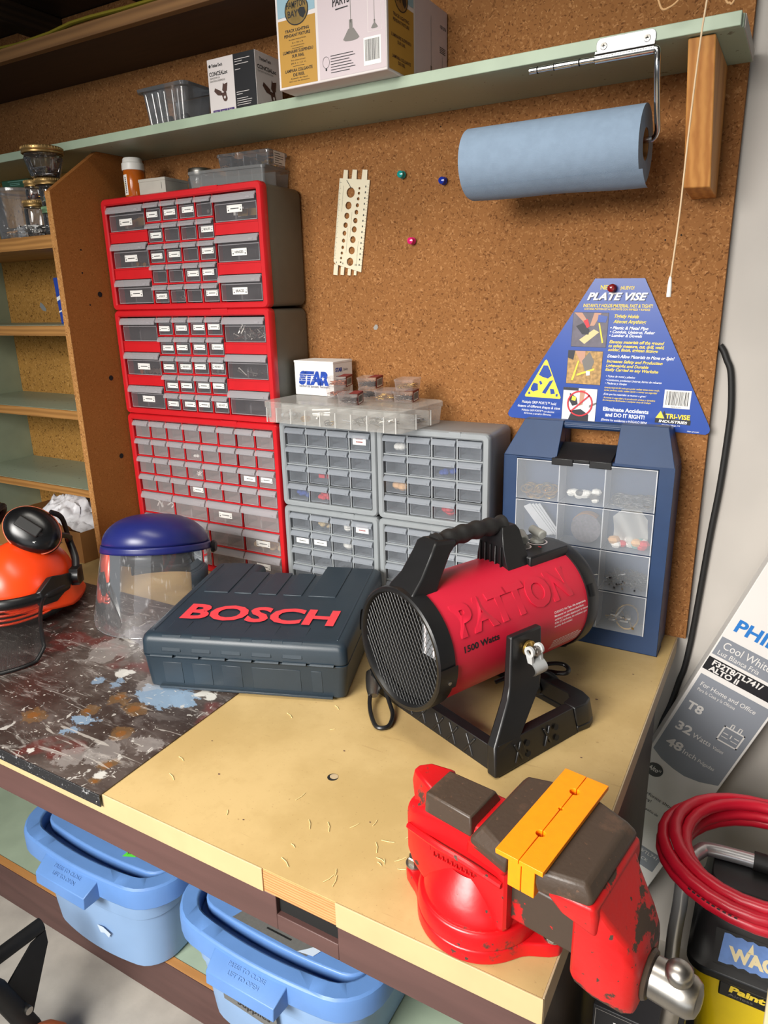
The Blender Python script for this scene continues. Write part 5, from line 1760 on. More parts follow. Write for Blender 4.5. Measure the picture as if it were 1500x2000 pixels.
tx('yellow_ink', 'NEW!', -0.0239, 0.1249, 0.0285, 0.0088, 0, 0.02)
tx('yellow_ink', '\u00a1NUEVO!', 0.0135, 0.1250, 0.0263, 0.0066, 0, 0.02)
tx('navy_ink', 'PLATE VISE', -0.0470, 0.1045, 0.1147, 0.0143, 0.35, 0.045)
tx('sign_white', 'PLATE VISE', -0.0485, 0.1056, 0.1147, 0.0143, 0.35, 0.035, 0.0006)
tx('yellow_ink', 'INSTANTLY HOLDS MATERIAL FAST & TIGHT!', -0.0548, 0.0918, 0.132, 0.0065, 0.15, 0.02)
tx('yellow_ink', 'SOSTIENE MATERIALES AL INSTANTE CON FIRMEZA Y RAPIDEZ', -0.0522, 0.0862, 0.1256, 0.0040, 0.15)
Y_, W_c = 'yellow_ink', 'sign_white'
for mat, s, u, v, w_, h in ((Y_, 'Tightly Holds', 0.0077, 0.0722, 0.0462, 0.0068), (Y_, 'Almost Anything:', 0.0065, 0.0622, 0.0618, 0.0068),
                            (W_c, '\u2022 Plastic & Metal Pipe', 0.0018, 0.0506, 0.0718, 0.006), (W_c, '\u2022 Conduit, Unistrut, Rebar', 0.0019, 0.0431, 0.0846, 0.0058), (W_c, '\u2022 Lumber & Dowels', 0.0011, 0.0362, 0.0625, 0.0056),
                            (Y_, 'Elevates materials off the ground', 0.0024, 0.0237, 0.1029, 0.0062), (Y_, 'to safely measure, cut, drill, weld,', 0.0016, 0.0160, 0.1046, 0.0062), (Y_, 'solder, finish, tighten fittings', 0.0013, 0.0086, 0.0943, 0.0060),
                            (W_c, "Doesn't Allow Materials to Move or Spin!", 0.0012, -0.0041, 0.1257, 0.0064), (Y_, 'Increases Safety and Production', 0.0007, -0.0139, 0.1060, 0.0061), (Y_, 'Lightweight and Durable', 0.0002, -0.0224, 0.0814, 0.0060), (Y_, 'Easily Carried to any Worksite', -0.0003, -0.0302, 0.1008, 0.0060)):
    tx(mat, s, u, v, w_, h, 0.3, 0.022)
for mat, s, u, v, w_, h in ((W_c, '\u2022 Tubos de metal y pl\u00e1stico', 0.0025, -0.0426, 0.0562, 0.0044), (W_c, '\u2022 Conductos, productos Unistrut, barras de refuerzo', 0.0026, -0.0500, 0.1066, 0.0044), (W_c, '\u2022 Maderas y clavijas', 0.0018, -0.0566, 0.0423, 0.0044),
                            (Y_, 'Levanta material del suelo para poder realizar tareas como medir,', 0.0013, -0.0647, 0.1054, 0.0036), (Y_, 'cortar, perforar, soldar, acabar, ajustar o montar con seguridad', 0.0012, -0.0700, 0.1017, 0.0036), (W_c, '\u00a1Evita que los materiales se muevan o giren!', 0.0001, -0.0780, 0.083, 0.0042),
                            (Y_, 'Aumenta la seguridad y la producci\u00f3n Liviana y duradera', 0.0008, -0.0850, 0.0999, 0.0036), (Y_, 'Se transporta f\u00e1cilmente a cualquier \u00e1rea de trabajo', -0.0001, -0.0900, 0.0934, 0.0034)):
    tx(mat, s, u, v, w_, h, 0.3, 0.008)
tx(W_c, 'Eliminate Accidents', 0.0025, -0.1100, 0.0885, 0.0080, 0.0, 0.03)
tx(W_c, 'and DO IT RIGHT!', 0.0079, -0.1212, 0.0768, 0.0080, 0.0, 0.03)
tx(W_c, '\u00a1Elimine los accidentes y H\u00c1GALO BIEN!', 0.0005, -0.1305, 0.0897, 0.0050, 0.0, 0.01)
tx(W_c, 'Multiple GRIP PORTS\u2122 hold', -0.1693, -0.1072, 0.0744, 0.0058, 0.1, 0.006)
tx(W_c, 'dozens of different shapes & sizes', -0.1782, -0.1160, 0.0923, 0.0058, 0.1, 0.006)
tx(W_c, 'M\u00faltiples GRIP PORTS\u2122 con decenas', -0.1689, -0.1240, 0.0713, 0.0044, 0.1, 0.003)
tx(W_c, 'de formas y tama\u00f1os diferentes', -0.1635, -0.1304, 0.0597, 0.0044, 0.1, 0.003)
# tri-vise mark
m.mat('navy_ink').mat('black_card').rect(O0, X, Z, 0.1045, 0.1700, -0.1255, -0.1165, 0.0004)
m.mat('yellow_ink').poly(O0, X, Z, [(0.1050, -0.1160), (0.1215, -0.1160), (0.1135, -0.1015)], 0.0005)
m.mat('black_card').poly(O0, X, Z, [(0.1150, -0.1010), (0.1180, -0.1060), (0.1200, -0.1005), (0.1265, -0.1160), (0.1225, -0.1160)], 0.0005)
tx('black_card', 'TRI-VISE', 0.1240, -0.1157, 0.0445, 0.0095, 0.0, 0.045, 0.0006)
tx('yellow_ink', 'TRI-VISE', 0.1235, -0.1152, 0.0445, 0.0095, 0.0, 0.03, 0.0009)
tx(W_c, 'INDUSTRIES', 0.1120, -0.1238, 0.052, 0.0052, 0.1, 0.03, 0.0007)
tx(W_c, 'Westlake Village, CA', 0.118, -0.1300, 0.034, 0.0030)
tx(W_c, 'ITEM #PVL001', 0.166, -0.1385, 0.021, 0.0022)
m.build('print', t)
m = MB(); barcode(m, O0, X, Z, 0.1165, 0.1650, -0.0950, -0.0600, 9, 0.0004)
m.text('MADE IN USA', O0, X, Z, 0.140, -0.0938, 0.0022, 0.018, 'C', lift=0.0007)
m.build('barcode_label', t)
# yellow plate with grip ports
m = MB().mat('yellow_ink')
tri = [(-0.1222, -0.0140), (-0.1250, -0.0165), (-0.1635, -0.0900), (-0.1625, -0.0935), (-0.0880, -0.0935), (-0.0862, -0.0905), (-0.1195, -0.0165)]
m.poly(O0, X, Z, tri[::-1], 0.0004)
m.mat('sign_blue')
for pg in ([(-0.127, -0.026), (-0.118, -0.026), (-0.108, -0.046), (-0.116, -0.053), (-0.128, -0.050), (-0.136, -0.046)], [(-0.150, -0.070), (-0.146, -0.063), (-0.137, -0.065), (-0.136, -0.078), (-0.146, -0.082), (-0.152, -0.078)],
           [(-0.135, -0.060), (-0.131, -0.058), (-0.127, -0.064), (-0.131, -0.067)], [(-0.112, -0.058), (-0.104, -0.055), (-0.119, -0.085), (-0.127, -0.083)], [(-0.110, -0.074), (-0.102, -0.074), (-0.099, -0.083), (-0.108, -0.085)],
           [(-0.157, -0.084), (-0.153, -0.082), (-0.152, -0.087), (-0.156, -0.088)], [(-0.097, -0.084), (-0.093, -0.083), (-0.093, -0.089), (-0.097, -0.089)]):
    ar = sum(pg[i][0] * pg[(i + 1) % len(pg)][1] - pg[(i + 1) % len(pg)][0] * pg[i][1] for i in range(len(pg)))
    m.poly(O0, X, Z, pg if ar > 0 else pg[::-1], 0.0007)
m.build('grip_plate_picture', t)


def pic(u0, v0, q, base, shapes, ring=False):
    m = mb('photo_dark').rect(O0, X, Z, u0 - 0.0006, u0 + 0.0696, v0 - 0.0006, v0 + 0.0666, 0.0003)
    m.mat(base).rect(O0, X, Z, u0, u0 + 0.069, v0, v0 + 0.066, 0.0005)
    for k, (mat, pts) in enumerate(shapes):
        m.mat(mat)
        pts = [(u0 + a * 0.069, v0 + b_ * 0.066) for a, b_ in pts]
        ar = sum(pts[i][0] * pts[(i + 1) % len(pts)][1] - pts[(i + 1) % len(pts)][0] * pts[i][1] for i in range(len(pts)))
        m.poly(O0, X, Z, pts if ar > 0 else pts[::-1], 0.0007 + k * 0.0001)
    if ring:
        m.mat('red_ink').disc(O0, X, Z, u0 + 0.036, v0 + 0.035, 0.0265, lift=0.0022, r_in=0.0235)
        m.poly(O0, X, Z, [(u0 + 0.0165, v0 + 0.0180), (u0 + 0.0185, v0 + 0.0160), (u0 + 0.0555, v0 + 0.0520), (u0 + 0.0535, v0 + 0.0540)], 0.0022)
    m.build('photo_print', t, label=q)


pic(-0.0727, 0.0150, 'printed picture of hands sawing a plank', 'photo_floor', [('photo_plank', [(0.22, 0.2), (0.62, 0.52), (0.78, 0.44), (0.38, 0.08)]), ('photo_skin', [(0.02, 1), (0.25, 1), (0.42, 0.76), (0.36, 0.68)]), ('photo_skin', [(0.6, 1), (0.8, 1), (0.62, 0.62), (0.5, 0.62)]),
    ('photo_dark', [(0.1, 0.6), (0.3, 0.7), (0.5, 0.5), (0.48, 0.36), (0.3, 0.36)]), ('red_ink', [(0.30, 0.76), (0.42, 0.82), (0.5, 0.6), (0.42, 0.55)]), ('sign_blue', [(0.72, 0.95), (0.98, 0.9), (0.94, 0.72), (0.70, 0.74)]), ('yellow_ink', [(0.74, 0.70), (0.78, 0.70), (0.92, 0.14), (0.88, 0.12)])])
pic(-0.0772, -0.0595, 'printed picture of a pipe held over dry grass', 'photo_ground', [('photo_dark', [(0, 1), (0.2, 1), (0.16, 0.72), (0.0, 0.78)]), ('photo_skin', [(0.2, 1), (0.5, 1), (0.5, 0.6), (0.4, 0.62)]), ('lamp_grey', [(0.42, 0.7), (0.62, 0.98), (0.78, 0.7), (0.66, 0.3), (0.56, 0.3)]),
    ('yellow_ink', [(0.3, 0.7), (0.34, 0.7), (0.2, 0.1), (0.14, 0.1)]), ('yellow_ink', [(0.3, 0.3), (0.8, 0.5), (0.8, 0.44), (0.3, 0.24)]), ('photo_pale', [(0.56, 0.4), (0.68, 0.4), (0.68, 0.28), (0.58, 0.26)])])
pic(-0.0812, -0.1345, 'printed picture of unsafe sawing crossed out by a red ring', 'photo_pale', [('photo_dark', [(0.0, 1), (0.45, 1), (0.45, 0.92), (0.0, 0.92)]), ('photo_dark', [(0.2, 0.0), (0.3, 0.3), (0.55, 0.36), (0.8, 0.2), (0.8, 0.0)]), ('photo_skin', [(0.5, 0.95), (0.66, 0.95), (0.6, 0.5), (0.5, 0.46)]),
    ('photo_dark', [(0.2, 0.84), (0.4, 0.72), (0.46, 0.5), (0.3, 0.44), (0.2, 0.6)]), ('yellow_ink', [(0.28, 0.76), (0.40, 0.72), (0.38, 0.60), (0.26, 0.62)]), ('lamp_grey', [(0.8, 0.5), (1, 0.6), (1, 0.54), (0.8, 0.42)])], True)

pin_shape = [(0.0011, 0.0), (0.0011, 0.0040), (0.0062, 0.0045), (0.0064, 0.0060), (0.0048, 0.0085), (0.0044, 0.0125), (0.0050, 0.0150), (0.0058, 0.0165), (0.0052, 0.0182), (0.0026, 0.0192), (0.0, 0.0195)]


def push_pin(x, z, y, mat, label):
    t = thing('push_pin', label, 'push pin', (x, y, z), (0, 0, 0), 'push pins on the board')
    mb(mat).lathe([(r * 1.25, -h) for r, h in pin_shape[2:]], 24, (0, 0, 0), 'Y', cap=False).build('head', t)
    mb('steel').lathe([(0.0012, -0.0062), (0.0012, -0.0001)], 10, (0, 0, 0), 'Y').build('point', t)


MT['pin_teal'] = M('teal_plastic', (26, 142, 136), 0.15)
MT['pin_blue'] = M('cobalt_plastic', (24, 48, 150), 0.12)
MT['pin_pink'] = M('magenta_plastic', (206, 34, 104), 0.15)
MT['pin_red'] = M('dark_red_plastic', (130, 22, 26), 0.15)
push_pin(0.7719, 0.9519, -0.0002, 'pin_teal', 'teal push pin in the board, uppermost of the loose pins')
push_pin(0.8694, 0.9307, -0.0002, 'pin_blue', 'dark blue push pin in the board left of the paper towel roll')
push_pin(0.7944, 0.8173, -0.0002, 'pin_pink', 'magenta pink push pin in the board, lowest of the loose pins')
push_pin(1.2305, 0.7072, -0.0064, 'pin_red', 'dark red push pin holding the blue sign at its top')

# ivory drill and screw gauge template
MT['ivory'] = M('ivory_plastic', (222, 212, 184), 0.5)
t = thing('gauge_template', 'ivory plastic drill gauge template with two rows of round holes hanging on the board', 'template', (0.584, -0.0030, 0.779), (0, 0.1440, 0))
ol = [(0.006, 0.0), (0.0775, -0.0105), (0.0796, 0.1840), (0.0, 0.1833), (0.0, 0.006)]
holes = [(0.0323, 0.1555, 0.0108), (0.0291, 0.1285, 0.0082), (0.0269, 0.1066, 0.0067), (0.0254, 0.0867, 0.0059), (0.0240, 0.0693, 0.0052), (0.0230, 0.0531, 0.0044), (0.0223, 0.0385, 0.0038), (0.0211, 0.0260, 0.0033), (0.0201, 0.0147, 0.0028), (0.0197, 0.0056, 0.0020),
         (0.0546, 0.1656, 0.0026), (0.0542, 0.1555, 0.0030), (0.0536, 0.1440, 0.0034), (0.0527, 0.1306, 0.0042), (0.0517, 0.1160, 0.0050), (0.0507, 0.0983, 0.0057), (0.0495, 0.0795, 0.0066), (0.0481, 0.0575, 0.0075), (0.0472, 0.0341, 0.0084), (0.0453, 0.0092, 0.0090)]
m = mb('ivory')
plate_with_holes(m, [ol] + [circ(u, v, r)[::-1] for u, v, r in holes], -0.0012, 0.0012, Matrix.Identity(4))
m.build('plate', t, smooth=20)
for u, v0, v1, r in ((0.0150, 0.1834, 0.2011, 0.0062), (0.0384, 0.1836, 0.2027, 0.0066), (0.0650, 0.1838, 0.2039, 0.0072)):
    mb('ivory').prism([(u - r, v0), (u + r, v0), (u + r * 0.85, v1), (u - r * 0.85, v1)], -0.0012, 0.0012, 'Y').build('thread_gauge', t)
for u, v0, v1, r in ((0.0076, -0.0005, -0.0238, 0.0058), (0.0262, -0.0035, -0.0218, 0.0048), (0.0453, -0.0062, -0.0207, 0.0040), (0.0617, -0.0085, -0.0185, 0.0034)):
    mb('ivory').prism([(u - r, v1), (u + r, v1), (u + r, v0), (u - r, v0)], -0.0012, 0.0012, 'Y').build('thread_gauge', t)
m = mb('ink')
OP = (0, -0.00125, 0)
for k in range(58):
    v = 0.012 + k * 0.0029
    m.rect(OP, X, Z, 0.0006, 0.0034 if k % 4 else 0.0058, v, v + 0.0005, 0.0001)
for k in range(30):
    v = 0.004 + k * 0.0059
    m.rect(OP, X, Z, 0.0760 if k % 2 else 0.0735, 0.0790, v, v + 0.0005, 0.0001)
    if k % 2 == 0:
        m.rect(OP, X, Z, 0.0695, 0.0722, v - 0.001, v + 0.0028, 0.0001)
for k in range(30):
    m.rect(OP, X, Z, 0.0118, 0.0126, 0.115 + k * 0.0018, 0.1162 + k * 0.0018, 0.0001)
    m.rect(OP, X, Z, 0.0395, 0.0402, 0.062 + k * 0.0018, 0.0632 + k * 0.0018, 0.0001)
    m.rect(OP, X, Z, 0.0322, 0.0328, 0.028 + k * 0.0018, 0.0292 + k * 0.0018, 0.0001)
    m.rect(OP, X, Z, 0.0628, 0.0635, 0.002 + k * 0.0018, 0.0032 + k * 0.0018, 0.0001)
for u, s in ((0.0076, '4'), (0.0262, '6'), (0.0453, '8'), (0.0617, '10')):
    m.text(s, OP, X, Z, u, 0.0020, 0.0042, None, 'C', lift=0.0002, bold=0.02)
m.poly(OP, X, Z, [(0.0188, 0.1800), (0.0200, 0.1806), (0.0338, 0.1648), (0.0322, 0.1642)][::-1], 0.0003)
m.build('scale_print', t)

# black cable hanging on the white wall
cb = mb('black_matte').tube(crom([(1.4285, 0.0150, 0.600), (1.4360, 0.0150, 0.590), (1.4430, 0.0140, 0.574), (1.4524, 0.0130, 0.5508), (1.4595, 0.013, 0.490), (1.4600, 0.0130, 0.4366), (1.4565, 0.013, 0.330), (1.4495, 0.013, 0.231), (1.4430, 0.013, 0.110), (1.4370, 0.013, 0.0045), (1.430, 0.013, -0.07), (1.422, 0.013, -0.1077), (1.410, 0.013, -0.17), (1.390, 0.013, -0.26), (1.37, 0.013, -0.5)], 6), 0.0058, 12).build('black_cable')
tag(cb, 'thick black cable looping out from behind the board down the white wall', 'cable')
# ------------------------------------------------------------ things standing on the topmost red cabinet
ZT = H1 + 2 * H2 + 0.0006
MT['amber'] = clear('amber_bottle_plastic', (206, 104, 24), 0.62, 0.15, edge=0.25)
t = thing('pill_bottle', 'amber pill bottle with a white cap on the topmost red cabinet', 'bottle', (0.0815, -0.118, ZT))
m = mb('amber').lathe([(0.0, 0.0006), (0.0235, 0.0006), (0.0245, 0.003), (0.0245, 0.060), (0.0230, 0.064), (0.0225, 0.070)], 40, cap=False)
m.build('bottle', t)
m = mb('white_plastic').lathe([(0.0, 0.0625), (0.0262, 0.0625), (0.0268, 0.066), (0.0262, 0.078), (0.0240, 0.0800), (0.0225, 0.0885), (0.0205, 0.0905), (0.0, 0.0908)], 40, cap=False)
m.build('cap', t)
m = mb('paper').grid(lambda u, v: (0.0248 * math.cos(-2.4 + u * 0.9), 0.0248 * math.sin(-2.4 + u * 0.9), 0.006 + v * 0.046), 10, 1)
m.mat('ink')
for k in range(9):
    m.grid(lambda u, v, k=k: (0.0250 * math.cos(-1.82 + u * 0.16), 0.0250 * math.sin(-1.82 + u * 0.16), 0.010 + k * 0.0042 + v * 0.003), 3, 1)
m.mat('yellow_ink').grid(lambda u, v: (0.0250 * math.cos(-2.38 + u * 0.3), 0.0250 * math.sin(-2.38 + u * 0.3), 0.020 + v * 0.016), 4, 1)
m.build('label', t)
o = MB(); rnd = random.Random(11)
for k in range(16):
    o.mat(('brass', 'steel', 'brass')[k % 3])
    a, r_, z = rnd.random() * 6.28, rnd.random() * 0.013, 0.006 + rnd.random() * 0.03
    d = Vector((rnd.random() - 0.5, rnd.random() - 0.5, rnd.random())) * 0.010
    p = Vector((r_ * math.cos(a), r_ * math.sin(a), z))
    o.cyl(p, p + d, 0.0016, n=6)
o = o.build('brass_screws', loc=(0.0815, -0.118, ZT + 0.001))
tag(o, 'small brass screws inside the amber pill bottle', 'screws', kind='stuff')

MT['grey_card'] = M('grey_card_box', (176, 172, 162), 0.8, var=0.04, scale=30)
t = thing('card_box', 'small plain grey card box on the topmost red cabinet, right of the pill bottle', 'box', (0.119, -0.140, ZT), (0, 0, 0.07))
m = mb('grey_card').box(0, 0.082, 0, 0.082, 0, 0.036)
m.mat('cab_dark').rect((0, 0, 0), X, Z, 0.070, 0.0708, 0.012, 0.026, 0.0003)
m.build('box', t, bevel=0.001)
mb('grey_card').box(-0.0008, 0.0828, -0.0008, 0.0828, 0.0300, 0.0368).build('lid', t, bevel=0.0008)
t = thing('screw_top_jar', 'low metal and clear jar behind the small grey card box', 'jar', (0.172, -0.022, ZT))
t.location = (0.2255, -0.0365, ZT)
mb('tub_clear').lathe([(0.0, 0.0005), (0.030, 0.0005), (0.032, 0.004), (0.032, 0.040), (0.027, 0.044)], 36, cap=False).build('jar', t)
mb('steel').lathe([(0.0290, 0.0442), (0.0300, 0.046), (0.0300, 0.060), (0.0285, 0.0625), (0.0, 0.063)], 36, cap=False).build('lid', t)


def compartment_box(t, L, D, H, nx, ny, mat, wall=0.0016, r=0.006, lid=0.007, rim=0.0025, ribs=False):
    """shallow clear box with inner dividers and a lipped lid"""
    m = mb(mat)
    loft(m, [ring(rrect(0.003, L - 0.003, 0.003, D - 0.003, r), 0.0004), ring(rrect(0, L, 0, D, r), H - lid)], True, False)
    if ribs:
        m.mat('comp_edge0')
        for i in range(nx + 1):
            x = min(max(L * i / nx, 0.012), L - 0.012)
            m.box(x - 0.0011, x + 0.0011, -0.0006, 0.0022, 0.001, H - lid - 0.001)
        for j in range(1, ny):
            m.box(L - 0.0018, L + 0.0006, D * j / ny - 0.0011, D * j / ny + 0.0011, 0.001, H - lid - 0.001)
    m.build('tray', t)
    for i in range(1, nx):
        x = L * i / nx
        mb(mat).box(x - wall / 2, x + wall / 2, 0.004, D - 0.004, 0.001, H - lid - 0.001).build('divider', t)
    for j in range(1, ny):
        y = D * j / ny
        mb(mat).box(0.004, L - 0.004, y - wall / 2, y + wall / 2, 0.0012, H - lid - 0.002).build('divider', t)
    m = mb(mat)
    loft(m, [ring(rrect(-rim, L + rim, -rim, D + rim, r + rim), H - lid), ring(rrect(-rim, L + rim, -rim, D + rim, r + rim), H - 0.0015), ring(rrect(-rim + 0.0015, L + rim - 0.0015, -rim + 0.0015, D + rim - 0.0015, r + rim), H)], False, True)
    return m.build('lid', t, bevel=0.0006)


MT['comp_edge0'] = clear('milky_rib', (224, 224, 220), 0.55, 0.25)
MT['smoke_box'] = clear('greyish_box_plastic', (150, 152, 152), 0.42, 0.2, edge=0.25)
t = thing('compartment_box', 'larger clear compartment box lying on the topmost red cabinet under a smaller one', 'box', (0.2720, -0.130, ZT), (0, 0, 0.10))
compartment_box(t, 0.208, 0.110, 0.040, 6, 2, 'smoke_box')
t = thing('compartment_box', 'smaller clear box with a white label, stacked on a larger clear box under the shelf', 'box', (0.338, -0.100, ZT + 0.0406), (0, 0, 0.08))
compartment_box(t, 0.142, 0.075, 0.033, 4, 1, 'tub_clear')
m = mb('paper').rect((0.1448, 0, 0), Y, Z, 0.014, 0.060, 0.004, 0.031, 0.0006)
m.mat('ink')
for k, w_ in enumerate((0.022, 0.036, 0.034, 0.018, 0.030)):
    m.rect((0.1448, 0, 0), Y, Z, 0.018, 0.018 + w_, 0.0255 - k * 0.0048, 0.0268 - k * 0.0048, 0.0009)
m.build('label', t)


def pile(name, label, cat, T, kind, mats, n, L, D, size, seed, group=None):
    rnd = random.Random(seed)
    m = MB().xf(T)
    for k in range(n):
        m.mat(mats[k % len(mats)])
        x, y = (rnd.random() - 0.5) * L, (rnd.random() - 0.5) * D
        z = size * 0.5 + rnd.random() * size * 1.2
        a = rnd.random() * 6.28
        d = Vector((math.cos(a), math.sin(a), (rnd.random() - 0.4) * 0.5)) * size
        p = Vector((x, y, max(z, abs(d.z) + size * 0.2)))
        if kind == 'nail':
            m.cyl(p - d, p + d, size * 0.10, n=5)
        elif kind == 'ring':
            m.tube([p + Vector((math.cos(q) * size, math.sin(q) * size * 0.8, math.sin(q) * size * 0.5)) for q in (0, 0.7, 1.4, 2.1, 2.8, 3.5, 4.2, 4.9, 5.6)], size * 0.16, 6, closed=True)
        elif kind == 'lump':
            m.sphere(tuple(p), size * (0.6 + 0.5 * rnd.random()), 8, 0.7)
        elif kind == 'hook':
            m.tube([p + Vector((math.cos(a) * (q - 2) * size * 0.5 + math.sin(q * 2) * size * 0.4, math.sin(a) * (q - 2) * size * 0.5, math.cos(q * 1.6) * size * 0.5)) for q in range(5)], size * 0.14, 6)
    return tag(m.build(name), label, cat, group, 'stuff')


T0 = frame_T((0.2720, -0.130, ZT), 0.10)
pile('brass_bits', 'small brass and white bits in the larger clear box on the red cabinet', 'fittings', T0 @ Matrix.Translation((0.05, 0.03, 0.002)), 'lump', ['brass', 'white_plastic'], 4, 0.03, 0.02, 0.006, 3)
T1_ = frame_T((0.338, -0.100, ZT + 0.0406), 0.08)
pile('black_screws', 'black screws in the left bays of the smaller clear box', 'screws', T1_ @ Matrix.Translation((0.045, 0.035, 0.002)), 'nail', ['black'], 30, 0.075, 0.05, 0.007, 4)
pile('brass_screws', 'brass screws in the right bay of the smaller clear box', 'screws', T1_ @ Matrix.Translation((0.118, 0.035, 0.002)), 'nail', ['brass'], 26, 0.03, 0.05, 0.007, 5)

# ------------------------------------------------------------ flat organizer box on the grey cabinets
OX, OY, OZ, OA = 0.5125, -0.213, GT + 0.0008, -0.066
t = thing('organizer_box', 'wide milky clear organizer box laid across the grey drawer cabinets', 'box', (OX, OY, OZ), (0, 0, OA))
compartment_box(t, 0.372, 0.183, 0.0475, 9, 3, 'frost_box', 0.0022, 0.020, 0.013, 0.003, True)
TO = frame_T((OX, OY, OZ), OA)
tr = lambda x, y, z=0.0025: TO @ Matrix.Translation((x, y, z))
pile('brass_elbows', 'brass fittings at the front of the milky organizer box', 'fittings', tr(0.105, 0.020), 'ring', ['brass'], 7, 0.022, 0.012, 0.007, 6)
pile('white_tubing', 'long white tubes lying in the front bays of the milky organizer box', 'tubes', tr(0.165, 0.016), 'nail', ['white_plastic'], 4, 0.03, 0.008, 0.02, 7)
pile('plated_hooks', 'plated hooks and pins in the right front bays of the milky organizer box', 'hooks', tr(0.285, 0.024), 'nail', ['zinc', 'steel'], 34, 0.110, 0.022, 0.014, 8)
pile('dark_washers', 'dark washers and a brass nut in the middle front of the milky organizer box', 'washers', tr(0.185, 0.012, 0.003), 'ring', ['cab_dark', 'brass', 'cab_dark'], 5, 0.02, 0.008, 0.006, 9)
pile('grey_packets', 'grey packets in the left front bays of the milky organizer box', 'packets', tr(0.055, 0.022), 'lump', ['grey_plastic', 'lamp_grey'], 7, 0.045, 0.018, 0.012, 10)
pile('dark_screws', 'dark screws in the rear right bay of the milky organizer box', 'screws', tr(0.340, 0.11), 'nail', ['cab_dark', 'zinc'], 40, 0.03, 0.04, 0.010, 12)

MT['star_blue'] = M('blue_print', (24, 66, 160), 0.6, var=0.2, scale=120)
t = thing('anchor_box', 'white card box of anchors with a blue star logo, on the organizer box', 'box', (0.5155, -0.088, OZ + 0.0480), (0, 0, -0.075))
SW, SD, SHt = 0.117, 0.074, 0.079
m = mb('paper').box(0, SW, 0, SD, 0, SHt)
m.build('carton', t, bevel=0.001)
m = mb('paper').hexa([(-0.0005, -0.0006, SHt - 0.004), (SW + 0.0006, -0.0006, SHt - 0.004), (SW + 0.0006, SD, SHt - 0.004), (-0.0005, SD, SHt - 0.004)], [(-0.0005, -0.0012, SHt + 0.0014), (SW + 0.001, -0.0006, SHt + 0.0004), (SW + 0.0006, SD, SHt + 0.0016), (-0.0005, SD, SHt + 0.0010)])
m.build('lid', t, bevel=0.0006)
m = mb('star_blue')
m.text('STAR', (0, 0, 0), X, Z, 0.058, 0.0275, 0.0255, 0.092, 'C', bold=0.10, shear=0.2, lift=0.0005)
m.mat('paper')
for v in (0.0335, 0.0385, 0.0435, 0.0480):
    m.rect((0, 0, 0), X, Z, 0.010, 0.060, v, v + 0.0007, 0.0007)
m.poly((0, 0, 0), X, Z, [(0.0865 + (0.0052 if i % 2 == 0 else 0.0021) * math.cos(PI / 2 + i * PI / 5), 0.0395 + (0.0056 if i % 2 == 0 else 0.0022) * math.sin(PI / 2 + i * PI / 5)) for i in range(10)], 0.0008)
m.mat('navy_ink').text('Anchors & Specialty Fasteners', (0, 0, 0), X, Z, 0.0585, 0.0180, 0.0058, 0.092, 'C', bold=0.01, lift=0.0005)
m.mat('star_blue').text('STAR', (SW, 0, 0), Y, Z, 0.008, 0.056, 0.0085, 0.026, 'L', bold=0.05, shear=0.1, lift=0.0005)
m.mat('navy_ink').text('Quality', (SW, 0, 0), Y, Z, 0.038, 0.057, 0.0055, 0.018, 'L', lift=0.0005)
for k, w_ in enumerate((0.050, 0.046, 0.036)):
    m.rect((SW, 0, 0), Y, Z, 0.010, 0.010 + w_, 0.0445 - k * 0.0085, 0.0468 - k * 0.0085, 0.0005)
m.build('print', t)

# small clear fastener boxes
MT['sleeve_red'] = M('dark_red_card', (132, 40, 42), 0.6)
MT['pack_clear'] = clear('thin_clear_plastic', (200, 190, 188), 0.12, 0.1, edge=0.45)
small = [('A', 0.640, -0.090, 0.0, 'copper', 'copper', 'copper rivets', False), ('B', 0.653, -0.103, 1, 'copper', 'copper', 'copper nails', True),
         ('D', 0.725, -0.085, 0.0, 'black', 'black', 'dark screws', False), ('C', 0.731, -0.098, 1, 'black', 'black', 'black clips', True),
         ('F', 0.7775, -0.104, 0.0, 'brass', 'brass', 'brass nails', False), ('E', 0.830, -0.104, 1, 'brass', 'brass', 'brass pins', False),
         ('G', 0.8260, -0.106, 0.0, 'black', 'steel', 'grey screws', True), ('H', 0.7330, -0.186, 0.0, 'black', 'steel', 'dark tacks', True)]
labs = {'A': 'clear box of copper rivets beside the star box, lower of two', 'B': 'clear box of copper nails with a barcode end, stacked beside the star box', 'D': 'clear box of dark screws in the middle, under another clear box', 'C': 'clear box of black clips with a barcode end, top of the middle pair',
        'F': 'clear box of brass nails without barcode, low in the small box pile', 'E': 'clear box of brass pins on top at the right of the small box pile', 'G': 'clear box of grey screws with a barcode, rightmost on the organizer box', 'H': 'clear box of dark tacks with a barcode, nearest the front of the organizer box'}
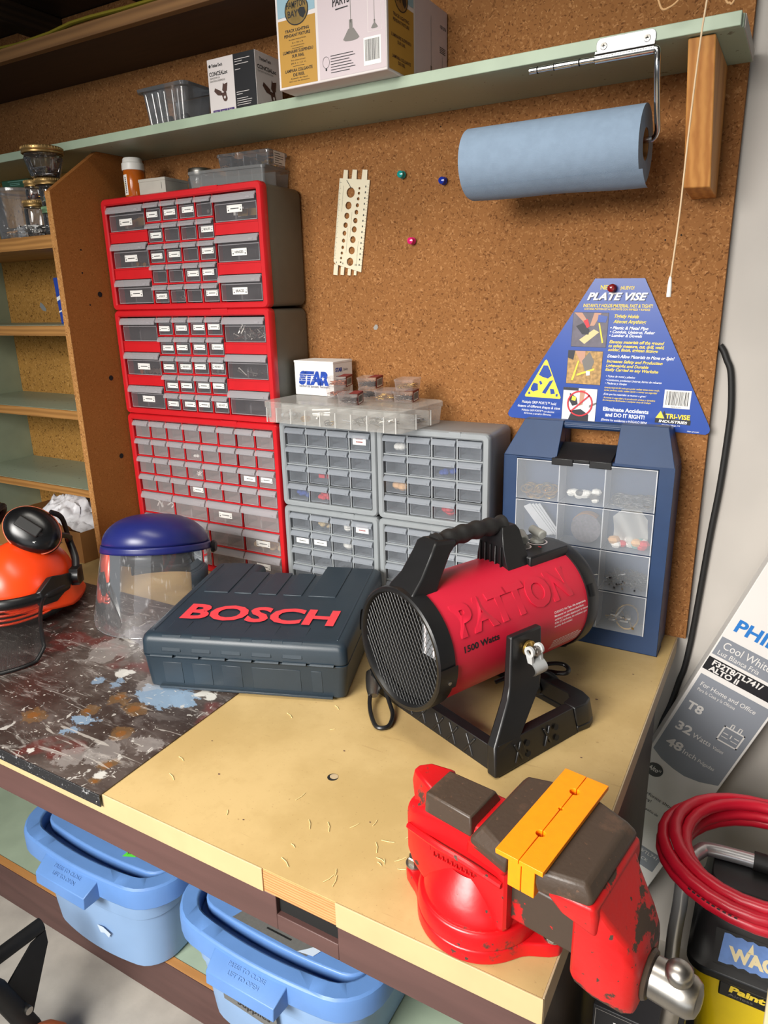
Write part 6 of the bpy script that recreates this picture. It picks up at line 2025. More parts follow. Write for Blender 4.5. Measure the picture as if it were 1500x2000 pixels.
for key, x, y, lv, mA, mB_, what, bar in small:
    z = OZ + 0.0484 + lv * 0.0253
    a = 0.26 + {'A': 0.0, 'B': 0.05, 'D': 0.02, 'C': -0.02, 'F': 0.0, 'E': -0.10, 'G': -0.02, 'H': 0.08}[key]
    t = thing('fastener_pack', labs[key], 'small box', (x, y, z), (0, 0, a), 'small clear fastener boxes')
    hw, hd, hh = (0.0215, 0.0285, 0.0245)
    m = mb('pack_clear')
    loft(m, [ring(rrect(-hw + 0.002, hw - 0.002, -hd + 0.002, hd - 0.002, 0.004), 0.0003), ring(rrect(-hw, hw, -hd, hd, 0.004), hh - 0.003)], True, False)
    m.build('tray', t)
    m = mb('pack_clear')
    loft(m, [ring(rrect(-hw - 0.001, hw + 0.001, -hd - 0.001, hd + 0.001, 0.004), hh - 0.004), ring(rrect(-hw - 0.001, hw + 0.001, -hd - 0.001, hd + 0.001, 0.004), hh)], False, True)
    m.build('lid', t)
    if bar:
        m = mb('sleeve_red').rect((hw + 0.0012, 0, 0), Y, Z, -hd - 0.0005, hd + 0.0005, 0.001, hh + 0.0004, 0.0002).rect((0, 0, hh + 0.0004), X, Y, hw - 0.018, hw + 0.0012, -hd - 0.0005, hd + 0.0005, 0.0002)
        barcode(m, (hw + 0.0012, 0, 0), Y, Z, -hd * 0.82, hd * 0.72, 0.003, hh - 0.004, len(what), 0.0006)
        m.build('barcode_label', t)
    pile('loose_fasteners', what + ' inside ' + {'A': 'the lower left', 'B': 'the upper left', 'D': 'the lower middle', 'C': 'the upper middle', 'F': 'the low central', 'E': 'the top right', 'G': 'the far right', 'H': 'the frontmost'}[key] + ' small clear box', 'fasteners', frame_T((x, y, z + 0.001), a), 'nail', [mA, mA, mB_], 110, 0.032, 0.042, 0.0064, ord(key), 'fasteners in small clear boxes')

# ------------------------------------------------------------ blue carrying case with clear compartments
MT['navy_plastic'] = M('navy_blue_plastic', (29, 55, 92), 0.42, var=0.04, bump=0.05, bscale=400)
CX0, CX1, CYF, CYB, CZS, CZT = 1.056, 1.387, -0.110, -0.006, 0.385, 0.4545
t = thing('parts_case', 'navy blue upright carrying case with clear compartment drawers, right end of the bench', 'parts case', (CX0, CYF, 0.0006))
CW, CD = CX1 - CX0, CYB - CYF
dx0, dx1, dz0, dz1 = 0.029, 0.304, 0.038, 0.3805
m = mb('navy_plastic')
rimT = Matrix.Identity(4)
plate_with_holes(m, [[(0, 0), (CW, 0), (CW, CZS), (0, CZS)], [(dx0, dz0), (dx0, dz1), (dx1, dz1), (dx1, dz0)]], 0.0, 0.050, rimT)
m.box(dx0 - 0.004, dx1 + 0.004, 0.051, 0.053, dz0 - 0.004, dz1 + 0.004)
# upper part slopes back to the top; the handle opening sits between two shoulders
for xa, xb, xc, xd in ((0.0, 0.030, 0.110, 0.110), (CW, CW - 0.022, 0.222, 0.222)):
    q = [(xa, 0, CZS), (xc, 0, CZS), (xc, 0.050, CZS), (xa, 0.050, CZS)]
    tp = [(xb, 0.038, CZT), (xd, 0.038, CZT), (xd, 0.062, CZT), (xb, 0.062, CZT)]
    if xa > xc:
        q = [q[1], q[0], q[3], q[2]]; tp = [tp[1], tp[0], tp[3], tp[2]]
    m.hexa(q, tp)
m.build('shell', t, bevel=0.003, smooth=30)
m = mb('navy_plastic')
loft(m, [[(0.012, 0.0505, z) if z == 0 else (0.012, 0.0505, z) for z in (0,)] * 0 + [(0.0, 0.0505, 0.0), (CW, 0.0505, 0.0), (CW, 0.0505, CZS - 0.004), (CW - 0.024, 0.0625, CZT - 0.002), (0.024, 0.0625, CZT - 0.002), (0.0, 0.0505, CZS - 0.004)][::-1],
         [(0.002, CD, 0.002), (CW - 0.002, CD, 0.002), (CW - 0.002, CD, CZS - 0.010), (CW - 0.026, CD, CZT - 0.008), (0.026, CD, CZT - 0.008), (0.002, CD, CZS - 0.010)][::-1]], True, True) if False else m.prism([(0.002, 0), (CW - 0.001, 0), (CW - 0.001, 0.374), (0.002, 0.374)], 0.0535, CD, 'Y')
for xa, xb, xc in ((0.002, 0.028, 0.108), (CW - 0.001, CW - 0.022, 0.224)):
    m.prism([(xa, 0.374), (xc, 0.374), (xc, 0.446), (xb, 0.446)] if xa < xc else [(xc, 0.374), (xa, 0.374), (xb, 0.446), (xc, 0.446)], 0.0635, CD, 'Y')
m.build('back_shell', t, bevel=0.003, smooth=30)
m = mb('navy_plastic')
m.tube([(0.108, 0.050, CZT - 0.008), (0.224, 0.050, CZT - 0.008)], 0.0085, 16)
for dz in (-0.003, 0.003):
    m.tube([(0.112, 0.0425, CZT - 0.008 + dz), (0.220, 0.0425, CZT - 0.008 + dz)], 0.0016, 8)
m.build('carry_handle', t)
m = mb('black')
m.hexa([(0.106, -0.002, 0.382), (0.216, -0.002, 0.382), (0.216, 0.050, 0.392), (0.106, 0.050, 0.392)], [(0.106, -0.002, 0.3865), (0.216, -0.002, 0.3865), (0.222, 0.046, 0.412), (0.111, 0.046, 0.412)])
for xa, xb in ((0.1015, 0.144), (0.176, 0.2185)):
    m.box(xa, xb, -0.005, 0.002, 0.3730, 0.3868)
m.box(0.144, 0.176, -0.003, 0.002, 0.380, 0.3868)
m.build('latch', t, bevel=0.0012)
MT['comp_clear'] = clear('clear_compartment_front', (206, 212, 220), 0.17, 0.2)
MT['comp_edge'] = clear('clear_compartment_edge', (216, 218, 222), 0.75, 0.25)
rows = []
rh = (dz1 - dz0) / 4
for r in range(4):
    z1 = dz1 - r * rh - 0.0008
    z0 = z1 - rh + 0.0022
    d = mb('comp_clear').box(dx0 + 0.001, dx1 - 0.001, -0.0035, -0.0020, z0, z1)
    d.box(dx0 + 0.0015, dx1 - 0.0015, -0.0019, 0.048, z0, z0 + 0.0012)
    d.box(dx0 + 0.0012, dx0 + 0.0024, -0.0019, 0.048, z0 + 0.0013, z1).box(dx1 - 0.0024, dx1 - 0.0012, -0.0019, 0.048, z0 + 0.0013, z1)
    d.mat('comp_edge').box(dx0 + 0.001, dx1 - 0.001, -0.0040, -0.0036, z1 - 0.0014, z1 - 0.0002).box(dx0 + 0.001, dx0 + 0.0024, -0.0040, -0.0036, z0, z1 - 0.0015).box(dx1 - 0.0028, dx1 - 0.001, -0.0040, -0.0036, z0, z1 - 0.0015)
    dr = d.build('drawer', t)
    for k in (1, 2):
        x = dx0 + (dx1 - dx0) * (0.322 if k == 1 else 0.650)
        mb('comp_edge').box(x - 0.0010, x + 0.0010, -0.0018, 0.047, z0 + 0.0013, z1 - 0.001).build('divider', dr)
    rows.append(z0 + 0.0016)
TC = Matrix.Translation((CX0, CYF, 0.0006))
cx = [dx0 + (dx1 - dx0) * q for q in (0.16, 0.485, 0.825)]
tc = lambda c, r, y=0.020: TC @ Matrix.Translation((cx[c], y, rows[r]))
gN = 'bits in the blue case'
pile('brass_hooks', 'brass hooks and picture hangers, top left compartment of the navy case', 'hooks', tc(0, 0), 'ring', ['brass', 'brass', 'steel'], 22, 0.055, 0.02, 0.012, 21, gN)
pile('white_discs', 'white buttons and metal rings, top middle compartment of the navy case', 'buttons', tc(1, 0), 'lump', ['white_plastic', 'white_plastic', 'steel'], 12, 0.055, 0.02, 0.012, 22, gN)
pile('chain_hooks', 'heap of silver chain hooks, top right compartment of the navy case', 'hooks', tc(2, 0), 'ring', ['steel', 'zinc'], 70, 0.070, 0.030, 0.010, 23, gN)
pile('dark_nails', 'dark nails in the right compartment of the third row, navy case', 'nails', tc(2, 2), 'nail', ['cab_dark', 'cab_dark', 'zinc'], 150, 0.052, 0.022, 0.018, 24, gN)
m = MB().xf(tc(2, 3))
m.mat('brass').tube([Vector((0.010 + 0.022 * math.cos(q), -0.004 + 0.012 * math.sin(q), 0.026 + 0.022 * math.sin(q))) for q in [i * 0.42 for i in range(15)]], 0.0018, 8, closed=True)
tag(m.build('wire_coil'), 'ring of gold wire in the bottom right compartment of the navy case', 'wire', gN)
pile('pins', 'long pins and clips in the bottom right compartment of the navy case', 'pins', tc(2, 3), 'nail', ['white_plastic', 'steel', 'zinc', 'brass'], 12, 0.05, 0.02, 0.020, 25, gN)
m = MB().xf(tc(1, 1)).mat(M('dark_roll', (96, 90, 96), 0.8, var=0.2, scale=200)).lathe([(0.0, -0.010), (0.030, -0.010), (0.030, 0.012), (0.0, 0.012)], 40, (0.010, 0.004, 0.031), 'Y', cap=False)
m.mat('card').lathe([(0.0302, -0.009), (0.0312, -0.009), (0.0312, 0.012), (0.0302, 0.012)], 40, (0.010, 0.004, 0.031), 'Y', a0=-1.1, a1=0.7)
tag(m.build('strapping_roll'), 'dark round roll standing in the middle compartment of the second row, navy case', 'roll', gN)
m = MB().xf(tc(0, 1)).mat('comp_edge')
for k in range(4):
    m.hexa([(-0.034 + k * 0.006, 0.000 + k * 0.003, 0.060), (-0.020 + k * 0.006, 0.000 + k * 0.003, 0.068), (-0.020 + k * 0.006, 0.002 + k * 0.003, 0.068), (-0.034 + k * 0.006, 0.002 + k * 0.003, 0.060)], [(0.014 + k * 0.006, 0.0 + k * 0.003, 0.002), (0.032 + k * 0.004, 0.0 + k * 0.003, 0.008), (0.032 + k * 0.004, 0.002 + k * 0.003, 0.008), (0.014 + k * 0.006, 0.002 + k * 0.003, 0.002)])
tag(m.build('plastic_sleeve'), 'bundle of clear plastic sleeves, left compartment of the second row, navy case', 'sleeves', gN)
rnd = random.Random(8)
m = MB().xf(tc(2, 1))
MT['bag_film'] = clear('bag_film', (226, 224, 214), 0.5, 0.25)
MT['teal_bit'] = M('teal_bits', (120, 166, 158), 0.6)
m.mat('bag_film').grid(lambda u, v: (-0.032 + u * 0.066, 0.004 + 0.010 * math.sin(u * 7 + v * 4), 0.004 + v * 0.074 * (0.8 + 0.3 * math.sin(u * 3.1))), 14, 14)
tag(m.build('plastic_bag'), 'crumpled plastic bag in the right compartment of the second row, navy case', 'bag', gN)
pile('bag_contents', 'teal, orange and cream bits in the bag of the navy case', 'bits', tc(2, 1, 0.026), 'lump', ['teal_bit', 'tan_bit', 'white_plastic', 'red_bit', 'tan_bit', 'paper'], 18, 0.06, 0.018, 0.011, 26, gN)
pile('silver_clips', 'silver clips, left middle compartments of the navy case beside the heater', 'clips', tc(1, 2), 'nail', ['steel'], 12, 0.06, 0.02, 0.012, 27, gN)
# ------------------------------------------------------------ jars on the left shelving unit
S1 = 0.8648
MT['gold_lid'] = M('gold_jar_lid', (156, 126, 78), 0.35, 0.7, var=0.05)
MT['green_lid'] = M('greenish_jar_lid', (110, 140, 104), 0.4, 0.5)


def jar(label, x, y, z, r0, r1, h, lid_r, lid, fill, seed, neck=0.004):
    t = thing('mason_jar', label, 'jar', (x, y, z + 0.0004), (0, 0, 0), 'glass jars of hardware')
    lh = 0.016
    m = mb('glass').lathe([(0.0, 0.0003), (r0 * 0.92, 0.0003), (r0, 0.004), (r1, h - lh - 0.010), (r1 * 0.94, h - lh - 0.003), (lid_r * 0.9, h - lh - 0.001)], 32, cap=False)
    m.build('glass_body', t)
    pr = [(lid_r * 0.96, h - lh), (lid_r, h - lh + 0.001), (lid_r, h - lh + 0.004), (lid_r * 0.965, h - lh + 0.006), (lid_r, h - lh + 0.008), (lid_r, h - 0.003), (lid_r * 0.96, h - 0.0006), (lid_r * 0.86, h - 0.0004), (0.0, h - 0.0006)]
    m = mb(lid).lathe(pr, 40, cap=False)
    for k in range(40):
        a = 2 * PI * k / 40
        m.box(0, 0, 0, 0, 0, 0) if False else m.cyl((lid_r * math.cos(a), lid_r * math.sin(a), h - 0.0065), (lid_r * math.cos(a), lid_r * math.sin(a), h - 0.002), 0.0009, n=4)
    m.build('lid', t)
    pile('jar_contents', 'hardware inside the ' + label.split(',')[0], 'hardware', Matrix.Translation((x, y, z + 0.003)), 'nail', fill, 70, r0 * 1.15, r0 * 1.15, min(0.014, h * 0.17), seed, 'hardware in the glass jars')


jar('small glass jar with a gold lid, beside the clear bucket on the top left shelf', -0.1270, -0.2550, S1, 0.0245, 0.0255, 0.084, 0.0265, 'gold_lid', ['steel', 'white_plastic'], 31)
jar('small glass jar with a gold lid standing on another jar behind the green tin', -0.1290, -0.2470, S1 + 0.0846, 0.0205, 0.0215, 0.046, 0.0225, 'gold_lid', ['copper', 'cab_dark'], 32)
jar('small glass jar with a greenish lid at the bottom of the jar tower', -0.0680, -0.2490, S1, 0.0235, 0.0245, 0.066, 0.0255, 'green_lid', ['zinc', 'steel'], 33)
jar('glass jar with a wide gold lid in the middle of the jar tower', -0.0680, -0.2490, S1 + 0.0666, 0.0235, 0.0255, 0.062, 0.0325, 'gold_lid', ['teal_bit', 'zinc', 'brass'], 34)
jar('largest glass jar with a wide gold lid, top of the jar tower by the divider', -0.0640, -0.2580, S1 + 0.1292, 0.0335, 0.0440, 0.066, 0.0470, 'gold_lid', ['zinc', 'cab_dark', 'steel'], 35)
t = thing('clear_bucket', 'clear round plastic bucket of hardware at the left end of the top shelf', 'bucket', (-0.245, -0.2000, S1 + 0.0004))
mb('tub_clear').lathe([(0.0, 0.0004), (0.064, 0.0004), (0.067, 0.003), (0.079, 0.112), (0.082, 0.113), (0.082, 0.118)], 48, cap=False).build('bucket', t)
mb('tub_clear').lathe([(0.084, 0.112), (0.0845, 0.119), (0.080, 0.1205), (0.0, 0.1205)], 48, cap=False).build('lid', t)
pile('bucket_contents', 'screws and white anchors in the clear round bucket', 'hardware', Matrix.Translation((-0.245, -0.2, S1 + 0.003)), 'nail', ['zinc', 'white_plastic', 'steel', 'tan_bit'], 110, 0.085, 0.085, 0.018, 36)
MT['green_tin'] = M('dark_green_card', (22, 62, 44), 0.5)
t = thing('green_tin', 'flat dark green tin lying on the lid of the clear bucket', 'tin', (-0.250, -0.2500, S1 + 0.1214), (0, 0, 0.12))
mb('green_tin').box(0, 0.092, 0, 0.060, 0, 0.0185).build('tin', t, bevel=0.0015)
m = mb('teal_bit').rect((0, 0, 0), X, Z, 0.022, 0.078, 0.0145, 0.0152, 0.0003)
for k in range(2):
    m.rect((0, 0, 0), X, Z, 0.028, 0.062, 0.006 + k * 0.0035, 0.0068 + k * 0.0035, 0.0003)
m.build('print', t)
# blue packet behind the divider on the second shelf
MT['packet_blue'] = M('blue_packet', (34, 66, 160), 0.4)
t = thing('blue_packet', 'blue and white packet leaning behind the divider on the second shelf', 'packet', (-0.236, -0.148, 0.6515), (0, -0.06, 0.1))
m = mb('packet_blue').box(0, 0.07, 0, 0.03, 0, 0.122)
m.mat('paper').poly((0, 0, 0), X, Z, [(0.0, 0.060), (0.07, 0.086), (0.07, 0.096), (0.0, 0.070)], 0.0003).poly((0, 0, 0), X, Z, [(0.0, 0.030), (0.07, 0.046), (0.07, 0.050), (0.0, 0.034)], 0.0003)
m.build('packet', t, bevel=0.001)
# open carton with crumpled white plastic
t = thing('open_carton', 'open brown cardboard carton stuffed with white plastic, under the lowest left shelf', 'carton', (-0.52, -0.275, 0.0006))
BWc, BDc, BHc = 0.400, 0.245, 0.090
m = mb('card').box(0, BWc, 0, 0.003, 0, BHc).box(0, BWc, BDc - 0.003, BDc, 0, BHc + 0.03).box(0, 0.003, 0.0031, BDc - 0.0031, 0, BHc).box(BWc - 0.003, BWc, 0.0031, BDc - 0.0031, 0, BHc).box(0.0031, BWc - 0.0031, 0.0031, BDc - 0.0031, 0, 0.003)
m.build('carton', t)
m = mb('card').hexa([(0.250, -0.0022, 0.0), (0.352, -0.0022, 0.0), (0.352, -0.0004, 0.0), (0.250, -0.0004, 0.0)], [(0.250, -0.0030, 0.098), (0.345, -0.0030, 0.104), (0.345, -0.0010, 0.104), (0.250, -0.0010, 0.098)])
m.mat('ink')
for k in range(3):
    m.rect((0, -0.0032, 0), X, Z, 0.262, 0.320, 0.050 + k * 0.008, 0.0525 + k * 0.008, 0.0004)
m.build('flap', t)
def crumple(u, v):
    x = -0.400 + u * 0.262
    y = -0.258 + v * 0.21
    e = math.sin(PI * min(1, max(0, u))) ** 0.3
    n1 = noise.noise(Vector((u * 4.0, v * 3.0, 0.3)))
    n2 = abs(noise.noise(Vector((u * 9.0, v * 8.0, 2.3))))
    n3 = abs(noise.noise(Vector((u * 21.0, v * 17.0, 5.1))))
    z = 0.050 + e * (0.100 + 0.030 * n1 + 0.030 * n2 + 0.016 * n3) * (0.45 + 0.55 * min(1, v * 2.2))
    return (x + 0.012 * n2, y + 0.014 * noise.noise(Vector((u * 8, v * 8, 9.0))), min(0.187, z))
o = mb(M('white_film', (226, 226, 230), 0.35, var=0.03, scale=60, bump=0.6, bscale=60)).grid(crumple, 84, 60).build('white_plastic_sheet', smooth=50)
tag(o, 'crumpled white plastic sheet bulging out of the open brown carton', 'plastic sheet')

# ------------------------------------------------------------ clear face shield
MT['crown_blue'] = M('blue_crown_plastic', (30, 36, 98), 0.34, var=0.04, scale=30)
t = thing('face_shield', 'clear face shield with a dark blue crown standing beside the tool case', 'face shield', (0.326, -0.400, 0.0035), (0, 0, 0.50))
TI = 0.24


def rimz(y):
    return 0.168 - TI * y


m = mb('crown_blue')
def dome(u, v):
    a = -2.02 * 1.0 + u * 4.04 - PI / 2
    q = v * PI / 2
    r = 0.119 * math.cos(q) ** 0.8
    x, y = r * 0.98 * math.cos(a), r * 1.05 * math.sin(a)
    return (x, y, rimz(y) + 0.070 * math.sin(q) ** 1.1)
m.grid(dome, 48, 14)
def band(u, v):
    a = -2.02 + u * 4.04 - PI / 2
    r = 0.119 + 0.0035 * v
    x, y = r * 0.98 * math.cos(a), r * 1.05 * math.sin(a)
    return (x, y, rimz(y) - v * 0.016)
m.grid(band, 48, 3)
ob = m.build('crown', t)
md = ob.modifiers.new('thick', 'SOLIDIFY'); md.thickness = 0.0028; md.offset = -1
m = mb('shield')
def vis(u, v):
    a = -1.50 + u * 3.0 - PI / 2
    r0, r1 = 0.1205, 0.121 + 0.033 * max(0.0, 1 - u * 1.6)
    r = r0 + (r1 - r0) * v ** 0.8
    x, y = r * 0.98 * math.cos(a), r * 1.02 * math.sin(a) - 0.020 * v
    zt = rimz(r0 * math.sin(a)) - 0.006
    cr = 0.012 * max(0, abs(u - 0.5) * 2 - 0.75) * 4
    return (x, y, zt * (1 - v) + (0.0004 + cr * 1.6) * v)
m.grid(vis, 56, 16)
m.build('visor', t)
mb('tub_clear').tube([vis(k / 40, 1) for k in range(41)], 0.0012, 6).build('visor_edge', t)
m = mb('black')
for zz, rr_, a0, a1, hgt, dz in ((0.150, 0.098, -2.8, 2.8, 0.026, 0.0), (0.112, 0.088, 1.9, 4.4, 0.030, 0.0)):
    def hb_(u, v, zz=zz, rr_=rr_, a0=a0, a1=a1, hgt=hgt):
        a = a0 + u * (a1 - a0) - PI / 2
        x, y = rr_ * 0.95 * math.cos(a), rr_ * 1.08 * math.sin(a)
        return (x, y, zz - TI * y + v * hgt - hgt)
    m.grid(hb_, 36, 1)
ob = m.build('headband', t)
md = ob.modifiers.new('thick', 'SOLIDIFY'); md.thickness = 0.003; md.offset = 0
for sx in (-1, 1):
    mb('black').lathe([(0.0, 0.0), (0.014, 0.0), (0.015, 0.004), (0.011, 0.010), (0.0, 0.012)] if sx > 0 else [(0.0, 0.0), (0.014, 0.0), (0.015, -0.004), (0.011, -0.010), (0.0, -0.012)], 20, (sx * 0.1215, 0.020, 0.150), 'X', cap=False).build('knob', t)
mb('black').lathe([(0.0, 0.0), (0.016, 0.0), (0.016, 0.010), (0.0, 0.012)], 20, (0, 0.098, 0.078), 'Y', cap=False).build('ratchet_knob', t)

# ------------------------------------------------------------ orange forestry helmet
MT['orange'] = M('bright_orange_plastic', (255, 72, 22), 0.32, var=0.02)
MT['muff_black'] = M('glossy_black_plastic', (16, 16, 17), 0.25)
MT['coral'] = M('coral_trim', (236, 120, 88), 0.5)
HX, HY = 0.030, -0.545
t = thing('forestry_helmet', 'bright orange forestry helmet with black ear muffs and mesh visor at the left edge', 'helmet', (HX, HY, 0.0026), (0, 0, 0.60))
m = mb('orange')
def shell(u, v):
    a = u * 2 * PI
    q = v * PI / 2
    cq = math.cos(q) ** 0.75
    x, y = 0.104 * cq * math.cos(a), 0.143 * cq * math.sin(a)
    z = 0.066 + 0.010 * math.sin(a) * -1 + 0.102 * math.sin(q) ** 1.05
    rid = 0.006 * math.exp(-(x / 0.03) ** 2) * math.sin(q)
    return (x, y, z + rid)
m.grid(shell, 64, 18, closeu=True)
def skirt(u, v):
    a = u * 2 * PI
    rear = max(0.0, math.sin(a)) ** 0.7
    k = 1.0 + v * (0.07 + 0.12 * rear)
    wav = 0.010 * math.sin(3 * a + 0.6) * v
    return (0.104 * k * math.cos(a), 0.143 * k * math.sin(a), (0.066 - 0.010 * math.sin(a)) * (1 - v) + v * (0.006 + 0.042 * (1 - rear) * max(0, -math.sin(a)) + max(0, wav) + 0.004))
m.grid(skirt, 64, 6, closeu=True)
ob = m.build('shell', t)
md = ob.modifiers.new('thick', 'SOLIDIFY'); md.thickness = 0.0035; md.offset = -1
m = mb('orange')
for k in range(4):
    z = 0.062 - k * 0.008
    m.tube([(0.098 * math.cos(a), 0.142 * math.sin(a) - 0.012 - k * 0.006, z) for a in [-PI + 0.5 + i * (PI - 1.0) / 20 for i in range(21)]], 0.0028, 6)
m.build('peak', t)
# brow band, side brackets
m = mb('black')
pts = [(0.104 * math.cos(a), 0.150 * math.sin(a) - 0.006, 0.070 - 0.012 * math.sin(a) - 0.004) for a in [-PI + 0.12 + i * (PI - 0.24) / 28 for i in range(29)]]
m.tube(pts, [0.0085] * 29, 10, flat=1.5)
for sx in (-1, 1):
    loft(m, [[(sx * 0.066, -0.118, 0.056), (sx * 0.082, -0.118, 0.056), (sx * 0.080, -0.118, 0.090), (sx * 0.066, -0.118, 0.086)][::sx],
             [(sx * 0.080, -0.080, 0.050), (sx * 0.098, -0.080, 0.050), (sx * 0.095, -0.080, 0.112), (sx * 0.080, -0.080, 0.108)][::sx],
             [(sx * 0.096, -0.040, 0.064), (sx * 0.110, -0.040, 0.064), (sx * 0.108, -0.040, 0.100), (sx * 0.095, -0.040, 0.098)][::sx],
             [(sx * 0.102, 0.004, 0.068), (sx * 0.114, 0.004, 0.068), (sx * 0.113, 0.004, 0.088), (sx * 0.101, 0.004, 0.088)][::sx]])
m.build('visor_bracket', t, bevel=0.002)
# mesh visor
def visor_mat():
    mm, nt, b, out = new_mat('black_wire_mesh')
    N, L = nt.nodes, nt.links
    b.inputs['Base Color'].default_value = rgb(26, 26, 26); b.inputs['Roughness'].default_value = 0.5
    uv = N.new('ShaderNodeUVMap')
    mp = N.new('ShaderNodeMapping'); mp.inputs['Scale'].default_value = (150, 90, 1)
    L.new(uv.outputs[0], mp.inputs[0])
    sp = N.new('ShaderNodeSeparateXYZ'); L.new(mp.outputs[0], sp.inputs[0])
    fs = []
    for ax in (0, 1):
        fr_ = N.new('ShaderNodeMath'); fr_.operation = 'FRACT'; L.new(sp.outputs[ax], fr_.inputs[0])
        lt = N.new('ShaderNodeMath'); lt.operation = 'LESS_THAN'; lt.inputs[1].default_value = 0.26
        L.new(fr_.outputs[0], lt.inputs[0]); fs.append(lt.outputs[0])
    mxm = N.new('ShaderNodeMath'); mxm.operation = 'MAXIMUM'
    L.new(fs[0], mxm.inputs[0]); L.new(fs[1], mxm.inputs[1])
    tr_ = N.new('ShaderNodeBsdfTransparent'); mx = N.new('ShaderNodeMixShader')
    L.new(mxm.outputs[0], mx.inputs[0]); L.new(tr_.outputs[0], mx.inputs[1]); L.new(b.outputs[0], mx.inputs[2])
    L.new(mx.outputs[0], out.inputs[0])
    return mm
MT['wire_mesh'] = visor_mat()


def vz(u, v):
    a = -PI / 2 - 1.45 + u * 2.9
    r0, r1 = 0.124, 0.150
    k = v
    cx_, cy_ = 0.0, -0.075 - 0.170 * k ** 0.6
    rx, ry = 0.080 + 0.049 * k, 0.082 + 0.010 * k
    cr = 0.02 * max(0, abs(u - 0.5) * 2 - 0.8) * 5 * k
    return (cx_ + rx * math.cos(a), cy_ + ry * math.sin(a) , 0.074 * (1 - k) + (0.0045 + cr) * k + 0.020 * math.sin(k * PI) * 0.5)
m = mb('wire_mesh').grid(vz, 40, 16)
ob = m.build('visor_mesh', t)
uvl = ob.data.uv_layers.new(name='UVMap')
for p_ in ob.data.polygons:
    for li in p_.loop_indices:
        vi = ob.data.loops[li].vertex_index
        uvl.data[li].uv = ((vi % 41) / 40, (vi // 41) / 16)
m = mb('black')
edge = [vz(0, k / 14) for k in range(15)] + [vz(k / 30, 1) for k in range(1, 31)] + [vz(1, 1 - k / 14) for k in range(1, 15)]
m.tube(edge, 0.0042, 10, flat=0.9)
m.build('visor_frame', t)
# chin cushion / rear sweatband hanging under the shell, seen through the mesh
mb('black_matte').tube([(0.090 * math.cos(a), 0.118 * math.sin(a), 0.022) for a in [-PI + i * PI / 16 for i in range(17)]], 0.010, 10, flat=1.2).build('sweatband', t)
# ear muffs folded up on their wire arms
for sx, c_, nrm in ((1, Vector((0.0436, -0.0213, 0.205)), Vector((0.251, -0.854, 0.46))), (-1, Vector((-0.1131, 0.0738, 0.2026)), Vector((-0.81, 0.0, 0.5)))):
    nrm.normalize()
    lx = nrm.cross(Z).normalized()
    ly = nrm.cross(lx).normalized()
    Tm = Matrix((lx, ly, nrm)).transposed().to_4x4(); Tm.translation = c_
    Tm = Tm @ Matrix.Rotation(0.85, 4, 'Z')
    m = mb('muff_black').xf(Tm)
    def cup(u, v, m=m):
        a = u * 2 * PI
        pr = [(1.0, -0.016), (1.04, -0.008), (1.04, 0.002), (1.0, 0.010), (0.9, 0.018), (0.62, 0.025), (0.3, 0.028), (0.0, 0.0285)]
        i = min(int(v * 7 + 1e-6), 6); f_ = v * 7 - i
        r = pr[i][0] * (1 - f_) + pr[i + 1][0] * f_
        z = pr[i][1] * (1 - f_) + pr[i + 1][1] * f_
        return (r * 0.049 * math.cos(a), r * 0.062 * math.sin(a), z)
    m.grid(cup, 48, 14, closeu=True)
    m.add([(0.049 * math.cos(2 * PI * i / 32), 0.062 * math.sin(2 * PI * i / 32), -0.016) for i in range(32)], [tuple(range(31, -1, -1))])
    cupo = m.build('ear_cup', t)
    m = mb('black_matte').xf(Tm)
    m.box(-0.013, 0.013, -0.034, 0.024, 0.0262, 0.0325)
    m.build('clip_plate', cupo, bevel=0.003)
    m = mb('coral').xf(Tm).tube([(0.0515 * math.cos(a), 0.0652 * math.sin(a), -0.004) for a in [2 * PI * i / 48 for i in range(48)]], 0.0016, 6, closed=True)
    m.build('trim_ring', cupo)
    m = mb('black_matte').xf(Tm).tube([(0.044 * math.cos(a), 0.057 * math.sin(a), -0.022) for a in [2 * PI * i / 48 for i in range(48)]], 0.0085, 10, closed=True)
    m.build('cushion', cupo)
    if sx > 0:
        m = mb('paper').xf(Tm).text('Husqvarna', (0, 0, 0.0245), Vector((1, 0, 0)), Vector((0, 1, 0)), 0.006, 0.026, 0.005, 0.036, 'C', bold=0.03, rot=PI + 0.1, lift=0.0008)
        m.build('lettering', cupo, label='small white maker name')
    m = mb('black')
    J = Vector((sx * 0.094, 0.052, 0.150)) if sx > 0 else Vector((-0.112, 0.056, 0.140))
    m.tube(crom([c_ + nrm * 0.026 + Vector((0, 0, -0.01)), c_ + nrm * 0.030 + Vector((sx * 0.022, 0.006, -0.022)), c_ + Vector((sx * 0.058, 0.040, -0.030)), J], 6), [0.0052] * 19, 8, flat=1.4)
    m.tube(crom([c_ + Vector((sx * 0.034, 0.030, 0.032)), c_ + Vector((sx * 0.050, 0.052, 0.010)), J], 6), [0.0046] * 13, 8, flat=1.4)
    m.tube(crom([J + Vector((0, 0, 0.012)), J, Vector((sx * 0.110, 0.030, 0.112)), Vector((sx * 0.114, 0.002, 0.082))], 6), [0.0075] * 19, 10, flat=1.2)
    m.cyl((sx * 0.106, 0.000, 0.080), (sx * 0.126, 0.000, 0.080), 0.0185, n=20)
    m.box(sx * 0.116 - 0.010, sx * 0.116 + 0.010, -0.012, 0.022, 0.060, 0.100)
    m.build('arm', t)
